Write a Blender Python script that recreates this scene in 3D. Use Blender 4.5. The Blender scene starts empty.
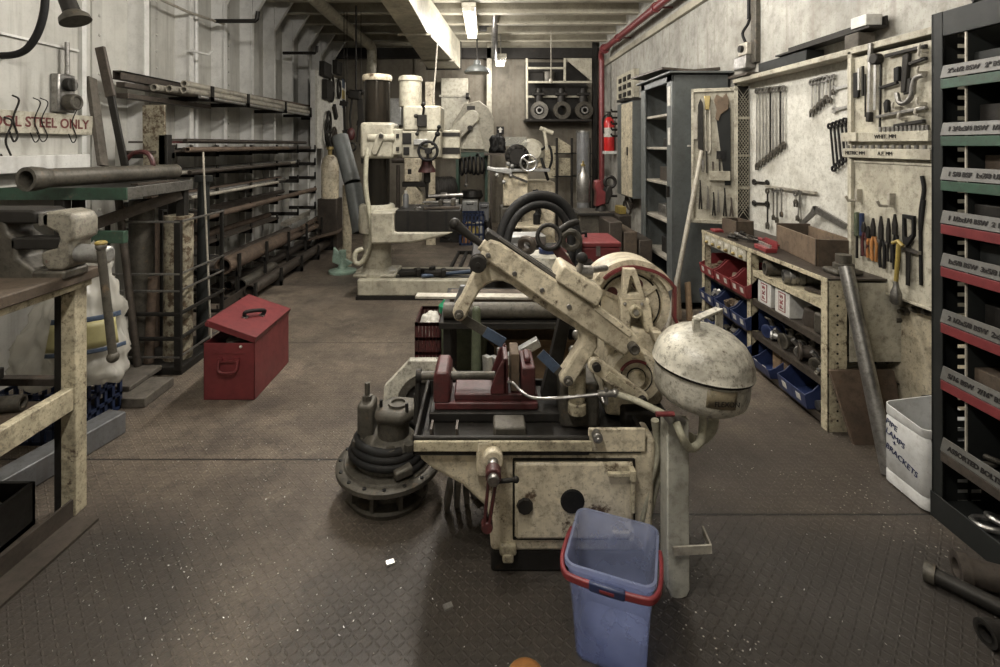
import bpy, math, random
from mathutils import Vector as V, Matrix, Euler
random.seed(7)
SC = bpy.context.scene
COL = SC.collection
PI = math.pi
F, CX, CY, H = 500.0, 485.0, 145.0, 1.5      # lens in pixels of a 1000x667 frame, horizon, eye height
R = math.radians
U = random.uniform


def P(px, py, Y):
    return V(((px - CX) / F * Y, Y, H - (py - CY) / F * Y))


def G(px, py):
    return P(px, py, F * H / (py - CY))


def W(px, py, X):
    return P(px, py, F * X / (px - CX))


def Q(px, py, Z):
    return P(px, py, F * (H - Z) / (py - CY))


def cr(pts, n=6):
    """smooth curve through points"""
    pts = [V(p) for p in pts]
    ex = [pts[0] * 2 - pts[1]] + pts + [pts[-1] * 2 - pts[-2]]
    out = []
    for i in range(1, len(ex) - 2):
        a, b, c, d = ex[i - 1:i + 3]
        for k in range(n):
            t = k / n
            out.append(0.5 * ((2 * b) + (c - a) * t + (2 * a - 5 * b + 4 * c - d) * t * t + (3 * b - a - 3 * c + d) * t ** 3))
    out.append(pts[-1])
    return out


def frame_of(o):
    while o.parent:
        o = o.parent
    return Matrix.Translation(o.location) @ o.rotation_euler.to_matrix().to_4x4()


def tag(o, label=None, cat=None, group=None, kind=None):
    if label: o['label'] = label
    if cat: o['category'] = cat
    if group: o['group'] = group
    if kind: o['kind'] = kind
    return o


def thing(name, label, cat, loc=(0, 0, 0), rz=0, group=None):
    o = bpy.data.objects.new(name, None)
    o.empty_display_size = 0.05
    COL.objects.link(o)
    o.location = loc
    o.rotation_euler = (0, 0, rz)
    return tag(o, label, cat, group)


def basis(d):
    d = V(d).normalized()
    a = V((0, 0, 1)) if abs(d.z) < 0.9 else V((1, 0, 0))
    u = d.cross(a).normalized()
    return u, d.cross(u).normalized(), d


class MB:
    def __init__(s):
        s.v, s.f = [], []

    def add(s, vs, fs, M=None):
        n = len(s.v)
        s.v += [(M @ V(p)) if M else V(p) for p in vs]
        s.f += [[i + n for i in f] for f in fs]
        return s

    def box(s, x0, x1, y0, y1, z0, z1, M=None):
        vs = [(x, y, z) for z in (z0, z1) for y in (y0, y1) for x in (x0, x1)]
        return s.add(vs, [(0, 2, 3, 1), (4, 5, 7, 6), (0, 1, 5, 4), (2, 6, 7, 3), (0, 4, 6, 2), (1, 3, 7, 5)], M)

    def obox(s, c, size, rot=(0, 0, 0)):
        a, b, d = [k / 2 for k in size]
        return s.box(-a, a, -b, b, -d, d, Matrix.Translation(V(c)) @ Euler([R(k) for k in rot]).to_matrix().to_4x4())

    def beam(s, p0, p1, w, h, up=(0, 0, 1)):
        p0, p1 = V(p0), V(p1)
        d = (p1 - p0)
        L = d.length
        d.normalize()
        x = d.cross(V(up))
        if x.length < 1e-4: x = d.cross(V((0, 1, 0)))
        x.normalize()
        z = x.cross(d)
        M = Matrix((x, d, z)).transposed().to_4x4()
        M.translation = p0
        return s.box(-w / 2, w / 2, 0, L, -h / 2, h / 2, M)

    def lathe(s, prof, c, axis=(0, 0, 1), n=28):
        u, w, d = basis(axis)
        c = V(c)
        vs, fs, rows = [], [], []
        for r, h in prof:
            if r < 1e-6:
                rows.append([len(vs)]); vs.append(c + d * h)
            else:
                rows.append(list(range(len(vs), len(vs) + n)))
                vs += [c + d * h + u * r * math.cos(2 * PI * k / n) + w * r * math.sin(2 * PI * k / n) for k in range(n)]
        for a, b in zip(rows, rows[1:]):
            for k in range(n):
                k2 = (k + 1) % n
                if len(a) == 1 and len(b) == 1: continue
                if len(a) == 1: fs.append((a[0], b[k], b[k2]))
                elif len(b) == 1: fs.append((a[k2], a[k], b[0]))
                else: fs.append((a[k2], a[k], b[k], b[k2]))
        return s.add(vs, fs)

    def cyl(s, p0, p1, r, r1=None, n=18):
        p0, p1 = V(p0), V(p1)
        L = (p1 - p0).length
        return s.lathe([(0, 0), (r, 0), (r if r1 is None else r1, L), (0, L)], p0, p1 - p0, n)

    def pipe(s, p0, p1, ro, ri, n=20):
        p0, p1 = V(p0), V(p1)
        L = (p1 - p0).length
        return s.lathe([(ri, 0), (ro, 0), (ro, L), (ri, L), (ri, 0)], p0, p1 - p0, n)

    def tube(s, pts, r, n=10, closed=False):
        pts = [V(p) for p in pts]
        m = len(pts)
        vs, fs = [], []
        t0 = (pts[1] - pts[0]).normalized()
        u = basis(t0)[0]
        for i, p in enumerate(pts):
            if closed: t = pts[(i + 1) % m] - pts[i - 1]
            else: t = pts[min(i + 1, m - 1)] - pts[max(i - 1, 0)]
            t.normalize()
            u = (u - t * u.dot(t)).normalized()
            w = t.cross(u)
            rr = r[i] if isinstance(r, (list, tuple)) else r
            vs += [p + (u * math.cos(2 * PI * k / n) + w * math.sin(2 * PI * k / n)) * rr for k in range(n)]
        for i in range(m if closed else m - 1):
            a, b = i * n, ((i + 1) % m) * n
            fs += [(a + k, a + (k + 1) % n, b + (k + 1) % n, b + k) for k in range(n)]
        if not closed:
            fs += [list(range(n))[::-1], list(range((m - 1) * n, m * n))]
        return s.add(vs, fs)

    def torus(s, c, axis, Rr, r, n=32, m=10):
        u, w, d = basis(axis)
        c = V(c)
        return s.tube([c + (u * math.cos(2 * PI * k / n) + w * math.sin(2 * PI * k / n)) * Rr for k in range(n)], r, m, True)

    def sphere(s, c, r, n=16, sc=(1, 1, 1)):
        prof = [(r * math.sin(PI * k / (n // 2)), -r * math.cos(PI * k / (n // 2))) for k in range(n // 2 + 1)]
        prof[0] = (0, -r); prof[-1] = (0, r)
        t = MB().lathe(prof, (0, 0, 0), (0, 0, 1), n)
        return s.add([V((p.x * sc[0], p.y * sc[1], p.z * sc[2])) + V(c) for p in t.v], t.f)

    def prism(s, pts, depth):
        """polygon of 3-D points pushed along the vector depth"""
        pts = [V(p) for p in pts]
        n = len(pts)
        depth = V(depth)
        nrm = V((0, 0, 0))
        for i in range(n):
            nrm += pts[i].cross(pts[(i + 1) % n])
        if nrm.dot(depth) > 0: pts = pts[::-1]
        vs = pts + [p + depth for p in pts]
        fs = [list(range(n)), list(range(2 * n - 1, n - 1, -1))]
        fs += [((i + 1) % n, i, n + i, n + (i + 1) % n) for i in range(n)]
        return s.add(vs, fs)

    def pxp(s, pts, Y, th):
        return s.prism([P(a, b, Y) for a, b in pts], (0, th, 0))

    def frame(s, outer, inner, depth):
        """plate with a hole: outer and inner have the same number of points"""
        n = len(outer)
        o = [V(p) for p in outer]; i_ = [V(p) for p in inner]; d = V(depth)
        vs = o + i_ + [p + d for p in o] + [p + d for p in i_]
        fs = []
        for k in range(n):
            j = (k + 1) % n
            fs += [(k, j, n + j, n + k), (2 * n + j, 2 * n + k, 3 * n + k, 3 * n + j), (j, k, 2 * n + k, 2 * n + j), (n + k, n + j, 3 * n + j, 3 * n + k)]
        return s.add(vs, fs)

    def build(s, name, m, parent=None, bevel=0, label=None, cat=None, group=None, kind=None, local=False, seg=2, sharp=38):
        if parent is not None:
            Mi = Matrix() if local else frame_of(parent).inverted()
            vs = [Mi @ p for p in s.v]
            org = None
        else:
            xs = [p.x for p in s.v]; ys = [p.y for p in s.v]; zs = [p.z for p in s.v]
            org = V(((min(xs) + max(xs)) / 2, (min(ys) + max(ys)) / 2, min(zs)))
            vs = [p - org for p in s.v]
        me = bpy.data.meshes.new(name)
        me.from_pydata([tuple(p) for p in vs], [], s.f)
        import bmesh
        bm = bmesh.new(); bm.from_mesh(me)
        bmesh.ops.recalc_face_normals(bm, faces=bm.faces[:])
        bm.to_mesh(me); bm.free()
        me.materials.append(m)
        for p in me.polygons: p.use_smooth = True
        me.set_sharp_from_angle(angle=R(sharp))
        o = bpy.data.objects.new(name, me)
        COL.objects.link(o)
        if parent is not None: o.parent = parent
        else: o.location = org
        if bevel:
            b = o.modifiers.new('bevel', 'BEVEL')
            b.width = bevel; b.segments = seg; b.limit_method = 'ANGLE'; b.angle_limit = R(40)
        return tag(o, label, cat, group, kind)


def dup(o, loc, rz=None, label=None, top=True):
    c = o.copy()
    COL.objects.link(c)
    if top:
        c.location = loc
        if rz is not None: c.rotation_euler = (0, 0, rz)
        if label: c['label'] = label
    for ch in list(o.children):
        k = dup(ch, None, None, None, False)
        k.parent = c
    return c


def text(name, body, size, pos, xdir, ydir, m, parent, ext=0.001, align='CENTER', bold=0.0):
    cu = bpy.data.curves.new(name, 'FONT')
    cu.body = body; cu.size = size; cu.extrude = ext; cu.align_x = align; cu.align_y = 'CENTER'; cu.offset = bold
    cu.materials.append(m)
    cu.resolution_u = 3
    tmp = bpy.data.objects.new(name, cu)
    COL.objects.link(tmp)
    me = bpy.data.meshes.new_from_object(tmp.evaluated_get(bpy.context.evaluated_depsgraph_get()))
    bpy.data.objects.remove(tmp)
    o = bpy.data.objects.new(name, me)
    COL.objects.link(o)
    x = V(xdir).normalized(); y = V(ydir).normalized(); z = x.cross(y)
    Mw = Matrix((x, y, z)).transposed().to_4x4(); Mw.translation = V(pos)
    o.parent = parent
    f = frame_of(parent)
    # the parent may itself be a top-level mesh with its own location
    o.matrix_local = f.inverted() @ Mw
    return o


# ------------------------------------------------------------------ materials
def mat(name, c, rough=0.6, metal=0.0, dirt=0.5, dc=(0.025, 0.02, 0.015), s=5.0, rust=0.0, rc=(0.11, 0.05, 0.025), bump=0.25, var=0.25, lo=0.42, streak=0.0):
    m = bpy.data.materials.new(name); m.use_nodes = True
    nt = m.node_tree; N = nt.nodes; L = nt.links
    b = N['Principled BSDF']
    b.inputs['Roughness'].default_value = rough; b.inputs['Metallic'].default_value = metal
    if max(c) < 0.06: b.inputs['Specular IOR Level'].default_value = 0.22
    tc = N.new('ShaderNodeTexCoord'); oi = N.new('ShaderNodeObjectInfo')
    ad = N.new('ShaderNodeVectorMath'); ad.operation = 'MULTIPLY_ADD'
    L.new(oi.outputs['Random'], ad.inputs[0]); ad.inputs[1].default_value = (37, 21, 53); L.new(tc.outputs['Object'], ad.inputs[2])

    def noise(sc, det=6, ro=0.65, vec=None):
        n = N.new('ShaderNodeTexNoise'); n.inputs['Scale'].default_value = sc; n.inputs['Detail'].default_value = det; n.inputs['Roughness'].default_value = ro
        L.new(vec or ad.outputs[0], n.inputs['Vector']); return n.outputs['Fac']

    def ramp(f, a, bb, hi=1.0):
        r = N.new('ShaderNodeMapRange'); r.inputs[1].default_value = a; r.inputs[2].default_value = bb; r.inputs[4].default_value = hi
        L.new(f, r.inputs[0]); return r.outputs[0]

    def mix(f, a, bb):
        x = N.new('ShaderNodeMix'); x.data_type = 'RGBA'
        if hasattr(f, 'links'): L.new(f, x.inputs[0])
        else: x.inputs[0].default_value = f
        for v, i in ((a, 6), (bb, 7)):
            if hasattr(v, 'links'): L.new(v, x.inputs[i])
            else: x.inputs[i].default_value = (*v, 1)
        return x.outputs[2]
    n1 = noise(s); n2 = noise(s * 4.3, 8, 0.7)
    col = mix(ramp(n1, 0.3, 0.7), [k * (1 - var) for k in c], [min(1, k * (1 + var * 0.6)) for k in c])
    if dirt > 0:
        col = mix(ramp(n2, lo + 0.06, lo + 0.30, dirt), col, dc)
        n4 = noise(s * 0.7, 5, 0.6)
        col = mix(ramp(n4, 0.48, 0.72, dirt * 0.75), col, dc)
        n6 = noise(55 + s * 5, 4, 0.75)
        col = mix(ramp(n6, 0.56, 0.68, dirt * 0.8), col, dc)
    if streak > 0:
        mp = N.new('ShaderNodeMapping'); mp.inputs['Scale'].default_value = (9, 9, 0.5)
        L.new(ad.outputs[0], mp.inputs['Vector'])
        n5 = noise(2.0, 5, 0.6, mp.outputs[0])
        col = mix(ramp(n5, 0.5, 0.72, streak), col, [k * 0.35 + q * 0.4 for k, q in zip(c, rc)])
    if rust > 0:
        n3 = noise(s * 1.9, 9, 0.72)
        t = 0.72 - 0.3 * rust
        col = mix(ramp(n3, t - 0.02, t + 0.06), col, mix(ramp(n2, 0.3, 0.7), [k * 0.45 for k in rc], rc))
    L.new(col, b.inputs['Base Color'])
    if bump:
        bp = N.new('ShaderNodeBump'); bp.inputs['Strength'].default_value = bump; bp.inputs['Distance'].default_value = 0.004
        L.new(n2, bp.inputs['Height']); L.new(bp.outputs[0], b.inputs['Normal'])
    rg = ramp(n2, 0.2, 0.8, 1.0)
    mm = N.new('ShaderNodeMapRange'); mm.inputs[3].default_value = max(0.05, rough - 0.12); mm.inputs[4].default_value = min(1, rough + 0.15)
    L.new(n2, mm.inputs[0]); L.new(mm.outputs[0], b.inputs['Roughness'])
    return m


CREAM = (0.66, 0.585, 0.43)
M = {}
M['cream'] = mat('cream machine enamel', CREAM, 0.45, 0, 0.72, (0.075, 0.052, 0.028), 6, 0.42, (0.10, 0.062, 0.034), 0.2, 0.3, streak=0.45)
M['cream_clean'] = mat('cream paint', (0.47, 0.44, 0.345), 0.45, 0, 0.6, (0.06, 0.05, 0.035), 4, 0.12, (0.1, 0.06, 0.03), 0.1, 0.2, streak=0.3)
M['cream_dirty'] = mat('chipped cream paint', (0.52, 0.46, 0.32), 0.55, 0, 0.8, (0.03, 0.022, 0.014), 9, 0.45, (0.075, 0.045, 0.026), 0.35)
M['tank'] = mat('weathered white enamel', (0.58, 0.55, 0.46), 0.38, 0, 0.85, (0.05, 0.042, 0.03), 9, 0.32, (0.10, 0.07, 0.045), 0.2, 0.35)
M['white'] = mat('white wall paint', (0.66, 0.655, 0.62), 0.55, 0, 0.25, (0.12, 0.10, 0.075), 2.2, 0.06, (0.13, 0.09, 0.06), 0.12, 0.15, streak=0.3)
M['wallr'] = mat('chalky wall paint', (0.385, 0.375, 0.335), 0.65, 0, 0.65, (0.12, 0.108, 0.086), 2.4, 0.0, bump=0.3, var=0.35, streak=0.55)
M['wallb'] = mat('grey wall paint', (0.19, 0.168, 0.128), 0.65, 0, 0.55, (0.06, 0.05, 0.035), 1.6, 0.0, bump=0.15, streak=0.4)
M['hull'] = mat('pale hull paint', (0.50, 0.49, 0.445), 0.5, 0, 0.25, (0.16, 0.145, 0.12), 1.5, 0.04, (0.12, 0.07, 0.04), 0.1, 0.15, streak=0.45)
M['whitelit'] = mat('white paint with lit brightness', (0.74, 0.73, 0.69), 0.35, 0, 0.25, (0.16, 0.145, 0.12), 2.5, 0.05, (0.14, 0.09, 0.05), 0.08, 0.12)  # white paint, brightened to paint in aisle light on the flange edges
M['ceil'] = mat('deckhead paint', (0.40, 0.37, 0.29), 0.6, 0, 0.5, (0.07, 0.06, 0.04), 1.2, 0.05, bump=0.1)
M['board'] = mat('mottled tool board paint', (0.64, 0.625, 0.56), 0.6, 0, 0.6, (0.2, 0.175, 0.13), 9, 0.07, (0.17, 0.14, 0.10), 0.4, 0.15)
M['panel'] = mat('aged cream board', (0.47, 0.44, 0.35), 0.6, 0, 0.7, (0.08, 0.065, 0.042), 5, 0.16, (0.1, 0.075, 0.05), 0.25, streak=0.3)
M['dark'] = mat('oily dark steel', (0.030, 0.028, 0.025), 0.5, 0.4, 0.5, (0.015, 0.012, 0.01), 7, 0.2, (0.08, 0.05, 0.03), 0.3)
M['black'] = mat('black rubber', (0.008, 0.008, 0.008), 0.62, 0, 0.4, (0.03, 0.026, 0.022), 12, 0, bump=0.2)
M['gloss'] = mat('greased black column', (0.026, 0.024, 0.020), 0.16, 0.6, 0.4, (0.05, 0.038, 0.026), 3, 0, bump=0.03, streak=0.5, rc=(0.05, 0.038, 0.026))
M['steel'] = mat('worn bare steel', (0.33, 0.32, 0.30), 0.35, 0.85, 0.6, (0.05, 0.042, 0.035), 9, 0.1, bump=0.2)
M['bright'] = mat('polished steel', (0.78, 0.77, 0.74), 0.3, 0.9, 0.3, (0.08, 0.07, 0.06), 14, 0, bump=0.1)
M['iron'] = mat('greasy cast iron', (0.092, 0.083, 0.066), 0.5, 0.3, 0.75, (0.018, 0.015, 0.011), 10, 0.36, (0.17, 0.125, 0.08), 0.5)
M['rust'] = mat('rusty pipe steel', (0.125, 0.088, 0.062), 0.75, 0.15, 0.7, (0.03, 0.022, 0.016), 6, 0.35, (0.17, 0.105, 0.066), 0.4)
M['bar'] = mat('brown mill scale steel', (0.088, 0.073, 0.060), 0.5, 0.5, 0.6, (0.02, 0.017, 0.013), 7, 0.25, (0.13, 0.085, 0.058), 0.3)
M['greypipe'] = mat('grey galvanised tube', (0.20, 0.205, 0.21), 0.45, 0.4, 0.5, (0.05, 0.045, 0.04), 4, 0.05, bump=0.15, streak=0.4)
M['lightpipe'] = mat('pale galvanised pipe', (0.46, 0.43, 0.36), 0.5, 0.3, 0.55, (0.08, 0.06, 0.045), 6, 0.15, bump=0.15)
M['red'] = mat('dull red paint', (0.165, 0.030, 0.032), 0.42, 0, 0.5, (0.06, 0.012, 0.012), 5, 0.04, (0.09, 0.05, 0.04), 0.12, 0.2)
M['redold'] = mat('oily dark red paint', (0.08, 0.019, 0.019), 0.45, 0, 0.85, (0.022, 0.014, 0.012), 8, 0.25, (0.11, 0.08, 0.06), 0.25)
M['redpipe'] = mat('red fire main paint', (0.165, 0.03, 0.032), 0.4, 0, 0.4, (0.07, 0.012, 0.012), 4, 0, bump=0.08)
M['fire'] = mat('bright red extinguisher paint', (0.55, 0.02, 0.02), 0.3, 0, 0.2, (0.1, 0.01, 0.01), 4, 0, bump=0.03)
M['green'] = mat('green bench paint', (0.028, 0.068, 0.043), 0.5, 0, 0.7, (0.02, 0.025, 0.018), 7, 0.3, (0.12, 0.1, 0.075), 0.25)
M['olive'] = mat('olive steel paint', (0.085, 0.10, 0.06), 0.55, 0, 0.6, (0.02, 0.022, 0.015), 6, 0.12, bump=0.2)
M['blue'] = mat('blue plastic', (0.024, 0.038, 0.105), 0.4, 0, 0.5, (0.012, 0.016, 0.04), 6, 0, bump=0.05)
M['bluedark'] = mat('navy crate plastic', (0.018, 0.032, 0.085), 0.45, 0, 0.5, (0.01, 0.012, 0.02), 6, 0, bump=0.05)
M['bluesteel'] = mat('worn blue blade paint', (0.07, 0.10, 0.155), 0.45, 0.2, 0.6, (0.03, 0.035, 0.05), 18, 0.15, bump=0.15)
M['redbin'] = mat('red bin plastic', (0.215, 0.032, 0.035), 0.4, 0, 0.5, (0.08, 0.012, 0.012), 6, 0, bump=0.05)
M['greylocker'] = mat('grey locker enamel', (0.115, 0.125, 0.122), 0.45, 0.1, 0.55, (0.05, 0.05, 0.045), 3, 0.12, (0.1, 0.08, 0.06), 0.1, streak=0.35)
M['rack'] = mat('dark grey shelving enamel', (0.019, 0.020, 0.019), 0.5, 0.1, 0.5, (0.015, 0.018, 0.016), 5, 0.12, bump=0.15)
M['strip'] = mat('pale grey label strip', (0.105, 0.103, 0.094), 0.5, 0.1, 0.55, (0.07, 0.06, 0.05), 12, 0.08, bump=0.1)
M['ink'] = mat('black marker ink', (0.015, 0.013, 0.012), 0.6, 0, 0, bump=0)
M['inkblue'] = mat('blue marker ink', (0.012, 0.018, 0.075), 0.6, 0, 0, bump=0)
M['inkred'] = mat('dark red sign paint', (0.11, 0.014, 0.014), 0.6, 0, 0.3, (0.2, 0.12, 0.1), 20, bump=0)
M['wood'] = mat('weathered wood', (0.15, 0.105, 0.068), 0.75, 0, 0.7, (0.04, 0.028, 0.018), 6, 0.2, (0.09, 0.06, 0.035), 0.4, streak=0.5)
M['darkwood'] = mat('oil soaked wood', (0.085, 0.062, 0.042), 0.7, 0, 0.75, (0.02, 0.014, 0.01), 7, 0.25, (0.14, 0.085, 0.05), 0.4)
M['plank'] = mat('grey timber', (0.12, 0.105, 0.085), 0.8, 0, 0.7, (0.03, 0.025, 0.02), 5, 0.2, (0.2, 0.17, 0.13), 0.4)
M['mottle'] = mat('flaking painted plate', (0.32, 0.29, 0.21), 0.7, 0, 0.8, (0.05, 0.035, 0.02), 9, 0.7, (0.10, 0.065, 0.035), 0.6)
M['paper'] = mat('white carton', (0.62, 0.61, 0.57), 0.7, 0, 0.35, (0.2, 0.17, 0.13), 7, 0, bump=0.05)
M['label'] = mat('white label', (0.6, 0.58, 0.52), 0.6, 0, 0.5, (0.2, 0.17, 0.13), 30, 0, bump=0)
M['jerry'] = mat('white plastic drum', (0.58, 0.58, 0.56), 0.4, 0, 0.4, (0.2, 0.18, 0.15), 5, 0, bump=0.05)
M['hosec'] = mat('cream rubber hose', (0.42, 0.40, 0.30), 0.5, 0, 0.5, (0.08, 0.07, 0.05), 12, 0, bump=0.1)
M['yellow'] = mat('yellow plastic', (0.36, 0.27, 0.07), 0.45, 0, 0.5, (0.1, 0.07, 0.02), 9, 0, bump=0.05)
M['orange'] = mat('orange handle plastic', (0.36, 0.16, 0.05), 0.4, 0, 0.45, (0.15, 0.06, 0.02), 9, 0, bump=0.05)
M['brass'] = mat('tarnished brass', (0.38, 0.30, 0.13), 0.35, 0.8, 0.4, (0.1, 0.07, 0.03), 20, 0, bump=0.1)
M['mint'] = mat('pale green enamel', (0.30, 0.42, 0.34), 0.45, 0, 0.5, (0.08, 0.09, 0.07), 6, 0.1, bump=0.1)
M['greenp'] = mat('green plastic', (0.02, 0.26, 0.12), 0.4, 0, 0.3, (0.02, 0.08, 0.04), 6, 0, bump=0.05)
M['card'] = mat('brown cardboard', (0.19, 0.125, 0.07), 0.8, 0, 0.5, (0.05, 0.035, 0.02), 6, 0, bump=0.1)
M['alu'] = mat('dull aluminium', (0.48, 0.48, 0.46), 0.4, 0.7, 0.5, (0.1, 0.09, 0.08), 10, 0, bump=0.3)
M['bag'] = None


def plastic(name, c, alpha, rough=0.25, trl=0.5):
    m = bpy.data.materials.new(name); m.use_nodes = True
    nt = m.node_tree; N = nt.nodes; L = nt.links
    out = N['Material Output']; b = N['Principled BSDF']
    b.inputs['Base Color'].default_value = (*c, 1); b.inputs['Roughness'].default_value = rough
    t = N.new('ShaderNodeBsdfTranslucent'); t.inputs[0].default_value = (*c, 1)
    tr = N.new('ShaderNodeBsdfTransparent'); tr.inputs[0].default_value = (*[min(1, k * 0.5 + 0.5) for k in c], 1)
    tc = N.new('ShaderNodeTexCoord'); n = N.new('ShaderNodeTexNoise'); n.inputs['Scale'].default_value = 7; n.inputs['Detail'].default_value = 6
    L.new(tc.outputs['Object'], n.inputs['Vector'])
    mr = N.new('ShaderNodeMapRange'); mr.inputs[1].default_value = 0.3; mr.inputs[2].default_value = 0.7; mr.inputs[3].default_value = alpha - 0.08; mr.inputs[4].default_value = alpha + 0.08
    L.new(n.outputs[0], mr.inputs[0])
    m1 = N.new('ShaderNodeMixShader'); m1.inputs[0].default_value = trl
    L.new(b.outputs[0], m1.inputs[1]); L.new(t.outputs[0], m1.inputs[2])
    m2 = N.new('ShaderNodeMixShader'); L.new(mr.outputs[0], m2.inputs[0])
    L.new(tr.outputs[0], m2.inputs[1]); L.new(m1.outputs[0], m2.inputs[2])
    L.new(m2.outputs[0], out.inputs[0])
    return m


M['bucket'] = plastic('frosted blue plastic', (0.66, 0.73, 0.97), 0.30)
M['bag'] = plastic('milky plastic sheet', (0.62, 0.60, 0.54), 0.82, 0.2, 0.35)
M['perspex'] = plastic('scratched clear guard', (0.6, 0.6, 0.55), 0.3, 0.15, 0.3)


def emit(name, c, st):
    m = bpy.data.materials.new(name); m.use_nodes = True
    N = m.node_tree.nodes
    b = N['Principled BSDF']; b.inputs['Base Color'].default_value = (*c, 1)
    b.inputs['Emission Color'].default_value = (*c, 1); b.inputs['Emission Strength'].default_value = st
    return m


M['tube'] = emit('lit fluorescent tube', (1.0, 0.98, 0.9), 9)


def floor_mat():
    m = bpy.data.materials.new('brown tread plate'); m.use_nodes = True
    nt = m.node_tree; N = nt.nodes; L = nt.links; b = N['Principled BSDF']
    tc = N.new('ShaderNodeNewGeometry')
    sp = N.new('ShaderNodeSeparateXYZ'); L.new(tc.outputs['Position'], sp.inputs[0])

    def mt(op, a, bb=None, c=None):
        x = N.new('ShaderNodeMath'); x.operation = op
        for i, v in enumerate((a, bb, c)):
            if v is None: continue
            if hasattr(v, 'links'): L.new(v, x.inputs[i])
            else: x.inputs[i].default_value = v
        return x.outputs[0]

    def noise(sc, det=6, ro=0.65):
        n = N.new('ShaderNodeTexNoise'); n.inputs['Scale'].default_value = sc; n.inputs['Detail'].default_value = det; n.inputs['Roughness'].default_value = ro
        L.new(tc.outputs['Position'], n.inputs['Vector']); return n.outputs['Fac']

    def ramp(f, a, bb, lo=0.0, hi=1.0):
        r = N.new('ShaderNodeMapRange'); r.inputs[1].default_value = a; r.inputs[2].default_value = bb; r.inputs[3].default_value = lo; r.inputs[4].default_value = hi
        L.new(f, r.inputs[0]); return r.outputs[0]

    def mix(f, a, bb):
        x = N.new('ShaderNodeMix'); x.data_type = 'RGBA'; L.new(f, x.inputs[0])
        for v, i in ((a, 6), (bb, 7)):
            if hasattr(v, 'links'): L.new(v, x.inputs[i])
            else: x.inputs[i].default_value = (*v, 1)
        return x.outputs[2]
    u = mt('MULTIPLY', sp.outputs[0], 1 / 0.024); v = mt('MULTIPLY', sp.outputs[1], 1 / 0.024)
    par = mt('MODULO', mt('ADD', mt('ADD', mt('FLOOR', u), mt('FLOOR', v)), 1000.0), 2.0)
    sg = mt('MULTIPLY_ADD', par, 2.0, -1.0)
    fu = mt('SUBTRACT', mt('FRACT', u), 0.5); fv = mt('MULTIPLY', mt('SUBTRACT', mt('FRACT', v), 0.5), sg)
    p = mt('MULTIPLY', mt('ADD', fu, fv), 0.7071 / 0.52); q = mt('MULTIPLY', mt('SUBTRACT', fu, fv), 0.7071 / 0.15)
    d = mt('ADD', mt('MULTIPLY', p, p), mt('MULTIPLY', q, q))
    tread = ramp(d, 1.0, 0.35)
    big = noise(0.75, 5, 0.6); mid = noise(3.2, 7, 0.68); fine = noise(28, 6, 0.75)
    col = mix(ramp(big, 0.35, 0.66), (0.085, 0.066, 0.050), (0.33, 0.27, 0.205))
    col = mix(ramp(mid, 0.42, 0.66, 0, 0.8), col, (0.055, 0.043, 0.034))
    col = mix(ramp(noise(9, 8, 0.75), 0.50, 0.68, 0, 0.75), col, (0.045, 0.036, 0.028))
    col = mix(ramp(noise(6.3, 8, 0.8), 0.56, 0.72, 0, 0.6), col, (0.36, 0.31, 0.24))
    col = mix(ramp(noise(75, 4, 0.8), 0.53, 0.64, 0, 0.75), col, (0.028, 0.022, 0.017))
    col = mix(ramp(mt('ADD', mt('MULTIPLY', tread, 0.35), fine), 0.72, 0.95, 0, 0.28), col, (0.30, 0.25, 0.185))
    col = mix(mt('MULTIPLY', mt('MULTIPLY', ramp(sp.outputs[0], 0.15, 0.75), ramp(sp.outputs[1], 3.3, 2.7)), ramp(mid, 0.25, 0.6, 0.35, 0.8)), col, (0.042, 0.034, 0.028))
    oil = noise(1.25, 4, 0.55)
    col = mix(ramp(oil, 0.54, 0.68, 0, 0.7), col, (0.030, 0.024, 0.018))
    col = mix(ramp(mt('ADD', mt('MULTIPLY', tread, 0.5), mt('MULTIPLY', mid, 0.6)), 0.42, 0.2, 0, 0.5), col, (0.05, 0.04, 0.03))
    col = mix(ramp(noise(17, 7, 0.8), 0.52, 0.62, 0, 0.55), col, (0.05, 0.04, 0.031))
    # worn dark oil around the saw and sides, with foreground dimming painted in
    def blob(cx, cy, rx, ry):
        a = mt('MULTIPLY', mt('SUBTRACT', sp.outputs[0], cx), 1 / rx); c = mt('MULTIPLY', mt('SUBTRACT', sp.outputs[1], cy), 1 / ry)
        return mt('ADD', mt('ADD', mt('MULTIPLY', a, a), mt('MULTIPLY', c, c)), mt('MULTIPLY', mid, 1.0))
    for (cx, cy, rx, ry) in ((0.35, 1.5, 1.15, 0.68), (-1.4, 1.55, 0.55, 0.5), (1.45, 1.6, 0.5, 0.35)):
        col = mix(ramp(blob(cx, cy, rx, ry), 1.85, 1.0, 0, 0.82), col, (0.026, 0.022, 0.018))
    # scattered swarf
    sw = N.new('ShaderNodeTexVoronoi'); sw.inputs['Scale'].default_value = 45; L.new(tc.outputs['Position'], sw.inputs['Vector'])
    swm = mt('MULTIPLY', ramp(sw.outputs['Distance'], 0.16, 0.10), ramp(noise(2.1, 3, 0.5), 0.53, 0.64))
    col = mix(swm, col, (0.45, 0.42, 0.36))
    # plate seams
    seam = None
    for y0 in (2.385, 3.79, 5.35, 6.9, 8.4):
        e = ramp(mt('ABSOLUTE', mt('SUBTRACT', sp.outputs[1], y0)), 0.007, 0.003)
        e = mt('MULTIPLY', e, ramp(sp.outputs[0], 0.20, 0.19))
        seam = e if seam is None else mt('MAXIMUM', seam, e)
    for y0 in (2.03, 3.4, 4.8, 6.3, 7.8):
        e = ramp(mt('ABSOLUTE', mt('SUBTRACT', sp.outputs[1], y0)), 0.007, 0.003)
        e = mt('MULTIPLY', e, ramp(sp.outputs[0], 0.19, 0.20))
        seam = mt('MAXIMUM', seam, e)
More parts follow.
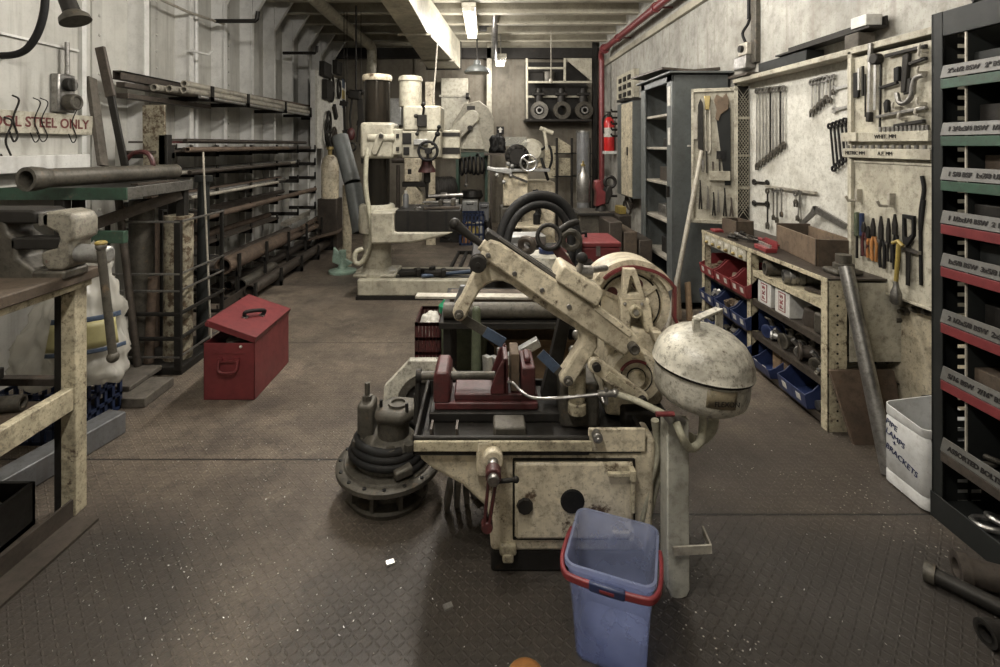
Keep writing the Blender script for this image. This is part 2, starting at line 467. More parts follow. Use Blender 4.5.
    col = mix(seam, col, (0.012, 0.010, 0.008))
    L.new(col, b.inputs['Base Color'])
    b.inputs['Metallic'].default_value = 0.1
    L.new(ramp(mid, 0.3, 0.7, 0.36, 0.66), b.inputs['Roughness'])
    bp = N.new('ShaderNodeBump'); bp.inputs['Strength'].default_value = 0.7; bp.inputs['Distance'].default_value = 0.0032
    L.new(mt('ADD', mt('ADD', mt('MULTIPLY', tread, 1.0), mt('MULTIPLY', fine, 2.0)), mt('MULTIPLY', seam, -1.5)), bp.inputs['Height'])
    L.new(bp.outputs[0], b.inputs['Normal'])
    return m


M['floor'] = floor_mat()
# ================================================================== the room
WR, WL, YB, ZC = 2.25, -3.0, 9.7, 3.5
S = lambda m, name, mt_, bevel=0: m.build(name, mt_, None, bevel, kind='structure')
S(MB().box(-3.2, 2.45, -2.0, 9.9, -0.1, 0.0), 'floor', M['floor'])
S(MB().box(-3.2, 2.45, -2.0, 9.9, ZC, ZC + 0.1), 'ceiling', M['ceil'])
S(MB().box(WR, WR + 0.15, -2.0, 9.9, 0, ZC), 'wall_right', M['wallr'])
m = MB().box(WL - 0.12, WL, 3.6, 9.9, 0, ZC).box(WL - 0.12, -2.9, -2.0, 3.6, 0, ZC)
S(m, 'wall_left', M['hull'])
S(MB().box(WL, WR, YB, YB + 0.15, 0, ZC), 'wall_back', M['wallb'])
S(MB().box(WL, WR, -2.12, -2.0, 0, ZC), 'wall_front', M['wallr'])
n_trim = 0


def trim(mb, mt_, bevel=0):
    global n_trim
    n_trim += 1
    return S(mb, 'trim_%d' % n_trim, mt_, bevel)


# hull frames with flanges and knees
for k in range(9):
    y = 4.2 + 0.64 * k
    m = MB().box(WL, -2.845, y - 0.006, y + 0.006, 0, ZC).box(-2.852, -2.84, y - 0.028, y + 0.028, 0, 3.14)
    m.prism([(-2.84, y - 0.005, 3.05), (-2.84, y - 0.005, ZC), (-2.56, y - 0.005, ZC)], (0, 0.01, 0))
    m.beam((-2.84, y, 3.05), (-2.56, y, ZC), 0.06, 0.008)
    trim(m, M['whitelit'])
# riveted seams between the frames
for y in (3.85, 4.52, 5.8):
    m = MB().box(WL, -2.985, y - 0.05, y + 0.05, 0, ZC)
    for j in range(22):
        m.sphere((-2.985, y + 0.02, 0.1 + j * 0.15), 0.014, 8)
    trim(m, M['hull'])
# stringers along the hull
trim(MB().box(WL, -2.93, 3.62, 9.7, 0.0, 0.12), M['hull'])
# edge flange of the near bulkhead, its stiffener and pipe shelf
trim(MB().box(-2.9, -2.868, 3.56, 3.6, 0, ZC), M['white'])
trim(MB().box(-2.9, -2.80, 1.2, 3.55, 1.33, 1.435), M['white'], 0.006)
trim(MB().box(-2.9, -2.88, 1.0, 3.55, 2.16, 2.175), M['white'])
trim(MB().cyl((-2.93, 4.98, 0.1), (-2.93, 4.98, 3.4), 0.03, n=14).cyl((-2.93, 5.07, 0.1), (-2.93, 5.07, 3.4), 0.022, n=14), M['whitelit'])
# deck beams
for k in range(9):
    y = 4.55 + 0.62 * k
    m = MB().box(WL, WR, y - 0.006, y + 0.006, ZC - 0.15, ZC).box(WL, WR, y - 0.05, y + 0.05, ZC - 0.16, ZC - 0.148)
    trim(m, M['ceil'])
# right wall: picture rail strip near the deckhead and conduit
trim(MB().box(WR - 0.05, WR, 2.0, 9.7, 2.96, 3.04), M['ceil'], 0.005)
trim(MB().box(WR - 0.09, WR, 2.0, 9.7, 3.28, 3.5), M['wallr'])
# back wall panel seams, posts
for x in (-2.2, -1.35, -0.32, 0.22, 0.5):
    trim(MB().box(x - 0.02, x + 0.02, YB - 0.02, YB, 0, ZC), M['wallb'])
trim(MB().box(0.03, 0.13, YB - 0.25, YB - 0.17, 0, ZC), M['cream_clean'], 0.008)
trim(MB().box(2.03, 2.12, 9.4, 9.5, 0, ZC), M['dark'], 0.008)
trim(MB().box(2.17, 2.22, 9.5, 9.56, 0, 3.0), M['cream_clean'])
trim(MB().box(WL, WR, 9.45, 9.55, 3.14, 3.34), M['dark'])

# overhead ventilation trunk
t = thing('ventilation_duct', 'long cream rectangular ventilation trunk hanging below the ceiling', 'duct', (-0.8, 6.5, 2.85))
z0, z1 = 2.86, 3.33
pl = [(-0.98, 4.0), (-0.72, 4.0), (-0.70, 6.0), (-0.44, 8.9), (-1.02, 8.9)]
m = MB().prism([(x, y, z0) for x, y in pl], (0, 0, z1 - z0))
m.build('duct_body', M['cream_clean'], t, 0.008)
for y in (6.1, 8.0):
    MB().box(-1.06, -0.40 - (8.9 - y) * 0.09, y - 0.02, y + 0.02, z0 - 0.025, z0).build('flange', M['ceil'], t)
MB().box(-1.05, -0.42, 8.9, 8.95, z0 - 0.02, z1 + 0.02).build('flange', M['dark'], t)
for y in (5.0, 7.4):
    MB().box(-0.99, -0.97, y, y + 0.03, z1, ZC).box(-0.66, -0.64, y, y + 0.03, z1, ZC).build('hanger', M['dark'], t)

# cream pipe under the deckhead, upper left
pts = cr([P(310, -6, 6.0), P(340, 22, 7.2), P(366, 42, 8.4), P(371, 47, 8.7), P(372, 56, 8.75), P(371, 80, 8.75)], 6)
MB().tube(pts, 0.085, 14).build('overhead_pipe', M['cream_clean'], None, label='thick cream pipe running under the ceiling and turning down, above the pipe rack', cat='pipe')
# red fire main
pts = [(2.05, 3.0, 3.15), (2.05, 8.75, 3.15)] + [(2.05 + 0.03 * (1 - math.cos(a)), 8.75 + 0.16 * math.sin(a), 3.15 - 0.16 * (1 - math.cos(a))) for a in (0.4, 0.8, 1.2, 1.57)] + [(2.08, 8.91, 2.4), (2.08, 8.91, 0.3)]
t = thing('fire_main_pipe', 'red fire main pipe along the top of the right wall, dropping beside the extinguisher', 'pipe', (2.05, 8.9, 0))
MB().tube(pts, 0.048, 14).build('pipe_run', M['redpipe'], t)
for y in (4.4, 6.0, 7.7):
    MB().pipe((2.05, y - 0.03, 3.15), (2.05, y + 0.03, 3.15), 0.062, 0.047).box(2.05, 2.25, y - 0.015, y + 0.015, 3.14, 3.16).build('pipe_clamp', M['redpipe'], t)
MB().lathe([(0.047, 0), (0.085, 0), (0.085, 0.03), (0.047, 0.03)], (2.05, 8.55, 3.15), (0, 1, 0)).build('flange', M['redpipe'], t)

# ceiling lights
def batten(label, x, y0, y1, z, chain=True):
    t = thing('fluorescent_light', label, 'light', (x, (y0 + y1) / 2, z))
    MB().box(x - 0.09, x + 0.09, y0, y1, z + 0.03, z + 0.09).build('housing', M['cream_clean'], t, 0.01)
    for sx in (-0.045, 0.045):
        MB().cyl((x + sx, y0 + 0.04, z), (x + sx, y1 - 0.04, z), 0.016, n=10).build('lamp_tube', M['tube'], t)
    for yy in (y0, y1 - 0.04):
        MB().box(x - 0.075, x + 0.075, yy, yy + 0.04, z - 0.025, z + 0.03).build('end_cap', M['cream_clean'], t)
    for yy in (y0 + 0.2, y1 - 0.2):
        MB().cyl((x, yy, z + 0.09), (x, yy, ZC), 0.008, n=6).build('hanger', M['steel'], t)
    ls = []
    for k in range(3):
        l = bpy.data.lights.new('tube_light', 'POINT'); l.shadow_soft_size = 0.09; l.energy = 20
        l.color = (1.0, 0.955, 0.90)
        o = bpy.data.objects.new('tube_light', l); COL.objects.link(o); o.location = (x, y0 + (y1 - y0) * (k + 0.5) / 3, z - 0.11)
        ls.append(l)
    return t, ls


LAMPS = []
LAMPS.append(batten('lit twin-tube fluorescent light under the ceiling, the larger of the two', -0.2, 6.15, 7.75, 3.17))
LAMPS.append(batten('small lit fluorescent light at the back beside the hanging conduit', 0.27, 8.3, 8.95, 2.93))
LAMPS.append(batten('fluorescent light over the near aisle, out of the photograph', -0.55, 3.2, 4.8, 3.2))
LAMPS.append(batten('fluorescent light above the front of the shop, out of the photograph', -0.5, -0.2, 1.4, 3.2))
LAMPS.append(batten('fluorescent light over the right work bench, out of the photograph', 1.2, 2.9, 4.5, 3.2))
# conduit by the second light
MB().tube([P(497, -10, 7.4), P(495, 20, 7.6), P(494, 58, 8.2), (0.16, 8.25, 2.95)], 0.05, 10).build('conduit', M['steel'], None, label='shiny vertical conduit hanging from the ceiling beside the small back light', cat='conduit')
MB().obox(P(483, 27, 7.8), (0.12, 0.12, 0.12)).cyl(P(483, 27, 7.8), P(493, 25, 7.8), 0.015).build('junction_box', M['dark'], None, 0.01, label='small dark junction box on the ceiling between the two lights', cat='box')
# pendant lamp, unlit
t = thing('pendant_lamp', 'unlit grey industrial pendant lamp under the end of the duct', 'lamp', P(477, 73, 8.0))
c = P(477, 73, 8.0)
MB().lathe([(0.205, 0), (0.20, 0.03), (0.15, 0.09), (0.06, 0.13), (0.05, 0.2), (0, 0.2)], c).build('lamp_shade', M['greylocker'], t)
MB().lathe([(0, 0.0), (0.19, 0.0), (0.19, 0.015), (0, 0.015)], c).build('lens', M['label'], t)
MB().cyl(c + V((0, 0, 0.2)), (c.x, c.y, ZC), 0.012, n=8).build('stem', M['dark'], t)
# pull cords / rods
MB().cyl(P(551, 30, 8.2), P(551, 81, 8.2), 0.007, n=6).sphere(P(551, 81, 8.2), 0.03, 10, (1, 1, 1.6)).build('pull_cord', M['lightpipe'], None, label='thin pull cord with a pale knob hanging in front of the pipe shelf', cat='cord')
MB().cyl(P(438, 38, 5.6), P(433, 104, 5.35), 0.008, n=6).build('suspension_rod', M['lightpipe'], None, label='thin pale rod slanting down from the duct to the drill head', cat='rod')
# ================================================================== left side
# ---- near bulkhead
t = thing('wall_sign', 'long cream sign lettered TOOL STEEL ONLY on the left wall', 'sign', (-2.86, 3.1, 1.58))
MB().box(-2.866, -2.854, 2.5, 3.64, 1.572, 1.71).build('board', M['panel'], t, 0.004)
text('lettering', 'TOOL STEEL ONLY', 0.090, (-2.8535, 3.60, 1.642), (0, 1, 0), (0, 0, 1), M['inkred'], t, align='RIGHT', bold=0.002)
for i, (py0, px, w) in enumerate(((132, 4, 0.05), (110, 12, 0.04), (112, 33, 0.05), (112, 40, 0.06), (115, 71, 0.05))):
    b = W(px, py0, -2.846)
    pts = cr([b + V((0, 0, 0.09)), b + V((0.02, w * 0.6, 0.06)), b + V((0, w * 0.2, -0.05)), b + V((0, w * 0.9, -0.15)), b + V((0, w * 0.3, -0.19)), b + V((0, -w * 0.4, -0.13))], 5)
    MB().tube(pts, 0.0055 if i < 2 else 0.0035, 8).build('wire_hook', M['dark'], None, label='bent black wire hook hung on the lettered sign, %s from the left' % ('first', 'second', 'third', 'fourth', 'fifth')[i], cat='hook', group='wire hooks on the sign')
t = thing('wall_switch', 'grey two-gang switch and socket box on the near left wall', 'switch', W(63, 112, -2.9))
y0, y1 = 3.33, 3.47
MB().box(-2.9, -2.84, y0, y1, 1.72, 1.98).build('housing', M['steel'], t, 0.01)
MB().cyl((-2.84, 3.40, 1.91), (-2.80, 3.40, 1.91), 0.045).build('rotary_switch', M['dark'], t, 0.004)
MB().box(-2.80, -2.78, 3.39, 3.41, 1.875, 1.945).build('switch_handle', M['steel'], t)
MB().cyl((-2.84, 3.40, 1.79), (-2.78, 3.40, 1.79), 0.055).torus((-2.78, 3.40, 1.79), (1, 0, 0), 0.045, 0.012, 18, 8).build('socket_cap', M['iron'], t, 0.004)
MB().cyl((-2.85, 3.41, 1.98), (-2.85, 3.41, 2.2), 0.014).build('conduit', M['steel'], t)
MB().tube(cr([P(46, -30, 3.0), P(44, 12, 3.0), P(34, 40, 3.0), P(17, 54, 3.0), P(-20, 56, 3.0)], 7), 0.021, 10).build('power_cable', M['black'], None, label='thick black cable looping down in the top left corner', cat='cable')
t = thing('spot_lamp', 'dark tubular work lamp pointing down at the top left', 'lamp', P(75, 22, 2.9))
a, b = P(58, -22, 2.9), P(72, 12, 2.9)
MB().cyl(a, b, 0.038, 0.045).build('lamp_tube', M['dark'], t, 0.004)
d = (b - a).normalized()
MB().lathe([(0.045, 0), (0.075, 0.03), (0.08, 0.06), (0.07, 0.06), (0, 0.05)], b, d).build('lamp_head', M['iron'], t)
# things leaning by the wall corner
MB().beam(P(103, 166, 3.62), P(91, 78, 3.75), 0.08, 0.03, (1, 0, 0)).build('timber_plank', M['plank'], None, 0.003, label='weathered grey plank leaning on the left wall behind the long iron bar', cat='plank')
t = thing('crow_bar', 'long dark iron bar with a flat wide handle leaning behind the green bench', 'bar', P(124, 166, 3.3))
a, b, c = P(125, 166, 3.3), P(111, 97, 3.3), P(100, 47, 3.3)
MB().beam(a, b, 0.045, 0.02, (0, 1, 0)).build('shaft', M['dark'], t, 0.004)
MB().beam(b, c, 0.062, 0.024, (0, 1, 0)).build('handle', M['bar'], t, 0.006)
MB().beam(P(155, 170, 3.85), P(154, 105, 3.85), 0.17, 0.02, (0, 1, 0)).build('steel_plate', M['mottle'], None, 0.002, label='mottled flaking steel plate standing upright behind the pipe end', cat='plate')
MB().tube(cr([P(126, 160, 3.4), P(134, 153, 3.4), P(147, 153, 3.4), P(153, 164, 3.4), P(150, 172, 3.4)], 5), 0.016, 8).build('hose_piece', M['redold'], None, label='short curved reddish hose lying on the green bench', cat='hose')

# ---- green steel table
TZ = 1.255
t = thing('steel_table', 'tall steel table with a chipped green front edge against the left wall', 'table', (-2.5, 3.2, 0))
MB().box(-2.87, -2.05, 2.86, 2.87, TZ - 0.07, TZ).build('front_edge', M['green'], t, 0.002)
MB().box(-2.06, -2.05, 2.87, 3.52, TZ - 0.065, TZ).box(-2.87, -2.05, 3.51, 3.52, TZ - 0.06, TZ).build('side_edge', M['steel'], t, 0.002)
MB().box(-2.86, -2.06, 2.88, 3.51, TZ - 0.02, TZ - 0.008).build('table_top', M['dark'], t)
for x, y in ((-2.45, 2.9), (-2.10, 3.47), (-2.82, 3.47)):
    MB().box(x - 0.03, x + 0.03, y - 0.025, y + 0.025, 0, TZ - 0.07).build('leg', M['dark'], t, 0.003)
MB().beam((-2.09, 3.44, TZ - 0.09), (-2.45, 2.93, 0.98), 0.012, 0.07, (0, 0, 1)).build('brace', M['bar'], t)
MB().box(-2.47, -2.09, 2.89, 2.93, 0.93, 1.0).build('lower_rail', M['green'], t, 0.003)
t = thing('flared_pipe', 'big dull pipe with a flared end lying across the green bench', 'pipe', (-2.4, 3.2, TZ))
a, b = V((-2.37, 2.58, TZ + 0.068)), V((-2.24, 3.62, TZ + 0.055))
d = (b - a).normalized()
MB().pipe(a + d * 0.1, b, 0.052, 0.042).build('pipe_body', M['iron'], t)
MB().lathe([(0.045, 0), (0.063, 0.0), (0.066, 0.03), (0.06, 0.08), (0.052, 0.11), (0.042, 0.11), (0.045, 0)], a, d).build('socket', M['iron'], t)
for i, (x0, y0, x1, y1) in enumerate(((-2.14, 3.05, -2.10, 3.4), (-2.62, 3.0, -2.46, 3.4), (-2.78, 3.05, -2.6, 3.45))):
    MB().beam((x0, y0, TZ + 0.004), (x1, y1, TZ + 0.004), 0.05, 0.012).build('flat_bar', M['bar'], None, label='rusty flat bar lying on the green bench, %s from the front' % ('first', 'second', 'third')[i], cat='bar', group='flat bars on the green bench')

# ---- pipe rack on the hull
t = thing('pipe_rack', 'dark wall rack of cantilever arms along the left wall', 'rack', (-2.7, 6.0, 0))
rk = [3.93 + 0.66 * k for k in range(6)]
LV = (1.44, 1.25, 1.05, 0.845, 0.62)
for y in rk:
    u = MB().box(-2.90, -2.83, y - 0.012, y + 0.012, 0.05, 1.55).build('upright', M['hull'], t, 0.003)
    for z in LV:
        a = MB().box(-2.83, -2.45, y - 0.016, y + 0.016, z - 0.045, z).box(-2.465, -2.45, y - 0.016, y + 0.016, z - 0.045, z + 0.06)
        a.build('arm', M['dark'], u)
MB().box(-2.51, -2.44, 3.84, 3.90, 0, 1.58).build('corner_post', M['dark'], t, 0.004)
# floor cradles
for k in range(6):
    y = 4.75 + 0.6 * k
    c = MB().box(-2.75, -2.17, y - 0.02, y + 0.02, 0, 0.05).box(-2.19, -2.17, y - 0.02, y + 0.02, 0, 0.19).box(-2.36, -2.34, y - 0.02, y + 0.02, 0, 0.30)
    c.box(-2.75, -2.34, y - 0.02, y + 0.02, 0.26, 0.30).box(-2.345, -2.325, y - 0.02, y + 0.02, 0.25, 0.47)
    c.build('floor_cradle', M['dark'], t)

ORD = ('first', 'second', 'third', 'fourth', 'fifth', 'sixth', 'seventh', 'eighth', 'ninth', 'tenth', 'eleventh', 'twelfth')
LVN = ('top', 'second', 'third', 'fourth', 'fifth')


def stock(level, i, y0, y1, x, z, r, kind, mt_, word):
    m = MB()
    if kind == 'pipe': m.pipe((x, y0, z + r), (x, y1, z + r), r, r * 0.78, 14); nm, cat = 'steel_pipe', 'pipe'
    elif kind == 'rod': m.cyl((x, y0, z + r), (x, y1, z + r), r, n=12); nm, cat = 'steel_rod', 'rod'
    elif kind == 'flat': m.box(x - r * 1.8, x + r * 1.8, y0, y1, z, z + r * 0.8); nm, cat = 'flat_bar', 'bar'
    else:
        m.box(x - r, x + r, y0, y1, z, z + 0.008).box(x - r, x - r + 0.008, y0, y1, z, z + 1.6 * r); nm, cat = 'angle_bar', 'bar'
    return m.build(nm, mt_, None, label='%s on the %s rack level, %s out from the left wall' % (word, LVN[level], ORD[i]), cat=cat, group='stock on the %s rack level' % LVN[level])


kinds = [('rod', 'bar', 'brown steel rod'), ('flat', 'bar', 'dark flat steel bar'), ('pipe', 'rust', 'rusty steel pipe'), ('angle', 'bar', 'brown steel angle'), ('pipe', 'lightpipe', 'pale steel pipe'), ('rod', 'steel', 'grey steel rod')]
rack_ends = ((3.75, 7.27), (3.8, 7.27), (3.8, 6.9), (3.85, 7.2), (3.9, 6.6))
pick = ((1, 0, 3, 1, 0, 3, 2), (2, 5, 1, 4, 0), (3, 0, 2, 5, 4), (0, 3, 1, 2), (3, 2, 1))
cnt = 0
for li, z in enumerate(LV):
    x = -2.79
    for i, kx in enumerate(pick[li]):
        kd, mm_, word = kinds[kx]
        r = U(0.016, 0.026) if li < 3 else U(0.022, 0.034)
        x += r * 1.8
        stock(li, i, rack_ends[li][0] + U(0, 0.45), rack_ends[li][1] - U(0, 1.4), x, z + 0.001, r, kd, M[mm_], word)
        x += r * 1.9
    if li == 0:
        for i in range(4):
            cnt += 1
            stock(0, 7 + i, 3.9 + U(0, 0.4), 7.25 - U(0, 1.0), -2.76 + i * 0.075, z + 0.075, 0.02, 'rod' if i % 2 else 'flat', M['bar'] if i != 2 else M['redold'], ('brown upper layer rod' if i % 2 else 'dark upper layer flat bar'))

# upper bundle on wall hooks
t = thing('wall_bracket', 'dark upper wall bracket row carrying the pale pipe bundle', 'bracket', (-2.8, 5.5, 1.9))
for y in (4.6, 5.3, 6.3, 7.2, 7.9):
    MB().box(-2.9, -2.5, y - 0.02, y + 0.02, 1.90, 1.94).box(-2.515, -2.5, y - 0.02, y + 0.02, 1.90, 2.04).build('bracket_arm', M['dark'], t)
for i, (x, z, y0, y1, r, mm_, w) in enumerate((
        (-2.58, 1.943, 4.28, 8.2, 0.031, 'lightpipe', 'pale hollow pipe nearest the aisle at the bottom of the upper bundle'),
        (-2.655, 1.943, 4.20, 7.9, 0.031, 'lightpipe', 'pale hollow pipe in the middle at the bottom of the upper bundle'),
        (-2.73, 1.943, 4.12, 8.3, 0.031, 'lightpipe', 'pale hollow pipe nearest the wall in the upper bundle'),
        (-2.62, 2.003, 4.35, 8.0, 0.031, 'lightpipe', 'pale hollow pipe lying on top of the upper bundle'))):
    MB().pipe((x, y0, z + r), (x, y1, z + r * 1.0), r, r * 0.72, 16).build('steel_pipe', M[mm_], None, label=w, cat='pipe', group='pipes of the upper bundle')
MB().cyl((-2.54, 4.45, 1.93), (-2.535, 8.2, 1.93), 0.014, n=10).build('steel_rod', M['bright'], None, label='thin bright rod along the front of the upper pipe bundle', cat='rod')
MB().box(-2.83, -2.765, 3.80, 6.4, 2.055, 2.067).box(-2.775, -2.765, 3.80, 6.4, 2.0, 2.067).box(-2.83, -2.82, 3.80, 6.4, 2.0, 2.067).build('steel_channel', M['bar'], None, label='dark steel channel lying highest in the upper bundle', cat='bar')
MB().box(-2.835, -2.765, 3.84, 6.8, 1.945, 1.985).build('flat_bar', M['bar'], None, 0.003, label='dark thick flat bar under the channel in the upper bundle', cat='bar')
MB().box(-2.835, -2.74, 3.84, 5.0, 1.86, 1.90).build('flat_bar', M['bar'], None, 0.003, label='dark short flat bar lowest at the near end of the upper bundle', cat='bar')
MB().cyl((-2.70, 4.9, 2.055), (-2.62, 7.6, 2.085), 0.014, n=10).build('steel_rod', M['rust'], None, label='rusty thin rod lying on top of the pale pipes', cat='rod')

# hooks high on the hull
for px, py, wd, w in ((229, 21, 0.42, 'upper'), (297, 53, 0.45, 'lower')):
    a = W(px - 14, py, -2.83)
    MB().tube([a, a + V((0.12, 0.0, 0)), a + V((wd, 0, 0.0)), a + V((wd + 0.02, 0, 0.02)), a + V((wd + 0.03, 0, 0.10))], 0.022, 8).build('wall_hook', M['dark'], None, label='%s of two dark hook rods high on the left wall' % w, cat='hook', group='hook rods on the left wall')
MB().tube([W(162, 0, -2.82), W(188, 12, -2.82), W(224, 24, -2.82)], 0.014, 8).build('conduit', M['lightpipe'], None, label='thin pale conduit sloping along the upper left wall', cat='conduit')
a = W(187, 51, -2.84)
MB().tube([a, a + V((0.06, 0.0, 0)), a + V((0.09, 0.2, 0)), a + V((0.13, 0.22, 0.05))], 0.013, 8).build('coat_hook', M['white'], None, label='small pale hook on the left wall frame above the pipe ends', cat='hook')

# ---- floor pipes
for x, z, r, y0, y1, mm_, w in (
        (-2.42, 0.378, 0.077, 4.62, 6.0, 'rust', 'large rusty pipe on the low rack, nearest of the big ones'),
        (-2.60, 0.361, 0.06, 4.5, 6.6, 'bar', 'brown pipe on the low rack between the wall and the large rusty pipe'),
        (-2.25, 0.107, 0.056, 4.78, 7.1, 'bar', 'long dark pipe lying along the floor rack beside the aisle'),
        (-2.42, 0.111, 0.06, 4.95, 5.7, 'iron', 'short grey pipe on the floor rack behind the red toolbox'),
        (-2.52, 0.346, 0.045, 6.15, 8.0, 'rust', 'rusty pipe on the low rack beyond the large one'),
        (-2.42, 0.341, 0.04, 6.1, 8.2, 'rust', 'brown pipe on the low rack beside the aisle at the far end'),
        (-2.57, 0.096, 0.045, 5.0, 7.5, 'bar', 'dark pipe at the back of the floor rack')):
    t_ = MB().pipe((x, y0, z), (x, y1, z), r, r * 0.82, 20).build('steel_pipe', M[mm_], None, label=w, cat='pipe')
MB().obox((-2.26, 7.3, 0.235), (0.42, 0.85, 0.012), (0, -14, 4)).build('steel_plate', M['rust'], None, label='rusty flat plate lying on the far end of the floor rack', cat='plate')
MB().beam((-2.35, 6.4, 0.44), (-2.5, 8.2, 0.46), 0.03, 0.05).build('steel_bar', M['rust'], None, label='rusty square bar on the low rack at the far end', cat='bar')
MB().beam((-2.62, 6.5, 0.47), (-2.62, 8.3, 0.50), 0.08, 0.05).build('steel_bar', M['lightpipe'], None, label='pale steel bar on the low rack against the wall', cat='bar')
MB().beam((-2.33, 4.35, 0.06), (-2.33, 5.6, 0.10), 0.012, 0.09).build('steel_angle', M['bar'], None, label='dark steel strip on edge between the cage and the short grey pipe', cat='bar')

# ---- wire cage with offcuts
x0, x1, y0, y1 = -2.46, -2.0, 3.26, 3.80
t = thing('stock_cage', 'black wire cage bin full of upright pipe offcuts', 'cage', (-2.23, 3.53, 0))
for x, y in ((x0, y0), (x1, y0), (x0, y1), (x1, y1)):
    w = 0.022 if (x, y) == (x1, y0) else 0.014
    MB().box(x - w, x + w, y - w * 0.6, y + w * 0.6, 0.03, 1.01).build('corner_post', M['dark'], t, 0.003)
for z in (0.12, 0.24, 0.40, 0.55, 0.66, 1.0):
    r = 0.008 if z not in (0.40, 0.24) else 0.014
    MB().tube([(x0, y0 - 0.01, z), (x1 + 0.012, y0 - 0.01, z), (x1 + 0.012, y1, z), (x0, y1 + 0.01, z)], r, 8).build('hoop', M['dark' if r > 0.01 else 'steel'], t)
MB().box(x0, x1 + 0.02, y0, y1, 0.0, 0.05).build('base_tray', M['dark'], t, 0.003)
offs = ((-2.32, 3.38, 0.075, 1.13, 'iron', 'wide dark pipe offcut at the front of the wire cage', 0, 0),
        (-2.10, 3.42, 0.09, 1.02, 'mottle', 'mottled flaking tube offcut at the aisle corner of the cage', 0, 0.01),
        (-2.19, 3.63, 0.05, 1.0, 'bar', 'brown pipe offcut in the middle of the cage', 0.02, 0),
        (-2.07, 3.66, 0.04, 1.24, 'rack', 'tall grey pipe with a cap standing in the cage beside the aisle', 0, 0.02),
        (-2.40, 3.60, 0.05, 0.95, 'rust', 'rusty pipe offcut at the wall side of the cage', 0, 0),
        (-2.24, 3.33, 0.03, 0.62, 'rust', 'short rusty rod at the front of the cage', 0.03, 0),
        (-2.30, 3.70, 0.045, 1.1, 'dark', 'dark pipe offcut at the back of the cage', 0, 0))
for x, y, r, h, mm_, w, lx, ly in offs:
    m = MB().pipe((x, y, 0.052), (x + lx, y + ly, h), r, r * 0.8, 16)
    if 'cap' in w: m.cyl((x + lx, y + ly, h - 0.01), (x + lx, y + ly, h + 0.035), r * 1.5)
    m.build('pipe_offcut', M[mm_], None, label=w, cat='pipe')
MB().beam((-2.44, 3.31, 0.06), (-2.50, 3.10, 0.9), 0.04, 0.012, (1, 0, 0)).build('flat_bar', M['bar'], None, label='flat bar leaning against the front of the wire cage', cat='bar')
MB().cyl((-2.22, 3.20, 0.06), (-2.36, 3.22, 1.16), 0.022).build('steel_rod', M['bar'], None, label='thick round rod leaning on the front of the wire cage', cat='rod')
MB().cyl((-1.98, 3.62, 0.01), (-2.03, 3.60, 1.45), 0.007, n=8).build('steel_rod', M['lightpipe'], None, label='thin pale rod standing up beside the wire cage', cat='rod')
MB().box(-2.42, -1.94, 2.85, 3.12, 0, 0.055).build('timber_board', M['plank'], None, 0.005, label='lower grey timber board lying on the floor before the cage', cat='board')
MB().box(-2.44, -2.08, 2.93, 3.22, 0.055, 0.085).build('timber_board', M['plank'], None, 0.005, label='upper thin board lying on the timber before the cage', cat='board')

# ---- blue crate and plastic sack
def crate(name, label, c, sx, sy, h, mt_, rz=0):
    t = thing(name, label, 'crate', c, rz)
    x, y = sx / 2, sy / 2
    MB().box(-x, x, -y, y, 0, 0.015).build('floor_panel', mt_, t, local=True)
    for sgn, ax in ((-1, 'x'), (1, 'x'), (-1, 'y'), (1, 'y')):
        m = MB()
        L, o = (y, x) if ax == 'x' else (x, y)
        def bar(a0, a1, z0, z1):
            if ax == 'x': m.box(sgn * o - 0.006, sgn * o + 0.006, a0, a1, z0, z1)
            else: m.box(a0, a1, sgn * o - 0.006, sgn * o + 0.006, z0, z1)
        for k in range(4):
            z = h * k / 3 * 0.93
            bar(-L, L, z, z + h * 0.07)
        n = 7
        for k in range(n):
            a = -L + (2 * L - 0.02) * k / (n - 1)
            bar(a, a + 0.02, 0, h)
        m.build('side_grid', mt_, t, local=True)
    return t


crate('plastic_crate', 'navy blue plastic crate on the floor under the white sack', (-2.27, 2.68, 0), 0.38, 0.36, 0.25, M['bluedark'])
t = thing('plastic_sack', 'crumpled milky plastic sack with a blue and yellow print standing on the navy crate', 'sack', (-2.22, 2.68, 0.22))
vs, fs = [], []
prof = ((0.20, 0.26), (0.25, 0.275), (0.265, 0.34), (0.25, 0.45), (0.20, 0.60), (0.15, 0.75), (0.10, 0.88), (0.085, 0.96))
n = 40
for r, z in prof:
    for k in range(n):
        a = 2 * PI * k / n
        rr = r * (1 + 0.11 * math.sin(3 * a + z * 9) + 0.05 * math.sin(7 * a - z * 17) + 0.03 * math.sin(13 * a + z * 40))
        vs.append((-2.20 + rr * 1.05 * math.cos(a) + 0.06 * (z - 0.4), 2.69 + rr * 0.72 * math.sin(a), z + 0.02 * math.sin(5 * a + 1)))
for i in range(len(prof) - 1):
    for k in range(n):
        fs.append((i * n + k, i * n + (k + 1) % n, (i + 1) * n + (k + 1) % n, (i + 1) * n + k))
fs.append(list(range(n))[::-1])
sk = MB().add(vs, fs).build('sack_body', M['bag'], t, sharp=180)
sd = sk.modifiers.new('sub', 'SUBSURF'); sd.levels = sd.render_levels = 2
tx = bpy.data.textures.new('crumple', 'CLOUDS'); tx.noise_scale = 0.085
dm = sk.modifiers.new('crumple', 'DISPLACE'); dm.texture = tx; dm.strength = 0.10; dm.texture_coords = 'LOCAL'
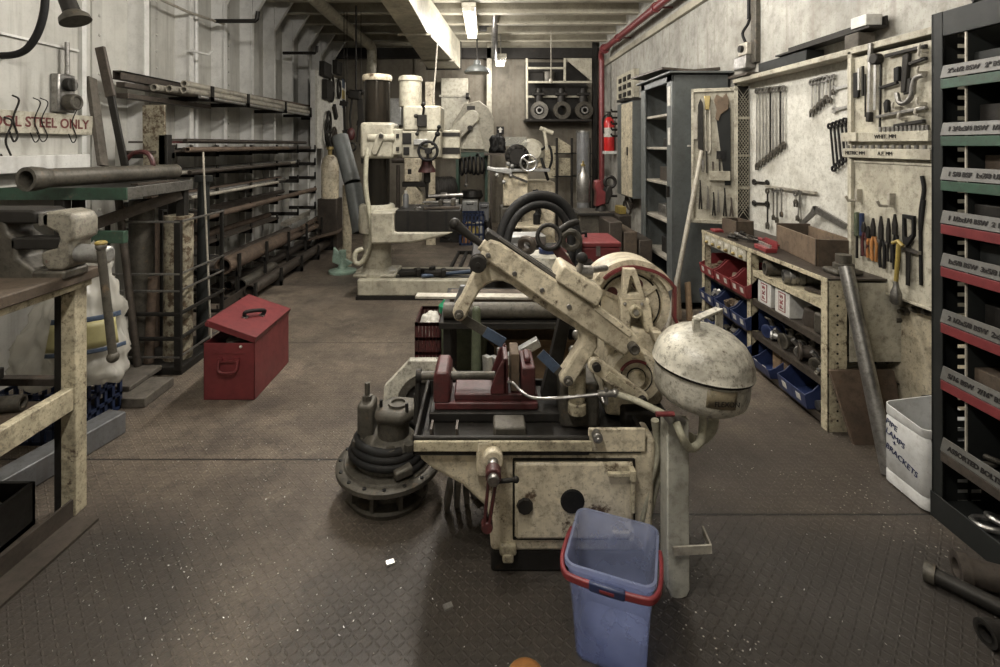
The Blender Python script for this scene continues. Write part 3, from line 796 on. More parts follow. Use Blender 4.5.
def onsack(z0, z1, a0, a1, mt_, nm):
    vs, fs = [], []
    for i in range(5):
        z = z0 + (z1 - z0) * i / 4
        r = 0.26 - 0.25 * max(0, z - 0.4) if z > 0.33 else 0.27
        for k in range(7):
            a = a0 + (a1 - a0) * k / 6
            vs.append((-2.20 + (r * 1.05 + 0.045) * math.cos(a) + 0.06 * (z - 0.4), 2.69 + (r * 0.72 + 0.045) * math.sin(a), z))
    for i in range(4):
        for k in range(6):
            fs.append((i * 7 + k, i * 7 + k + 1, i * 7 + k + 8, i * 7 + k + 7))
    o = MB().add(vs, fs).build(nm, mt_, t)
    o.modifiers.new('thick', 'SOLIDIFY').thickness = 0.002
onsack(0.60, 0.625, -1.5, -0.2, M['bluesteel'], 'printed_band')
onsack(0.47, 0.60, -1.5, -0.35, mat('faded yellow print', (0.42, 0.38, 0.18), 0.4, 0, 0.3, (0.3, 0.28, 0.2), 9, 0, bump=0), 'printed_panel')
onsack(0.445, 0.465, -1.5, -0.2, M['bluesteel'], 'printed_band')

# ---- square tube on the floor
a, b = V((-2.08, 1.95, 0.056)), V((-1.925, 2.62, 0.056))
MB().beam(a, b, 0.11, 0.11).build('square_tube', M['greypipe'], None, 0.006, label='grey blue square steel tube lying on the floor past the bench leg', cat='tube')

# ---- wooden vice bench
BZ = 0.99
t = thing('vice_bench', 'worn cream and dark work bench carrying the vice at the left', 'bench', (-2.1, 1.6, 0))
MB().box(-2.75, -1.625, 0.9, 2.12, BZ - 0.045, BZ).build('bench_top', M['darkwood'], t, 0.006)
MB().box(-2.74, -1.65, 0.92, 2.10, BZ - 0.075, BZ - 0.046).build('top_frame', M['cream_dirty'], t, 0.003)
for y in (2.05, 1.0):
    l = MB().box(-1.715, -1.655, y - 0.03, y + 0.03, 0, BZ - 0.07).build('leg', M['cream_dirty'], t, 0.004)
    MB().box(-1.74, -1.715, y - 0.03, y + 0.03, 0, BZ - 0.07).build('leg_angle', M['dark'], l)
    MB().box(-2.72, -2.66, y - 0.03, y + 0.03, 0, BZ - 0.07).build('leg', M['cream_dirty'], t, 0.004)
MB().box(-1.70, -1.66, 1.03, 2.02, 0.43, 0.52).build('side_rail', M['cream_dirty'], t, 0.004)
MB().box(-2.66, -1.74, 2.03, 2.07, 0.52, 0.55).build('back_rail', M['bar'], t, 0.003)
MB().box(-2.66, -1.71, 0.95, 2.02, 0.44, 0.465).build('shelf', M['darkwood'], t, 0.003)
for i, (x0, y0, x1, y1, r) in enumerate(((-2.55, 1.75, -1.80, 1.95, 0.03), (-2.5, 1.6, -1.85, 1.78, 0.026), (-2.45, 1.3, -1.8, 1.5, 0.032))):
    MB().pipe((x0, y0, 0.467 + r), (x1, y1, 0.467 + r), r, r * 0.7, 14).build('pipe_offcut', M['iron'], None, label='greasy pipe offcut on the shelf of the vice bench, %s from the far end' % ORD[i], cat='pipe', group='pipe offcuts on the bench shelf')
MB().box(-2.5, -1.95, 1.97, 2.03, 0.555, 0.60).build('steel_bar', M['dark'], None, 0.004, label='dark square bar on the back rail of the vice bench', cat='bar')
# the vice
t = thing('bench_vice', 'heavy grimy cast bench vice on the left bench', 'vice', (-2.0, 1.9, BZ))
VA, VD = 1.92, 0.125          # near face and width of the jaws
def vx(pts): return [P(a_, b_, VA) for a_, b_ in pts]
m = MB().prism(vx([(-60, 281), (34, 281), (34, 270), (16, 258), (17, 240), (6, 233), (4, 218), (-60, 218)]), (0, VD, 0))
m.build('fixed_jaw', M['iron'], t, 0.012, seg=3)
MB().prism(vx([(-60, 224), (36, 224), (36, 213), (30, 210), (-60, 210)]), (0, VD + 0.02, 0)).build('jaw_plate', M['dark'], t, 0.008)
MB().prism(vx([(10, 238), (60, 238), (60, 250), (10, 250)]), (0, VD - 0.05, 0)).build('slide', M['dark'], t, 0.006)
m = MB().prism(vx([(41, 226), (40, 216), (44, 212), (58, 211), (70, 214), (74, 221), (74, 240), (67, 243), (66, 266), (62, 271), (47, 271), (41, 264), (40, 253), (54, 247), (59, 240), (57, 233)]), (0, VD, 0))
m.build('moving_jaw', mat('worn vice casting', (0.27, 0.25, 0.20), 0.5, 0.3, 0.8, (0.03, 0.025, 0.02), 9, 0.35, (0.16, 0.08, 0.07), 0.5), t, 0.014, seg=3)
MB().prism(vx([(38, 226), (38, 213), (48, 213), (48, 226)]), (0, VD + 0.015, 0)).build('jaw_plate', M['steel'], t, 0.003)
MB().prism(vx([(30, 281), (64, 281), (64, 271), (30, 271)]), (0, VD, 0)).build('swivel_base', M['iron'], t, 0.01)
sy = VA + VD / 2
MB().cyl(P(70, 252, sy), P(110, 255, sy), 0.036).build('screw_head', M['alu'], t, 0.012, seg=3)
ha = P(101, 250, sy - 0.04)
MB().cyl(ha, P(113, 356, sy - 0.04), 0.015).sphere(P(113, 357, sy - 0.04), 0.022).build('handle_bar', M['iron'], t)
MB().sphere(P(101, 246, sy - 0.04), 0.02).build('handle_knob', M['steel'], t)
MB().torus(P(101, 243, sy - 0.04), (0, 0, 1), 0.014, 0.008, 18, 8).build('handle_collar', M['yellow'], t)
# scrap box under the bench
t = thing('scrap_box', 'dark open steel box of scrap under the vice bench', 'box', (-2.0, 1.72, 0))
x0, x1, y0, y1 = -2.30, -1.78, 1.36, 1.98
MB().box(x0, x1, y0, y1, 0, 0.02).build('bottom', M['dark'], t)
for a in ((x0, x0 + 0.015, y0, y1), (x1 - 0.015, x1, y0, y1), (x0, x1, y0, y0 + 0.015), (x0, x1, y1 - 0.015, y1)):
    MB().box(*a, 0, 0.17).build('side', M['dark'], t, 0.002)
sl = ('by the far side', 'in the far aisle corner', 'in the middle', 'near the middle and the aisle', 'by the wall side', 'at the front', 'at the front next to the aisle')
for i, (x, y) in enumerate(((-2.08, 1.86), (-1.88, 1.87), (-2.02, 1.68), (-1.86, 1.68), (-2.2, 1.66), (-2.05, 1.48), (-1.88, 1.50))):
    MB().obox((x, y, 0.10 + U(0, 0.02)), (U(0.09, 0.15), U(0.08, 0.13), U(0.05, 0.09)), (U(-18, 18), U(-18, 18), U(0, 90))).build('scrap_lump', M['iron'], None, 0.02, label='greasy scrap lump in the box under the bench, ' + sl[i], cat='scrap', group='scrap lumps')
# channel on the floor along the bench
a, b = V((-1.655, 1.1, 0)), V((-1.60, 2.0, 0))
d = (b - a).normalized(); w = V((d.y, -d.x, 0))
m = MB().beam(a + V((0, 0, 0.006)), b + V((0, 0, 0.006)), 0.115, 0.010).beam(a - w * 0.055 + V((0, 0, 0.04)), b - w * 0.055 + V((0, 0, 0.04)), 0.010, 0.08)
m.build('angle_iron', M['bar'], None, label='dark rusty angle iron lying on the floor along the vice bench', cat='bar')
# ================================================================== the back of the shop
def ring_px(m, c, r, th, Y0, Y1, n=24):
    m.pipe((c.x, Y0, c.z), (c.x, Y1, c.z), r, r - th, n)


# ---- radial drill
DX, DY = -1.10, 5.1
t = thing('radial_drill', 'large cream radial drilling machine with a shiny black column', 'drill', (DX, DY, 0))
MB().box(-1.25, 0.0, 4.83, 5.38, 0.0, 0.035).build('base_skirt', M['dark'], t)
MB().box(-1.24, -0.02, 4.84, 5.36, 0.035, 0.195).build('base_plate', M['cream_clean'], t, 0.015)
for y in (4.95, 5.08, 5.21):
    MB().box(-0.88, -0.06, y - 0.035, y + 0.035, 0.195, 0.203).build('bed_slot', M['dark'], t)
MB().lathe([(0, 0.195), (0.21, 0.195), (0.21, 0.225), (0.19, 0.235), (0.165, 0.25), (0.145, 0.27), (0.14, 0.62), (0.15, 0.64), (0, 0.64)], (DX, DY, 0)).build('column_foot', M['cream_clean'], t)
MB().box(DX - 0.2, DX + 0.22, DY - 0.2, DY + 0.2, 0.195, 0.23).build('foot_flange', M['cream_clean'], t, 0.03)
MB().lathe([(0, 0.62), (0.18, 0.62), (0.185, 0.66), (0.18, 0.88), (0.165, 0.9), (0, 0.9)], (DX, DY, 0)).build('table_clamp', M['cream_clean'], t)
# table arm: deep at the column, thin to the right
arm = [(DX, 4.78, 0.86), (-0.87, 4.78, 0.86), (-0.87, 4.78, 0.665), (-0.30, 4.78, 0.665), (-0.42, 4.78, 0.62), (-0.70, 4.78, 0.56), (DX, 4.78, 0.55)]
MB().prism(arm, (0, 0.34, 0)).build('table_arm', M['cream_clean'], t, 0.02)
tb = MB().box(-0.86, -0.24, 4.80, 5.32, 0.67, 0.87).build('box_table', M['dark'], t, 0.006)
for x in (-0.74, -0.55, -0.37):
    MB().box(x - 0.012, x + 0.012, 4.795, 4.802, 0.68, 0.87).build('table_slot', M['black'], tb)
MB().cyl((-0.5, 4.93, 0.62), (-0.35, 4.85, 0.58), 0.01).sphere((-0.35, 4.85, 0.58), 0.025).sphere((-0.50, 4.93, 0.62), 0.02).build('clamp_lever', M['dark'], t)
MB().lathe([(0, 0.88), (0.127, 0.88), (0.127, 2.16), (0, 2.16)], (DX, DY, 0), n=40).build('column', M['gloss'], t)
MB().lathe([(0, 2.15), (0.145, 2.15), (0.15, 2.165), (0.15, 2.195), (0.14, 2.21), (0, 2.21)], (DX, DY, 0), n=40).build('column_cap', M['cream'], t)
# arm sleeve + arm
MB().box(DX - 0.135, DX + 0.2, DY - 0.17, DY + 0.15, 1.365, 1.725).build('arm_sleeve', M['cream_clean'], t, 0.03)
MB().box(DX + 0.1, -0.66, DY - 0.16, DY + 0.1, 1.40, 1.66).build('arm', M['cream_clean'], t, 0.015)
MB().box(-0.64, -0.25, DY - 0.12, DY + 0.12, 1.36, 1.65).build('arm', M['cream_clean'], t, 0.012)
MB().box(-0.46, -0.25, DY - 0.125, DY - 0.118, 1.585, 1.625).box(-0.46, -0.25, DY - 0.125, DY - 0.118, 1.41, 1.475).build('slideway', M['dark'], t)
yy = DY - 0.175
MB().prism([P(374, 155, yy), P(371.5, 152, yy), P(377, 135, yy), P(381, 132, yy), P(385, 135, yy), P(384, 139, yy), P(377, 155, yy)], (0, -0.03, 0)).build('lock_lever', M['cream_clean'], t, 0.008)
MB().cyl(P(381, 136, yy), P(381, 136, yy - 0.05), 0.022).build('lever_nut', M['dark'], t)
MB().cyl(P(368, 138, yy + 0.03), P(395, 138, yy + 0.03), 0.045).build('clamp_boss', M['cream_clean'], t, 0.008)
MB().box(P(396, 0, yy).x, P(399, 0, yy).x, yy, yy + 0.2, 1.57, 1.61).box(P(396, 0, yy).x, P(399, 0, yy).x, yy, yy + 0.2, 1.44, 1.48).build('stop_block', M['dark'], t)
# head
hy = 4.78
def hb(x0, x1, y0, y1, d=0.42, dy=0.0):
    a, b = P(x0, y0, hy), P(x1, y1, hy)
    return MB().box(a.x, b.x, hy + dy, hy + dy + d, b.z, a.z)
hb(402, 440.5, 131, 158).build('drill_head', M['cream_clean'], t, 0.012)
hb(403, 441, 105.5, 131).build('gear_box', M['cream_clean'], t, 0.02)
c = P(410.5, 105.5, hy + 0.2)
MB().lathe([(0, -0.01), (0.112, -0.01), (0.112, 0.235), (0.12, 0.24), (0.12, 0.26), (0.112, 0.285), (0.09, 0.292), (0, 0.292)], c).build('motor_cover', M['cream_clean'], t)
for a in ((402.5, 411.5, 133, 144), (403.5, 409.5, 147, 155)):
    hb(*a, 0.02, -0.012).build('dial_plate', M['black'], t, 0.003)
hb(417.5, 427, 115, 127, 0.05, -0.05).build('switch_box', M['dark'], t, 0.006)
MB().tube([P(419, 128, hy - 0.03), P(417, 133, hy - 0.04)], 0.008).sphere(P(417, 134, hy - 0.04), 0.018).build('switch_lever', M['dark'], t)
MB().tube([P(423, 116, hy - 0.02), P(424, 108, hy - 0.06), P(422, 104.5, hy - 0.1)], 0.013).sphere(P(423.5, 104, hy - 0.1), 0.022).sphere(P(416, 116, hy - 0.05), 0.022).build('gear_lever', M['dark'], t)
hb(414, 428, 139, 145, 0.05, -0.04).build('feed_block', M['alu'], t, 0.006)
c = P(428, 151, hy - 0.1)
m = MB().torus(c, (0, 1, 0), 0.088, 0.014, 32, 10)
for k in range(3):
    a = 2 * PI * k / 3 + 0.5
    m.cyl(c, c + V((math.cos(a) * 0.088, 0, math.sin(a) * 0.088)), 0.012, n=8)
m.cyl(c - V((0, 0.02, 0)), c + V((0, 0.12, 0)), 0.03)
m.build('hand_wheel', M['black'], t)
MB().tube([P(432, 145, hy - 0.06), P(437, 134, hy - 0.09), P(439, 127, hy - 0.12)], 0.011).sphere(P(437.5, 134, hy - 0.09), 0.026).sphere(P(439, 127, hy - 0.12), 0.02).build('feed_lever', M['black'], t)
# spindle
s0 = P(427, 158, hy + 0.2)
MB().lathe([(0, 0), (0.05, 0), (0.055, -0.09), (0.035, -0.1), (0.035, -0.24), (0.02, -0.25), (0.012, -0.40), (0, -0.41)], s0, (0, 0, 1)).build('spindle', M['dark'], t)
MB().lathe([(0.03, 0), (0.085, -0.10), (0.088, -0.12), (0.05, -0.12), (0.03, 0)], P(427, 160, hy + 0.14), (0, 0, 1)).build('drill_guard', M['redold'], t)
MB().tube(cr([P(368, 148, 4.95), P(366, 165, 4.92), P(366, 190, 4.9), P(371, 225, 4.9), P(370, 245, 4.9), P(362, 262, 4.88), P(355, 262, 4.88), P(356, 252, 4.9), P(363, 249, 4.93)], 6), 0.024, 10).build('supply_hose', M['hosec'], t)

# drill vice and tools on the table
t = thing('drill_vice', 'dark low machine vice lying on the drill table', 'vice', (-0.42, 5.02, 0.87))
MB().box(-0.56, -0.30, 4.94, 5.12, 0.871, 0.90).build('base', M['dark'], t, 0.004)
MB().box(-0.34, -0.30, 4.94, 5.12, 0.90, 0.96).box(-0.46, -0.42, 4.94, 5.12, 0.90, 0.95).build('jaw', M['iron'], t, 0.004)
MB().cyl((-0.62, 5.03, 0.925), (-0.34, 5.03, 0.925), 0.014).cyl((-0.62, 4.97, 0.925), (-0.62, 5.09, 0.925), 0.008).build('screw', M['steel'], t)
MB().beam((-0.60, 4.87, 0.885), (-0.25, 4.93, 0.885), 0.04, 0.024).build('steel_bar', M['bar'], None, 0.004, label='dark bar lying along the front of the drill table', cat='bar')
MB().lathe([(0, 0), (0.035, 0), (0.035, 0.02), (0.02, 0.03), (0.022, 0.05), (0, 0.05)], (-0.66, 4.88, 0.871)).build('machine_part', M['steel'], None, label='small round steel part on the left of the drill table', cat='part')
MB().cyl((-0.58, 5.0, 0.985), (-0.22, 5.0, 1.0), 0.02).cyl((-0.44, 5.0, 0.99), (-0.38, 5.0, 0.993), 0.034).build('drill_chuck_arbor', M['steel'], None, label='dull steel arbor resting across the drill vice', cat='tool')
t = thing('spray_can', 'small white topped can standing on the drill table near the column', 'can', (-0.80, 5.05, 0.87))
MB().lathe([(0, 0), (0.03, 0), (0.03, 0.12), (0.015, 0.14), (0, 0.14)], (-0.80, 5.05, 0.871)).build('can_body', M['greypipe'], t)
MB().lathe([(0, 0), (0.016, 0), (0.016, 0.03), (0, 0.03)], (-0.80, 5.05, 1.01)).build('cap', M['label'], t)

for i, (x, y, rz) in enumerate(((-0.75, 4.95, 10), (-0.62, 5.02, -12), (-0.50, 4.93, 4))):
    m = MB().obox((x, y, 0.235), (0.2, 0.05, 0.05), (0, 0, rz))
    m.obox((x + 0.09, y, 0.245), (0.05, 0.09, 0.07), (0, 0, rz))
    m.build('clamp_block', M['dark'], None, 0.01, label='dark clamp block lying on the drill base, %s from the column' % ORD[i], cat='block', group='clamp blocks on the drill base')
MB().cyl((-0.62, 4.88, 0.222), (-0.15, 5.06, 0.222), 0.018).build('steel_rod', M['bluesteel'], None, label='bluish round bar lying over the blocks on the drill base', cat='rod')

# ---- pedestal grinder behind the table
t = thing('pedestal_grinder', 'cream pedestal machine standing behind the drill table', 'grinder', P(411, 205, 8.0) * 1.0)
Y = 8.0
t.location.z = 0
m = MB().prism([P(401, 215, Y), P(424, 215, Y), P(422, 196, Y), P(416, 187, Y), P(407, 187, Y), P(402, 196, Y)], (0, 0.3, 0))
a = P(402, 210, Y); b = P(424, 0, Y)
m.box(a.x, b.x, Y, Y + 0.3, 0, a.z)
m.build('pedestal', M['cream'], t, 0.01)
a, b = P(404, 158, Y - 0.02), P(420, 182, Y - 0.02)
MB().box(a.x, b.x, Y - 0.02, Y + 0.25, b.z, a.z).build('housing', M['cream'], t, 0.02)
MB().box(a.x + 0.06, a.x + 0.12, Y - 0.03, Y - 0.015, P(0, 174, Y).z, P(0, 169, Y).z).build('name_plate', M['dark'], t)
MB().box(a.x - 0.04, b.x + 0.1, Y + 0.02, Y + 0.2, P(0, 187, Y).z, P(0, 182, Y).z).build('neck', M['dark'], t, 0.01)
MB().cyl(P(398, 165, Y + 0.1), P(398, 210, Y + 0.1), 0.03).cyl(P(392, 160, Y + 0.1), P(408, 160, Y + 0.1), 0.05).build('side_shaft', M['bar'], t)

# ---- grey flexible duct leaning left of the drill
t = thing('suction_duct', 'thick grey tube leaning against the drill column from the pipe rack', 'duct', P(362, 232, 5.35))
a, b, c = P(340, 137, 5.75), P(353, 185, 5.55), P(361, 232, 5.4)
MB().pipe(b - (b - a).normalized() * 0.03, a, 0.093, 0.082, 28).build('tube_upper', M['greylocker'], t)
MB().pipe(c, b, 0.092, 0.08, 28).build('tube_lower', M['greylocker'], t)

# ---- white gadget board, hoists and bottles on the left at the back
BXX = -2.45
t = thing('wall_board', 'white tool board with dark boxes and rings past the pipe rack', 'board', (BXX, 8.0, 1.5))
MB().box(BXX - 0.03, BXX, 7.3, 8.8, 1.45, 2.6).build('panel', M['board'], t)
MB().box(BXX - 0.1, BXX - 0.03, 7.3, 7.36, 0, 2.6).box(BXX - 0.1, BXX - 0.03, 8.74, 8.8, 0, 2.6).build('support_post', M['white'], t)
for i, (px, py, w, h) in enumerate(((322, 70, 0.36, 0.22), (334, 68, 0.3, 0.22), (324, 90, 0.30, 0.30))):
    c = W(px + 1, py, BXX)
    MB().box(BXX, BXX + 0.08, c.y - w / 2, c.y + w / 2, c.z - h / 2, c.z + h / 2).build('control_box', M['dark'], None, 0.008, label='dark square box on the white gadget board, ' + ('upper near one', 'upper far one', 'the lower one')[i], cat='box', group='dark boxes on the gadget board')
for i, (px, py, r) in enumerate(((331.5, 88, 0.21), (339, 89, 0.15), (329, 122, 0.16))):
    c = W(px, py, BXX + 0.03)
    MB().torus(c, (1, 0.15, 0), r, 0.022, 28, 8).build('ring_gasket', M['dark'], None, label='dark ring hanging on the white gadget board, ' + ('the large upper one', 'the far upper one', 'the one low by the grey duct')[i], cat='ring', group='rings on the gadget board')
c = W(335, 112, BXX + 0.02)
MB().obox(c, (0.05, 0.10, 0.24), (35, 0, 0)).build('file_block', M['dark'], None, 0.006, label='short dark block hung slanted on the white gadget board', cat='block')
for i, (py, mm_) in enumerate(((84, 'bluesteel'), (95, 'yellow'), (104, 'bluesteel'))):
    c = W(344, py, BXX + 0.001)
    MB().box(BXX + 0.0005, BXX + 0.004, c.y - 0.12, c.y + 0.05, c.z - 0.075, c.z + 0.075).build('safety_notice', M[mm_], None, label='small %s notice on the far edge of the white gadget board, %s' % ('yellow' if mm_ == 'yellow' else 'blue', ('top one', 'middle one', 'bottom one')[i]), cat='notice', group='notices')
t = thing('chain_hoist', 'black chain hoist hanging left of the drill column', 'hoist', P(353, 150, 6.6))
Y = 6.6
MB().cyl((P(356, 0, Y).x, Y, 3.34), P(356, 92, Y), 0.012).build('hanger', M['dark'], t)
MB().obox(P(355, 95, Y), (0.16, 0.14, 0.12), (0, 8, 0)).cyl(P(346, 93, Y), P(364, 92, Y), 0.035).build('hoist_body', M['dark'], t, 0.02)
MB().tube([P(352, 98, Y), P(350, 118, Y), P(351, 130, Y)], 0.014).tube([P(358, 98, Y), P(359, 120, Y), P(357, 142, Y)], 0.014).build('chain', M['dark'], t)
MB().sphere(P(351, 134, Y), 0.07, 14, (0.8, 0.7, 1.25)).build('lower_block', M['redold'], t)
MB().torus(P(352, 147, Y), (0, 1, 0), 0.05, 0.014, 20, 8).obox(P(361, 112, Y), (0.07, 0.05, 0.35), (0, -4, 0)).build('hook', M['dark'], t)
t = thing('gas_bottle', 'short cream gas bottle standing behind the pipe rack end', 'bottle', (-2.28, 7.3, 0.3))
c = P(330, 198, 7.3)
MB().lathe([(0, 0), (0.12, 0), (0.125, 0.02), (0.125, 0.48), (0.10, 0.58), (0.05, 0.63), (0, 0.63)], (c.x, 7.3, c.z)).build('bottle_body', M['cream'], t)
MB().lathe([(0.03, 0), (0.03, 0.08), (0.05, 0.09), (0.05, 0.13), (0, 0.13)], (c.x, 7.3, c.z + 0.62)).build('valve', M['brass'], t)
MB().box(c.x - 0.14, c.x + 0.14, 7.16, 7.44, 0, c.z).build('bottle_stand', M['bar'], None, 0.01, label='dark steel block under the short cream gas bottle', cat='stand')
MB().cyl((P(347, 0, 6.2).x, 6.2, 0), P(347, 185, 6.2), 0.055).build('steel_post', M['cream'], None, label='cream post standing between the rack and the drill', cat='post')
t = thing('pipe_stand', 'pale green pipe stand on the floor left of the drill base', 'stand', (-1.62, 5.9, 0))
MB().lathe([(0, 0), (0.16, 0), (0.16, 0.025), (0.06, 0.05), (0.04, 0.1), (0.04, 0.26), (0, 0.26)], (-1.68, 5.9, 0)).build('base', M['mint'], t)
MB().prism([(-1.80, 5.87, 0.12), (-1.64, 5.87, 0.06), (-1.56, 5.87, 0.11), (-1.68, 5.87, 0.18), (-1.78, 5.87, 0.30)], (0, 0.06, 0)).build('jaw', M['mint'], t, 0.01)

Y = 7.0
for i, (px, py, r, mm_) in enumerate(((328, 133, 0.20, 'dark'), (335, 138, 0.17, 'bar'), (331, 146, 0.15, 'dark'))):
    MB().torus(W(px, py, -2.43), (1, 0.12, 0.05 * i), r, 0.018, 26, 8).torus(W(px + 1, py + 2, -2.40), (1, 0.2, 0.1 * i), r * 0.9, 0.014, 26, 8).build('cable_loop', M[mm_], None, label='coiled cable hanging above the grey leaning tube, %s from the top' % ORD[i], cat='cable', group='cables above the grey tube')
for i, (px, py, h) in enumerate(((344, 100, 0.75), (361, 120, 0.6), (347, 158, 0.35))):
    c = P(px, py, 6.9)
    m = MB().cyl((c.x, c.y, 3.34), c, 0.006, n=6).beam(c, c + V((0.02, 0, -h)), 0.035, 0.02, (0, 1, 0)).obox(c + V((0, 0, -0.05)), (0.11, 0.05, 0.07), (0, 10, 0)).obox(c + V((0.03, 0, -h * 0.6)), (0.09, 0.05, 0.08), (0, -12, 0))
    m.build('bar_clamp', M['dark'], None, 0.004, label=('long bar clamp hanging left of the chain hoist', 'bar clamp hanging between the chain hoist and the column', 'short bar clamp hanging below the chain hoist')[i], cat='clamp')
# ---- disc sander / saw with the octagonal guard at the back
Y = 8.55
t = thing('cutting_machine', 'cream cutting machine with an octagonal guard and sloping arm by the back wall', 'machine', (P(472, 0, Y).x, Y, 0))
oc = [(452, 152), (452, 124), (460, 112), (464, 104), (479, 100.5), (489, 108), (494, 118), (494, 152)]
m = MB().pxp(oc, Y, 0.2)
m.build('guard', mat('dull grey cream guard', (0.33, 0.305, 0.24), 0.55, 0, 0.5), t, 0.012)
MB().pxp([(460, 149), (477, 120), (485, 149.5)], Y - 0.1, 0.08).build('triangle_guard', M['cream_clean'], t, 0.01)
A, B = P(453, 136, Y - 0.2), P(472, 117, Y - 0.2)
d = (B - A).normalized(); w = V((-d.z, 0, d.x))
pts = [A + w * 0.12, A - w * 0.12] + [B + (d * math.cos(a) - w * math.sin(a) * -1) * 0.12 for a in [-PI / 2 + PI * k / 8 for k in range(9)]]
MB().prism(pts, (0, 0.09, 0)).build('sloping_arm', M['cream_clean'], t, 0.015)
MB().cyl(P(470, 128, Y - 0.22), P(470, 128, Y), 0.045).box(P(467, 0, Y).x, P(475, 0, Y).x, Y - 0.02, Y, P(0, 110, Y).z, P(0, 106, Y).z).build('motor_boss', M['dark'], t)
MB().prism([P(436, 134, Y - 0.25), P(440, 128, Y - 0.25), P(458, 136, Y - 0.25), P(440, 137, Y - 0.25)], (0, 0.2, 0)).build('chute', M['cream_clean'], t, 0.01)
a = P(456, 152.5, Y); b = P(488, 157, Y)
t = thing('machine_bench', 'green steel bench frame under the octagonal guard at the back', 'bench', ((a.x + b.x) / 2, Y, 0))
MB().box(a.x, b.x, Y - 0.15, Y + 0.35, b.z, a.z).build('bench_top', M['green'], t, 0.005)
for x in (a.x + 0.03, b.x - 0.03):
    for y in (Y - 0.12, Y + 0.3):
        MB().box(x - 0.025, x + 0.025, y - 0.025, y + 0.025, 0, b.z).build('leg', M['green'], t, 0.004)
# coils of dark wire rope hung below the bench edge
for i, x in enumerate((461, 465, 469, 473, 477, 481)):
    c = P(x + 1, 165, Y - 0.22)
    MB().torus(c + V((0, U(-0.02, 0.02), U(-0.03, 0.02))), (0.96, 0.25, 0), 0.15 + U(-0.02, 0.02), 0.018, 24, 8).build('rope_coil', M['black'], None, label='%s of six black wire rope coils hanging under the green bench, counted from the drill' % ORD[i], cat='coil', group='black wire rope coils')
MB().tube([P(466, 168, Y - 0.25), P(466, 184, Y - 0.25)], 0.012).sphere(P(466, 185, Y - 0.25), 0.03).build('hook_chain', M['steel'], None, label='short hook chain below the wire rope coils', cat='chain')
# ventilation box above
t = thing('vent_box', 'cream sheet metal duct box on the back wall under the big duct', 'duct', (P(455, 0, 9.3).x, 9.3, 2.2))
a, b = P(441, 78, 9.2), P(468, 132, 9.2)
MB().box(a.x, b.x, 9.2, 9.69, b.z, a.z).build('box_body', M['cream_clean'], t, 0.01)
MB().box(a.x - 0.03, b.x + 0.03, 9.17, 9.69, P(0, 97, 9.2).z, P(0, 95, 9.2).z).build('flange', M['cream_clean'], t)
MB().cyl(P(466, 96, 9.15), P(469, 96, 9.15), 0.06).build('damper_knob', M['dark'], t)
a, b = P(390, 98, 9.4), P(401, 125, 9.4)
MB().box(a.x, b.x, 9.4, 9.69, b.z, a.z).build('wall_cabinet', M['alu'], None, 0.01, label='small pale cabinet on the back wall between the drill column and motor', cat='cabinet')
MB().beam((P(431, 0, 7.5).x, 7.5, 0), P(430, 82, 7.5), 0.14, 0.02, (0, 1, 0)).build('steel_plate', M['cream'], None, label='narrow cream plate standing behind the drill head', cat='plate')
# dark motor lump and cases at the back under the bench
t = thing('electric_motor', 'dark electric motor on the floor behind the drill table', 'motor', P(443, 190, 8.3))
c = P(443, 190, 8.3)
t.location.z = 0
m = MB().lathe([(0, -0.22), (0.10, -0.22), (0.20, -0.2), (0.22, -0.15), (0.22, 0.15), (0.2, 0.2), (0.08, 0.24), (0, 0.24)], c, (1, 0.2, 0))
for k in range(9):
    m.torus(c + V((1, 0.2, 0)).normalized() * (-0.14 + k * 0.035), (1, 0.2, 0), 0.222, 0.008, 24, 6)
m.build('motor_body', M['dark'], t)
MB().box(c.x - 0.2, c.x + 0.2, 8.15, 8.45, 0, c.z - 0.2).build('motor_plinth', M['bar'], t, 0.01)
t = thing('machine_casting', 'dark low round casting beside the electric motor', 'casting', P(472, 195, 8.75))
c = P(472, 196, 8.75); t.location.z = 0
MB().lathe([(0, c.z + 0.12), (0.17, c.z + 0.1), (0.2, c.z), (0.12, c.z - 0.1), (0.10, 0.1), (0.2, 0.0), (0, 0)], (c.x, 8.75, 0)).build('casting_body', M['dark'], t)
for i, (x0, x1, y0, y1, Y, mm_) in enumerate(((462, 478, 201, 212, 8.15, 'alu'), (479, 489, 204, 221, 7.9, 'greypipe'), (441, 458, 201, 209, 7.7, 'alu'))):
    a, b = P(x0, y0, Y), P(x1, y1, Y)
    t = thing('tool_case', 'pale grey tool case behind the blue crate, ' + ('the wide middle one', 'the upright right one', 'the one behind the drill table')[i], 'case', ((a.x + b.x) / 2, Y, 0))
    MB().box(a.x, b.x, Y, Y + 0.3, b.z, a.z).build('case_body', M[mm_], t, 0.012)
    MB().tube([((a.x + b.x) / 2 - 0.05, Y - 0.005, a.z - 0.03), ((a.x + b.x) / 2 - 0.05, Y - 0.03, a.z - 0.05), ((a.x + b.x) / 2 + 0.05, Y - 0.03, a.z - 0.05), ((a.x + b.x) / 2 + 0.05, Y - 0.005, a.z - 0.03)], 0.008).build('handle', M['dark'], t)
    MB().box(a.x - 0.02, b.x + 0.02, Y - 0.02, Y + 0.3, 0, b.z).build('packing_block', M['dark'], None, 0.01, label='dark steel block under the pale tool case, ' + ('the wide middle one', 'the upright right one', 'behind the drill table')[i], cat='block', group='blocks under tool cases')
t = crate('plastic_crate', 'navy crate with pale jars standing behind the drill table', (P(472, 0, 7.7).x, 7.65, 0.0), 0.36, 0.36, 0.47, M['bluedark'])
cx = P(472, 0, 7.7).x
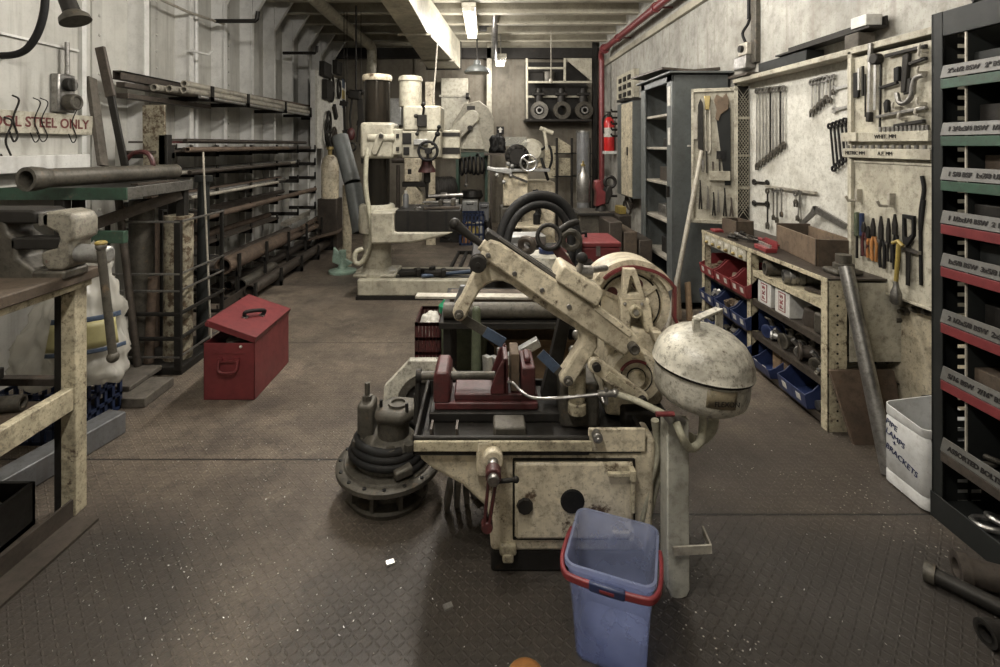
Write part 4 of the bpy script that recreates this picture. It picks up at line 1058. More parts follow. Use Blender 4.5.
for i, (dx, dy, mm_) in enumerate(((-0.06, -0.06, 'orange'), (0.03, -0.05, 'yellow'), (0.07, 0.05, 'label'), (-0.03, 0.06, 'yellow'))):
    MB().lathe([(0, 0), (0.06, 0), (0.06, 0.22), (0.045, 0.24), (0.05, 0.29), (0, 0.29)], (cx + dx * 1.5, 7.65 + dy * 1.5, 0.017)).build('jar', M[mm_], None, label='small %s jar in the navy crate, %s' % (('orange', 'yellow', 'pale', 'yellow')[i], ('front left one', 'front right one', 'back right one', 'back left one')[i]), cat='jar', group='jars in the navy crate')
# grating on the floor
t = thing('floor_grating', 'dark slatted grating lying on the floor right of the drill base', 'grating', P(460, 250, 5.6))
t.location.z = 0
m = MB()
for k in range(4):
    m.beam((-0.42 + k * 0.11, 5.9, 0.02), (-0.36 + k * 0.11, 6.9, 0.02), 0.03, 0.04)
m.beam((-0.44, 5.92, 0.02), (-0.04, 5.92, 0.02), 0.04, 0.05).beam((-0.38, 6.88, 0.02), (0.02, 6.88, 0.02), 0.04, 0.05)
m.build('bars', M['dark'], t)

# ---- pipe shelf high on the back wall
Y = 9.15
t = thing('pipe_shelf', 'cream steel shelf with big flanged valves high on the back wall', 'shelf', (P(560, 0, Y).x, Y, 1.5))
xa, xb, xm = P(527, 0, Y).x, P(592, 0, Y).x, P(565, 0, Y).x
zt, z2, z1, z0 = [P(0, y, Y).z for y in (58, 82, 95, 119)]
MB().box(xa - 0.02, xa + 0.02, Y, Y + 0.06, z0, zt).build('post', M['cream_clean'], t, 0.005)
MB().box(xm - 0.02, xm + 0.02, Y, Y + 0.05, z2, zt).build('post', M['cream_clean'], t, 0.005)
for z in (z2, P(0, 68, Y).z):
    MB().box(xa, xb if z == z2 else xm, Y, Y + 0.04, z - 0.02, z + 0.02).build('rail', M['cream_clean'], t, 0.005)
MB().box(xa, xb, Y + 0.3, Y + 0.33, z1 - 0.02, z1 + 0.02).build('rail', M['cream_clean'], t, 0.005)
MB().box(xa - 0.03, xb, Y, Y + 0.5, z0 - 0.04, z0).build('shelf_board', M['dark'], t)
MB().prism([(xm, Y + 0.02, zt), (xb, Y + 0.02, zt), (xb, Y + 0.02, z2 + 0.02)], (0, 0.03, 0)).build('gusset', M['cream_clean'], t)
MB().box(xa, xb, Y + 0.48, Y + 0.5, z0, zt).build('back_panel', M['dark'], t)
for i, px in enumerate((539, 562, 584)):
    c = P(px, 110, Y + 0.12)
    r = 0.165
    t = thing('flanged_valve', 'dark flanged pipe valve on the back shelf, ' + ('the leftmost, tipped over', 'the middle one', 'the rightmost, with an inner ring')[i], 'valve', (c.x, c.y, z0), group='flanged valves on the back shelf')
    ax = V((0.25 if i == 0 else -0.1, 1, 0))
    zc = z0 + r
    MB().lathe([(r * 0.55, 0), (r, 0), (r, 0.05), (r * 0.75, 0.05), (r * 0.75, 0.26), (r * 0.55, 0.26), (r * 0.55, 0)], (c.x, Y + 0.08, zc), ax).build('flange', M['iron'], t)
    if i != 1:
        MB().pipe((c.x, Y + 0.03, zc), (c.x, Y + 0.1, zc), r * 0.4, r * 0.25).build('inner_ring', M['steel'], t)
    MB().cyl((c.x, Y + 0.2, zc + r * 0.6), (c.x, Y + 0.2, zc + 0.42), 0.09, 0.06).box(c.x - 0.11, c.x + 0.11, Y + 0.12, Y + 0.28, zc + 0.28, zc + 0.33).build('bonnet', M['dark'], t, 0.01)
MB().box(P(529, 0, Y).x, P(545, 0, Y).x, Y + 0.1, Y + 0.3, z2 + 0.021, z2 + 0.2).build('dark_box', M['dark'], None, 0.02, label='dark box on the upper tier of the back shelf', cat='box')
MB().cyl((P(550, 0, Y).x, Y + 0.2, z2 + 0.021), (P(550, 0, Y).x, Y + 0.2, z2 + 0.22), 0.12).build('coupling', M['iron'], None, 0.02, label='round dark coupling on the upper tier of the back shelf', cat='coupling')
# escape sign
t = thing('escape_sign', 'small dark sign with a white arrow on the back wall', 'sign', P(500, 130, 9.6))
a, b = P(496.5, 126.5, 9.66), P(504, 134, 9.66)
MB().box(a.x, b.x, 9.66, 9.69, b.z, a.z).build('plate', M['ink'], t)
c = P(500.3, 130, 9.655)
MB().prism([c + V((x, 0, z)) for x, z in ((0, 0.055), (0.05, 0.005), (0.022, 0.005), (0.022, -0.05), (-0.022, -0.05), (-0.022, 0.005), (-0.05, 0.005))], (0, 0.006, 0)).build('arrow', M['label'], t)
# dark shelf posts under the pipe shelf, with plates
Y = 8.9
t = thing('stock_rack', 'dark post rack with pale plates under the pipe shelf', 'rack', (P(565, 0, Y).x, Y, 0))
for px in (557, 572, 590):
    x = P(px, 0, Y).x
    MB().box(x - 0.02, x + 0.02, Y, Y + 0.04, 0, P(0, 138, Y).z).build('post', M['dark'], t)
for py in (153, 176):
    MB().box(P(555, 0, Y).x, P(592, 0, Y).x, Y, Y + 0.35, P(0, py, Y).z - 0.02, P(0, py, Y).z).build('rail', M['dark'], t)
for i, (x0, x1, y0, y1) in enumerate(((558, 571, 138, 153), (559, 571, 158, 176), (545, 556, 146, 178))):
    MB().prism([P(x0, y1, Y + 0.12), P(x1, y1, Y + 0.12), P(x1, y0 + (8 if i == 0 else 0), Y + 0.12), P(x0, y0, Y + 0.12)], (0, 0.03, 0)).build('steel_plate', M['cream_dirty'], None, label='cream plate stored in the dark rack at the back, ' + ('upper one with a sloping top', 'lower square one', 'tall one beside the rack')[i], cat='plate', group='plates in the back rack')

# ---- milling machine in the middle
Y = 6.5
t = thing('milling_machine', 'cream milling machine with a round handwheel in the middle of the back', 'machine', (P(530, 0, Y).x, Y, 0))
a, b = P(521, 182, Y), P(556, 240, Y)
MB().box(a.x, b.x, Y + 0.05, Y + 0.6, 0.12, a.z).build('column', M['cream'], t, 0.03)
MB().box(a.x - 0.25, b.x + 0.1, Y - 0.25, Y + 0.7, 0, 0.12).build('base', M['cream'], t, 0.02)
a, b = P(503, 172, Y - 0.1), P(541, 185, Y - 0.1)
MB().box(a.x, a.x + 0.32, Y - 0.15, Y + 0.1, P(0, 205, Y).z, a.z).build('knee', M['cream'], t, 0.02)
MB().box(P(492, 0, Y).x, P(548, 0, Y).x, Y - 0.2, Y + 0.1, P(0, 171, Y).z, P(0, 168, Y).z).build('table', M['alu'], t, 0.006)
MB().beam(P(487, 168, Y - 0.2), P(512, 173, Y - 0.2), 0.05, 0.05).build('feed_bar', M['alu'], t, 0.01)
MB().prism([P(507, 150, Y), P(525, 143, Y), P(540, 148, Y), P(543, 165, Y), P(538, 172, Y), P(507, 172, Y)], (0, 0.4, 0)).build('head', M['cream'], t, 0.03)
c = P(517, 156, Y - 0.12)
m = MB().lathe([(0, -0.1), (0.1, -0.1), (0.15, -0.06), (0.155, 0.0), (0.15, 0.1), (0, 0.1)], c, (0, 1, 0))
for k in range(14):
    an = 2 * PI * k / 14
    m.obox(c + V((0.12 * math.cos(an), -0.09, 0.12 * math.sin(an))), (0.03, 0.05, 0.03), (0, -math.degrees(an), 0))
m.build('cutter_motor', M['dark'], t)
MB().lathe([(0.0, 0), (0.16, 0), (0.17, 0.05), (0.12, 0.12), (0, 0.14)], P(531, 152, Y + 0.05), (0, -1, 0.2)).build('gear_cover', M['cream_clean'], t)
c = P(528.5, 163, Y - 0.26)
m = MB().torus(c, (0, 1, 0), 0.10, 0.013, 30, 8).cyl(c, c + V((0, 0.25, 0)), 0.025)
for k in range(3):
    a = 2 * PI * k / 3 + 0.3
    m.cyl(c, c + V((math.cos(a) * 0.1, 0, math.sin(a) * 0.1)), 0.012, n=8)
m.build('hand_wheel', M['bright'], t)
MB().tube([P(547, 150, Y - 0.1), P(546, 140, Y - 0.1), P(544, 130, Y - 0.1)], 0.022).cyl(P(540, 128, Y - 0.1), P(553, 133, Y - 0.1), 0.028).build('tee_lever', M['cream_clean'], t)
MB().tube(cr([P(541, 150, Y - 0.05), P(549, 146, Y - 0.1), P(552, 158, Y - 0.1), P(549, 170, Y - 0.05)], 5), 0.016).tube(cr([P(541, 158, Y - 0.12), P(545, 170, Y - 0.15), P(548, 180, Y - 0.1)], 5), 0.02).build('cable', M['black'], t)
for px, py in ((508, 164), (512, 166), (504, 180), (497, 175), (537, 172), (541, 174)):
    pass
MB().box(P(500, 0, Y).x, P(521, 0, Y).x, Y - 0.17, Y + 0.2, 0.12, P(0, 206, Y).z).build('knee_screw_housing', M['iron'], t, 0.02)
for k in range(3):
    MB().box(P(524 + k * 9, 0, Y).x, P(530 + k * 9, 0, Y).x, Y + 0.04, Y + 0.06, P(0, 214 - k * 3, Y).z, P(0, 190, Y).z).build('inspection_cover', M['cream_dirty'] if k != 1 else M['dark'], t, 0.006)
MB().tube(cr([P(537, 190, Y - 0.05), P(535, 200, Y - 0.12), P(540, 212, Y - 0.1), P(537, 224, Y - 0.02)], 5), 0.02).build('hose', M['black'], t)
MB().beam(P(512, 176, Y - 0.28), P(527, 182, Y - 0.2), 0.03, 0.03).sphere(P(511, 176, Y - 0.28), 0.03, 10).build('feed_handle', M['steel'], t)
m = MB()
for px, py in ((508, 164), (512, 166), (504, 182), (497, 175)):
    m.sphere(P(px, py, Y - 0.22), 0.03, 10)
m.build('control_knobs', M['alu'], t)
a, b = P(505, 137, Y), P(526, 146, Y)
MB().box(a.x, b.x, Y - 0.1, Y - 0.09, b.z, a.z).build('splash_guard', M['perspex'], t)
MB().box(P(510, 0, Y).x, P(545, 0, Y).x, Y - 0.5, Y - 0.1, P(0, 220, Y).z - 0.03, P(0, 220, Y).z).build('coolant_tray', M['cream'], t, 0.008)
t = thing('bottle', 'small dark bottle standing on the milling machine tray', 'bottle', P(534, 220, 6.15))
c = P(534, 220, 6.5); c.y = 6.15
MB().lathe([(0, 0), (0.04, 0), (0.045, 0.01), (0.045, 0.12), (0.02, 0.15), (0.02, 0.19), (0, 0.19)], c).build('bottle_body', M['black'], t)
MB().lathe([(0, 0), (0.024, 0), (0.024, 0.03), (0, 0.03)], c + V((0, 0, 0.18))).build('cap', M['dark'], t)
# rag pile left of it
c = P(498, 143, 8.2)
o = MB().lathe([(0, -0.17), (0.13, -0.17), (0.15, -0.1), (0.13, 0.0), (0.09, 0.1), (0.04, 0.15), (0, 0.16)], c, (0, 0, 1), 24).build('rag_heap', M['black'], None, label='heap of dark rags on the ledge below the escape sign', cat='rags', sharp=180)
o.modifiers.new('sub', 'SUBSURF').render_levels = 2
dm = o.modifiers.new('crumple', 'DISPLACE'); dm.texture = tx; dm.strength = 0.16; dm.texture_coords = 'LOCAL'
MB().box(P(484, 0, 8.2).x, P(520, 0, 8.2).x, 8.05, 8.4, P(0, 154, 8.2).z - 0.02, P(0, 153, 8.2).z).box(P(490, 0, 8.2).x, P(492, 0, 8.2).x, 8.1, 8.35, 0, P(0, 154, 8.2).z).box(P(514, 0, 8.2).x, P(516, 0, 8.2).x, 8.1, 8.35, 0, P(0, 154, 8.2).z).build('ledge', M['bar'], None, label='dark steel ledge under the rag heap at the back', cat='ledge')
# tall tube + gas cylinder + stand with red vice
Y = 6.6
t = thing('flue_tube', 'tall shiny grey tube standing upright near the back right', 'tube', (P(583, 0, Y).x, Y, 0))
MB().pipe((P(583, 0, Y).x, Y, 0), (P(583, 0, Y).x, Y, P(0, 131, Y).z), 0.082, 0.07, 26).build('tube_body', M['greypipe'], t)
MB().pipe((P(583, 0, Y).x, Y, P(0, 131, Y).z - 0.02), (P(583, 0, Y).x, Y, P(0, 131, Y).z + 0.002), 0.09, 0.07, 26).build('rim', M['steel'], t)
Y = 5.6
x = P(583, 0, Y).x
t = thing('gas_cylinder', 'small steel gas cylinder with a domed neck before the tall grey tube', 'cylinder', (x, Y, 0.66))
zb = P(0, 211, Y).z
MB().lathe([(0, 0), (0.07, 0), (0.078, 0.02), (0.078, 0.24), (0.06, 0.31), (0.03, 0.35), (0.03, 0.40), (0, 0.40)], (x, Y, zb)).build('cylinder_body', M['steel'], t)
MB().lathe([(0, 0), (0.026, 0), (0.026, 0.03), (0.012, 0.04), (0.012, 0.07), (0, 0.07)], (x, Y, zb + 0.39)).build('valve', M['brass'], t)
t.location.z = zb
a, b = P(579, 212, 5.45), P(612, 0, 5.45)
t = thing('vice_stand', 'dark steel box stand under the small red vice', 'stand', ((a.x + b.x) / 2, 5.7, 0))
MB().prism([(a.x, 5.45, zb), (b.x, 5.45, zb), (b.x - 0.04, 5.45, 0.02), (a.x + 0.04, 5.45, 0.02)], (0, 0.4, 0)).build('cabinet', M['iron'], t, 0.01)
MB().box(a.x - 0.02, b.x + 0.02, 5.42, 5.88, zb - 0.03, zb - 0.001).build('top_plate', M['dark'], t, 0.005)
Yv = 5.65
t = thing('bench_vice', 'small red bench vice on the dark stand at the back right', 'vice', P(603, 211, Yv))
t.location.z = zb
MB().lathe([(0, 0), (0.07, 0), (0.06, 0.04), (0.04, 0.08), (0, 0.08)], (P(601, 0, Yv).x, Yv, zb)).build('base', M['dark'], t)
m = MB().pxp([(596, 207), (597, 192), (595, 188), (596, 181), (601, 180), (603, 190), (606, 192), (606, 204), (600, 206)], Yv - 0.07, 0.14)
m.build('vice_body', M['redpipe'], t, 0.012)
MB().pxp([(605, 204), (605, 192), (608, 186), (612, 186), (613, 194), (610, 200), (609, 204)], Yv - 0.07, 0.14).build('moving_jaw', M['dark'], t, 0.012)
MB().torus(P(610, 182, Yv), (0, 1, 0), 0.06, 0.02, 20, 8).cyl(P(604, 196, Yv), P(617, 196, Yv), 0.014).build('screw', M['dark'], t)
MB().box(P(617, 0, 6).x, P(624, 0, 6).x, 5.9, 6.1, P(0, 213, 6).z, P(0, 206, 6).z).build('carton', M['yellow'], None, 0.004, label='small yellow carton on the block beside the red vice', cat='carton')
MB().box(P(614, 0, 6).x, P(628, 0, 6).x, 5.85, 6.2, 0, P(0, 213, 6).z - 0.001).build('steel_block', M['bar'], None, 0.02, label='dark steel block under the small yellow carton', cat='block')
# fire extinguisher
x, Y = 2.14, 8.62
zb = P(0, 151, Y).z
t = thing('fire_extinguisher', 'red fire extinguisher with a white label on the right wall', 'extinguisher', (x, Y, zb))
MB().lathe([(0, 0), (0.085, 0), (0.09, 0.02), (0.09, 0.48), (0.07, 0.55), (0.03, 0.59), (0, 0.59)], (x, Y, zb)).build('cylinder', M['fire'], t)
MB().lathe([(0.0905, 0.24), (0.092, 0.24), (0.092, 0.40), (0.0905, 0.40), (0.0905, 0.24)], (x, Y, zb)).build('label', M['label'], t)
MB().lathe([(0, 0.58), (0.035, 0.58), (0.03, 0.66), (0, 0.66)], (x, Y, zb)).box(x - 0.06, x + 0.03, Y - 0.012, Y + 0.012, zb + 0.66, zb + 0.68).build('valve_head', M['dark'], t)
MB().tube(cr([(x - 0.03, Y, zb + 0.63), (x - 0.11, Y, zb + 0.55), (x - 0.10, Y - 0.03, zb + 0.3)], 5), 0.013).build('hose', M['black'], t)
MB().box(x - 0.09, 2.25, Y - 0.1, Y + 0.1, zb - 0.05, zb - 0.001).build('bracket_shelf', M['white'], None, 0.004, label='white bracket under the fire extinguisher', cat='bracket')
# right wall: electrics past the locker
t = thing('distribution_cabinet', 'cream electrical cabinet with a grey door edge on the right wall past the locker', 'cabinet', (2.15, 7.5, 0.8))
MB().box(2.05, 2.25, 6.95, 7.75, 0.75, 2.12).build('cabinet_body', M['greylocker'], t, 0.008)
MB().box(2.03, 2.05, 6.95, 7.45, 0.77, 2.10).build('door', M['cream'], t, 0.005)
MB().box(2.015, 2.03, 7.1, 7.13, 1.35, 1.47).build('door_handle', M['dark'], t)
t = thing('breaker_board', 'small cream breaker board above the electrical cabinet', 'board', (2.2, 7.7, 2.1))
MB().box(2.17, 2.25, 7.3, 8.25, 2.2, 2.62).build('backplate', M['cream_clean'], t, 0.004)
for z in (2.28, 2.4, 2.52):
    for y in (7.5, 7.75, 8.0):
        MB().box(2.15, 2.17, y - 0.06, y + 0.06, z - 0.035, z + 0.035).build('breaker', M['dark'], t)
MB().box(2.0, 2.25, 7.2, 7.6, 2.14, 2.18).build('wall_shelf', M['dark'], None, 0.004, label='dark little shelf between the breaker board and the electrical cabinet', cat='shelf')
for i in range(5):
    MB().tube([(2.24, 8.25, 2.05 - i * 0.1), (2.10, 8.25, 2.05 - i * 0.1), (2.08, 8.25, 2.09 - i * 0.1)], 0.018).build('cable_hook', M['dark'], None, label='dark hook beside the extinguisher, %s from the top' % ORD[i], cat='hook', group='hooks beside the extinguisher')
for i, py in enumerate((197, 203, 209)):
    c = W(633, py, 2.2)
    MB().torus(c + V((-0.03, 0.1 * i, 0.0)), (1, 0.2, 0.1), 0.11, 0.016, 20, 8).build('cable_loop', M['bar'], None, label='brown cable loop hung below the electrical cabinet, %s from the top' % ORD[i], cat='cable', group='cable loops')
for i, (px, py, L) in enumerate(((615, 222, 0.5), (625, 232, 0.6), (632, 240, 0.5))):
    c = P(px, py, 5.0)
    MB().box(1.24 + i * 0.15, 1.375 + i * 0.15, c.y, c.y + L, 0, c.z).build('timber_block', (M['bar'], M['darkwood'], M['bar'])[i], None, 0.01, label='timber block on the floor beside the locker foot, %s from the stand' % ORD[i], cat='block', group='timber blocks by the locker')
# ================================================================== middle: between the machines and the saw
# ---- black hose loop
Y = 3.25
t = thing('rubber_hose', 'thick black rubber hose bent into a tall upright loop behind the saw', 'hose', P(540, 290, Y))
base = [(497, 262), (499, 240), (504, 217), (515, 199), (531, 189), (548, 188), (563, 196), (573, 212), (577, 235), (575, 260), (568, 285), (560, 300)]
pts = cr([P(a, b, Y + 0.25 * math.sin(i * 0.28)) for i, (a, b) in enumerate(base)], 5)
MB().tube(pts, 0.036, 12).build('outer_hose', M['black'], t)
c0 = V(P(538, 238, Y))
pts2 = [c0 + (p - c0) * 0.82 + V((0, -0.02, 0)) for p in pts]
MB().tube(pts2, 0.027, 12).build('inner_hose', M['black'], t)
for p in (pts[0], pts[-1]):
    MB().sphere(p, 0.04, 12, (1, 1, 1.3)).build('hose_fitting', M['iron'], t)
t.location.z = 0.5

# ---- trestle with the long grey pipe and boards
TY = 2.62
t = thing('trestle_table', 'low dark steel trestle behind the saw', 'trestle', (0.2, TY + 0.2, 0))
MB().box(-0.24, 0.62, TY - 0.02, TY + 0.62, 0.54, 0.575).build('top', M['dark'], t, 0.004)
for x in (-0.2, 0.58):
    for y in (TY + 0.03, TY + 0.57):
        MB().box(x - 0.02, x + 0.02, y - 0.02, y + 0.02, 0, 0.54).build('leg', M['dark'], t, 0.003)
MB().pipe((-0.22, TY + 0.04, 0.62), (0.66, TY + 0.04, 0.62), 0.043, 0.036, 20).build('steel_pipe', M['iron'], None, label='long grey brown pipe lying across the trestle behind the saw', cat='pipe')
MB().beam((-0.38, TY + 0.14, 0.668), (0.62, TY + 0.10, 0.672), 0.07, 0.014).build('timber_lath', M['lightpipe'], None, 0.002, label='pale thin lath lying above the long pipe on the trestle', cat='lath')
MB().box(-0.2, 0.6, TY + 0.2, TY + 0.3, 0.576, 0.66).build('timber_beam', M['darkwood'], None, 0.006, label='dark timber beam on the trestle behind the long pipe', cat='beam')
MB().prism([P(452, 308, 2.66), P(460, 286, 2.66), P(470, 286, 2.66), P(470, 298, 2.66), P(462, 309, 2.66)], (0, 0.03, 0)).build('steel_bracket', M['greypipe'], None, 0.003, label='grey sloping steel bracket at the left end of the trestle', cat='bracket')
# canister and ring clamp on the trestle
t = thing('canister', 'dirty white metal canister standing behind the upper rail of the saw', 'canister', (0.34, 3.05, 0.576))
c = P(547, 253, 3.05)
MB().lathe([(0, 0.576), (0.14, 0.576), (0.145, 0.59), (0.145, 0.80), (0.13, 0.835), (0, 0.845)], (c.x, 3.05, 0)).build('canister_body', M['tank'], t)
MB().lathe([(0, 0.84), (0.05, 0.84), (0.05, 0.87), (0, 0.87)], (c.x, 3.05, 0)).build('cap', M['blue'], t)
Y = 2.86
t = thing('ring_clamp', 'dark steel ring with a reddish arm leaning behind the saw', 'clamp', P(555, 290, Y))
c = P(549, 237, Y)
MB().tube([c + V((0.066 * math.cos(2 * PI * k / 28), 0.02 * math.sin(2 * PI * k / 28), 0.066 * math.sin(2 * PI * k / 28))) for k in range(28)], 0.013, 10, True).build('ring', M['dark'], t)
MB().prism([P(551, 249, Y), P(559, 244, Y), P(578, 270, Y), P(572, 280, Y)], (0, 0.05, 0)).build('arm', M['redold'], t, 0.006)
MB().tube(cr([P(558, 232, Y + 0.03), P(570, 224, Y + 0.06), P(577, 222, Y + 0.1)], 5), 0.02).build('handle', M['dark'], t)
c = P(571, 240, 3.02)
MB().torus(c, (0.3, 1, 0), 0.05, 0.02, 24, 8).build('ring_gasket', M['iron'], None, label='small dark ring behind the right leg of the hose loop', cat='ring')
c = P(527, 245, 3.0)
MB().torus(c, (0.5, 1, 0.2), 0.04, 0.02, 24, 8).build('ring_gasket', M['bar'], None, label='small brown ring left of the blue capped canister', cat='ring')
for i, (x0, x1, y0, y1, Y, mm_) in enumerate(((505, 530, 249, 258, 3.5, 'dark'), (508, 545, 236, 246, 3.9, 'alu'), (515, 530, 258, 274, 3.2, 'iron'))):
    a, b = P(x0, y0, Y), P(x1, y1, Y)
    MB().obox((a + b) / 2 + V((0, 0.1, 0)), (b.x - a.x, 0.2, a.z - b.z), (0, 0, 8)).build('machine_block', M[mm_], None, 0.01, label=('dark block seen through the hose loop, upper one', 'pale metal case seen through the top of the hose loop', 'greasy casting seen low through the hose loop')[i], cat='block')
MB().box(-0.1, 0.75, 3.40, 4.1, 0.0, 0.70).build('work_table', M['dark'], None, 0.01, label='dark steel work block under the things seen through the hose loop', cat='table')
# ---- second red chest
t = thing('tool_chest', 'closed dark red steel tool chest beyond the flywheel', 'chest', (0.83, 3.72, 0.56))
x0, x1, y0, y1 = 0.60, 0.955, 3.52, 3.90
MB().box(x0, x1, y0, y1, 0.56, 0.775).build('chest_body', M['red'], t, 0.008)
MB().box(x0 - 0.006, x1 + 0.006, y0 - 0.006, y1, 0.777, 0.815).build('lid', M['red'], t, 0.01)
MB().tube([(0.69, 3.66, 0.815), (0.69, 3.66, 0.85), (0.75, 3.72, 0.85), (0.75, 3.72, 0.815)], 0.011).build('handle', M['black'], t)
MB().box(0.78, 0.81, y0 - 0.012, y0 - 0.004, 0.72, 0.79).build('hasp', M['steel'], t)
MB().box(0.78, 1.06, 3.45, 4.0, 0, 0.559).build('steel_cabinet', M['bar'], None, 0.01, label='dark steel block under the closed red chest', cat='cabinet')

# ---- crates and boxes below the trestle
t = crate('plastic_crate', 'oily red plastic crate of rags on the floor left of the olive bin', (-0.385, 3.52, 0), 0.16, 0.34, 0.31, M['redold'])
o = MB().sphere((-0.385, 3.50, 0.22), 0.10, 20, (0.68, 1.4, 1.05)).build('rag_heap', M['label'], None, label='grey rags filling the red crate', cat='rags', sharp=180)
o.modifiers.new('sub', 'SUBSURF').render_levels = 2
dm = o.modifiers.new('crumple', 'DISPLACE'); dm.texture = tx; dm.strength = 0.10; dm.texture_coords = 'LOCAL'
MB().lathe([(0, 0), (0.05, 0), (0.055, 0.01), (0.055, 0.05), (0.035, 0.07), (0.02, 0.09), (0, 0.09)], (-0.26, 3.40, 0.361)).build('green_cap', M['greenp'], None, label='bright green plastic cap on top of the olive bin beside the red crate', cat='cap')
t = thing('steel_bin', 'olive green steel bin below the free end of the saw bow', 'bin', (-0.13, 3.46, 0))
MB().prism([(-0.29, 3.32, 0.0), (0.0, 3.32, 0), (0.03, 3.32, 0.36), (-0.29, 3.32, 0.36)], (0, 0.28, 0)).build('bin_body', M['olive'], t, 0.012)
MB().box(-0.298, 0.04, 3.31, 3.61, 0.345, 0.36).build('rim', M['dark'], t, 0.004)
MB().cyl((-0.045, 2.40, 0.01), (-0.042, 2.46, 0.685), 0.026, 0.022).sphere((-0.042, 2.46, 0.685), 0.022).build('olive_tube', M['olive'], None, label='olive green tube standing upright behind the red vice', cat='tube')
t = thing('cardboard_box', 'brown cardboard box with open flaps under the trestle', 'box', (0.25, 3.1, 0))
x0, x1, y0, y1 = 0.06, 0.50, 2.85, 3.15
for a in ((x0, x0 + 0.006, y0, y1), (x1 - 0.006, x1, y0, y1), (x0, x1, y0, y0 + 0.006), (x0, x1, y1 - 0.006, y1), ):
    MB().box(*a, 0, 0.34).build('side', M['card'], t)
MB().box(x0, x1, y0, y1, 0, 0.006).build('bottom', M['card'], t)
MB().prism([(x0, y0, 0.34), (x1, y0, 0.34), (x1, y0 - 0.09, 0.42), (x0, y0 - 0.09, 0.42)], (0, 0.004, 0.004)).build('flap', M['card'], t)
MB().prism([(x0, y0, 0.34), (x0, y1, 0.34), (x0 - 0.08, y1, 0.42), (x0 - 0.08, y0, 0.42)], (0.004, 0, 0.004)).build('flap', M['card'], t)
for i, (x, y, h) in enumerate(((0.04, 2.32, 0.50), (0.075, 2.34, 0.49), (0.11, 2.36, 0.52))):
    MB().beam((x, y, 0.0), (x - 0.03, y + 0.05, h), 0.028, 0.05).build('aluminium_channel', M['alu'], None, 0.002, label='pale aluminium channel standing behind the vice, %s from the olive tube' % ORD[i], cat='channel', group='aluminium channels')
MB().beam((0.10, 2.42, 0.46), (0.26, 2.42, 0.55), 0.05, 0.04).build('aluminium_bar', M['alu'], None, 0.003, label='pale aluminium bar lying slanted over the standing channels', cat='bar')

# ---- white octagonal flange ring leaning behind the pump
t = thing('flange_ring', 'white octagonal flange plate with a dark disc standing behind the pump', 'flange', (-0.30, 2.5, 0))
Rr = 0.225; c = V((-0.293, 2.46, 0.212))
def octp(r, n=32, sq=False):
    out = []
    for k in range(n):
        a = 2 * PI * k / n
        rr = r / max(math.cos(((a + PI / 8) % (PI / 4)) - PI / 8), 0.3) if sq else r
        out.append(c + V((rr * math.cos(a), 0.05 * math.sin(a) * rr / r * (r / 0.245), rr * math.sin(a))))
    return out
MB().frame(octp(0.208, sq=True), octp(0.145), (0, 0.045, 0)).build('plate', M['tank'], t, 0.004)
MB().frame(octp(0.145), octp(0.11), (0, 0.03, 0)).build('dark_ring', M['iron'], t)
MB().lathe([(0, 0.02), (0.11, 0.02), (0.11, 0.05), (0, 0.05)], c, (0, 1, -0.2)).build('disc', M['dark'], t)

# ---- pump with coiled cable
PX_, PY_ = -0.415, 2.16
t = thing('submersible_pump', 'greasy cast pump with a bolted round flange and coiled cable on the floor', 'pump', (PX_, PY_, 0))
m = MB().lathe([(0, 0), (0.165, 0), (0.172, 0.02), (0.165, 0.03), (0.12, 0.035), (0.12, 0.115), (0, 0.115)], (PX_, PY_, 0), n=36)
for k in range(9):
    a = 2 * PI * k / 9 + 0.3
    m.obox((PX_ + 0.14 * math.cos(a), PY_ + 0.14 * math.sin(a), 0.075), (0.06, 0.016, 0.095), (0, 0, math.degrees(a)))
m.build('strainer_base', M['iron'], t)
fl = MB().lathe([(0, 0.105), (0.16, 0.105), (0.165, 0.115), (0.217, 0.12), (0.222, 0.125), (0.222, 0.142), (0.215, 0.148), (0.19, 0.15), (0.185, 0.158), (0, 0.158)], (PX_, PY_, 0), n=48).build('flange', M['iron'], t)
for k in range(16):
    a = 2 * PI * k / 16 + 0.1
    m = MB().cyl((PX_ + 0.205 * math.cos(a), PY_ + 0.205 * math.sin(a), 0.147), (PX_ + 0.203 * math.cos(a), PY_ + 0.205 * math.sin(a), 0.152), 0.008, n=10)
    m.build('bolt_hole', M['black'], fl)
MB().lathe([(0, 0.158), (0.14, 0.158), (0.13, 0.20), (0.115, 0.235), (0.09, 0.255), (0, 0.26)], (PX_, PY_, 0), n=32).build('casing', M['iron'], t)
sp = [(PX_ + (0.162 - 0.003 * k / 10) * math.cos(a), PY_ + (0.162 - 0.003 * k / 10) * math.sin(a), 0.177 + 0.075 * k / 100 + 0.008 * math.sin(a * 2)) for k in range(101) for a in [-1.0 + 2 * PI * 3.0 * k / 100]]
MB().tube(sp, 0.017, 10).build('coiled_cable', M['black'], t)
MB().obox((PX_ + 0.085, PY_ - 0.15, 0.188), (0.075, 0.045, 0.035), (0, -6, 28)).build('cable_plug', M['iron'], t, 0.008)
MB().lathe([(0, 0.24), (0.068, 0.24), (0.068, 0.33), (0, 0.33)], (PX_ + 0.02, PY_, 0)).build('riser', M['iron'], t, 0.006)
m = MB().prism([(PX_ - 0.05, PY_ - 0.07, 0.325), (PX_ + 0.07, PY_ - 0.09, 0.325), (PX_ + 0.13, PY_ - 0.02, 0.325), (PX_ + 0.12, PY_ + 0.07, 0.325), (PX_ + 0.0, PY_ + 0.09, 0.325), (PX_ - 0.06, PY_ + 0.02, 0.325)], (0, 0, 0.055))
m.build('outlet_head', M['iron'], t, 0.025, seg=3)
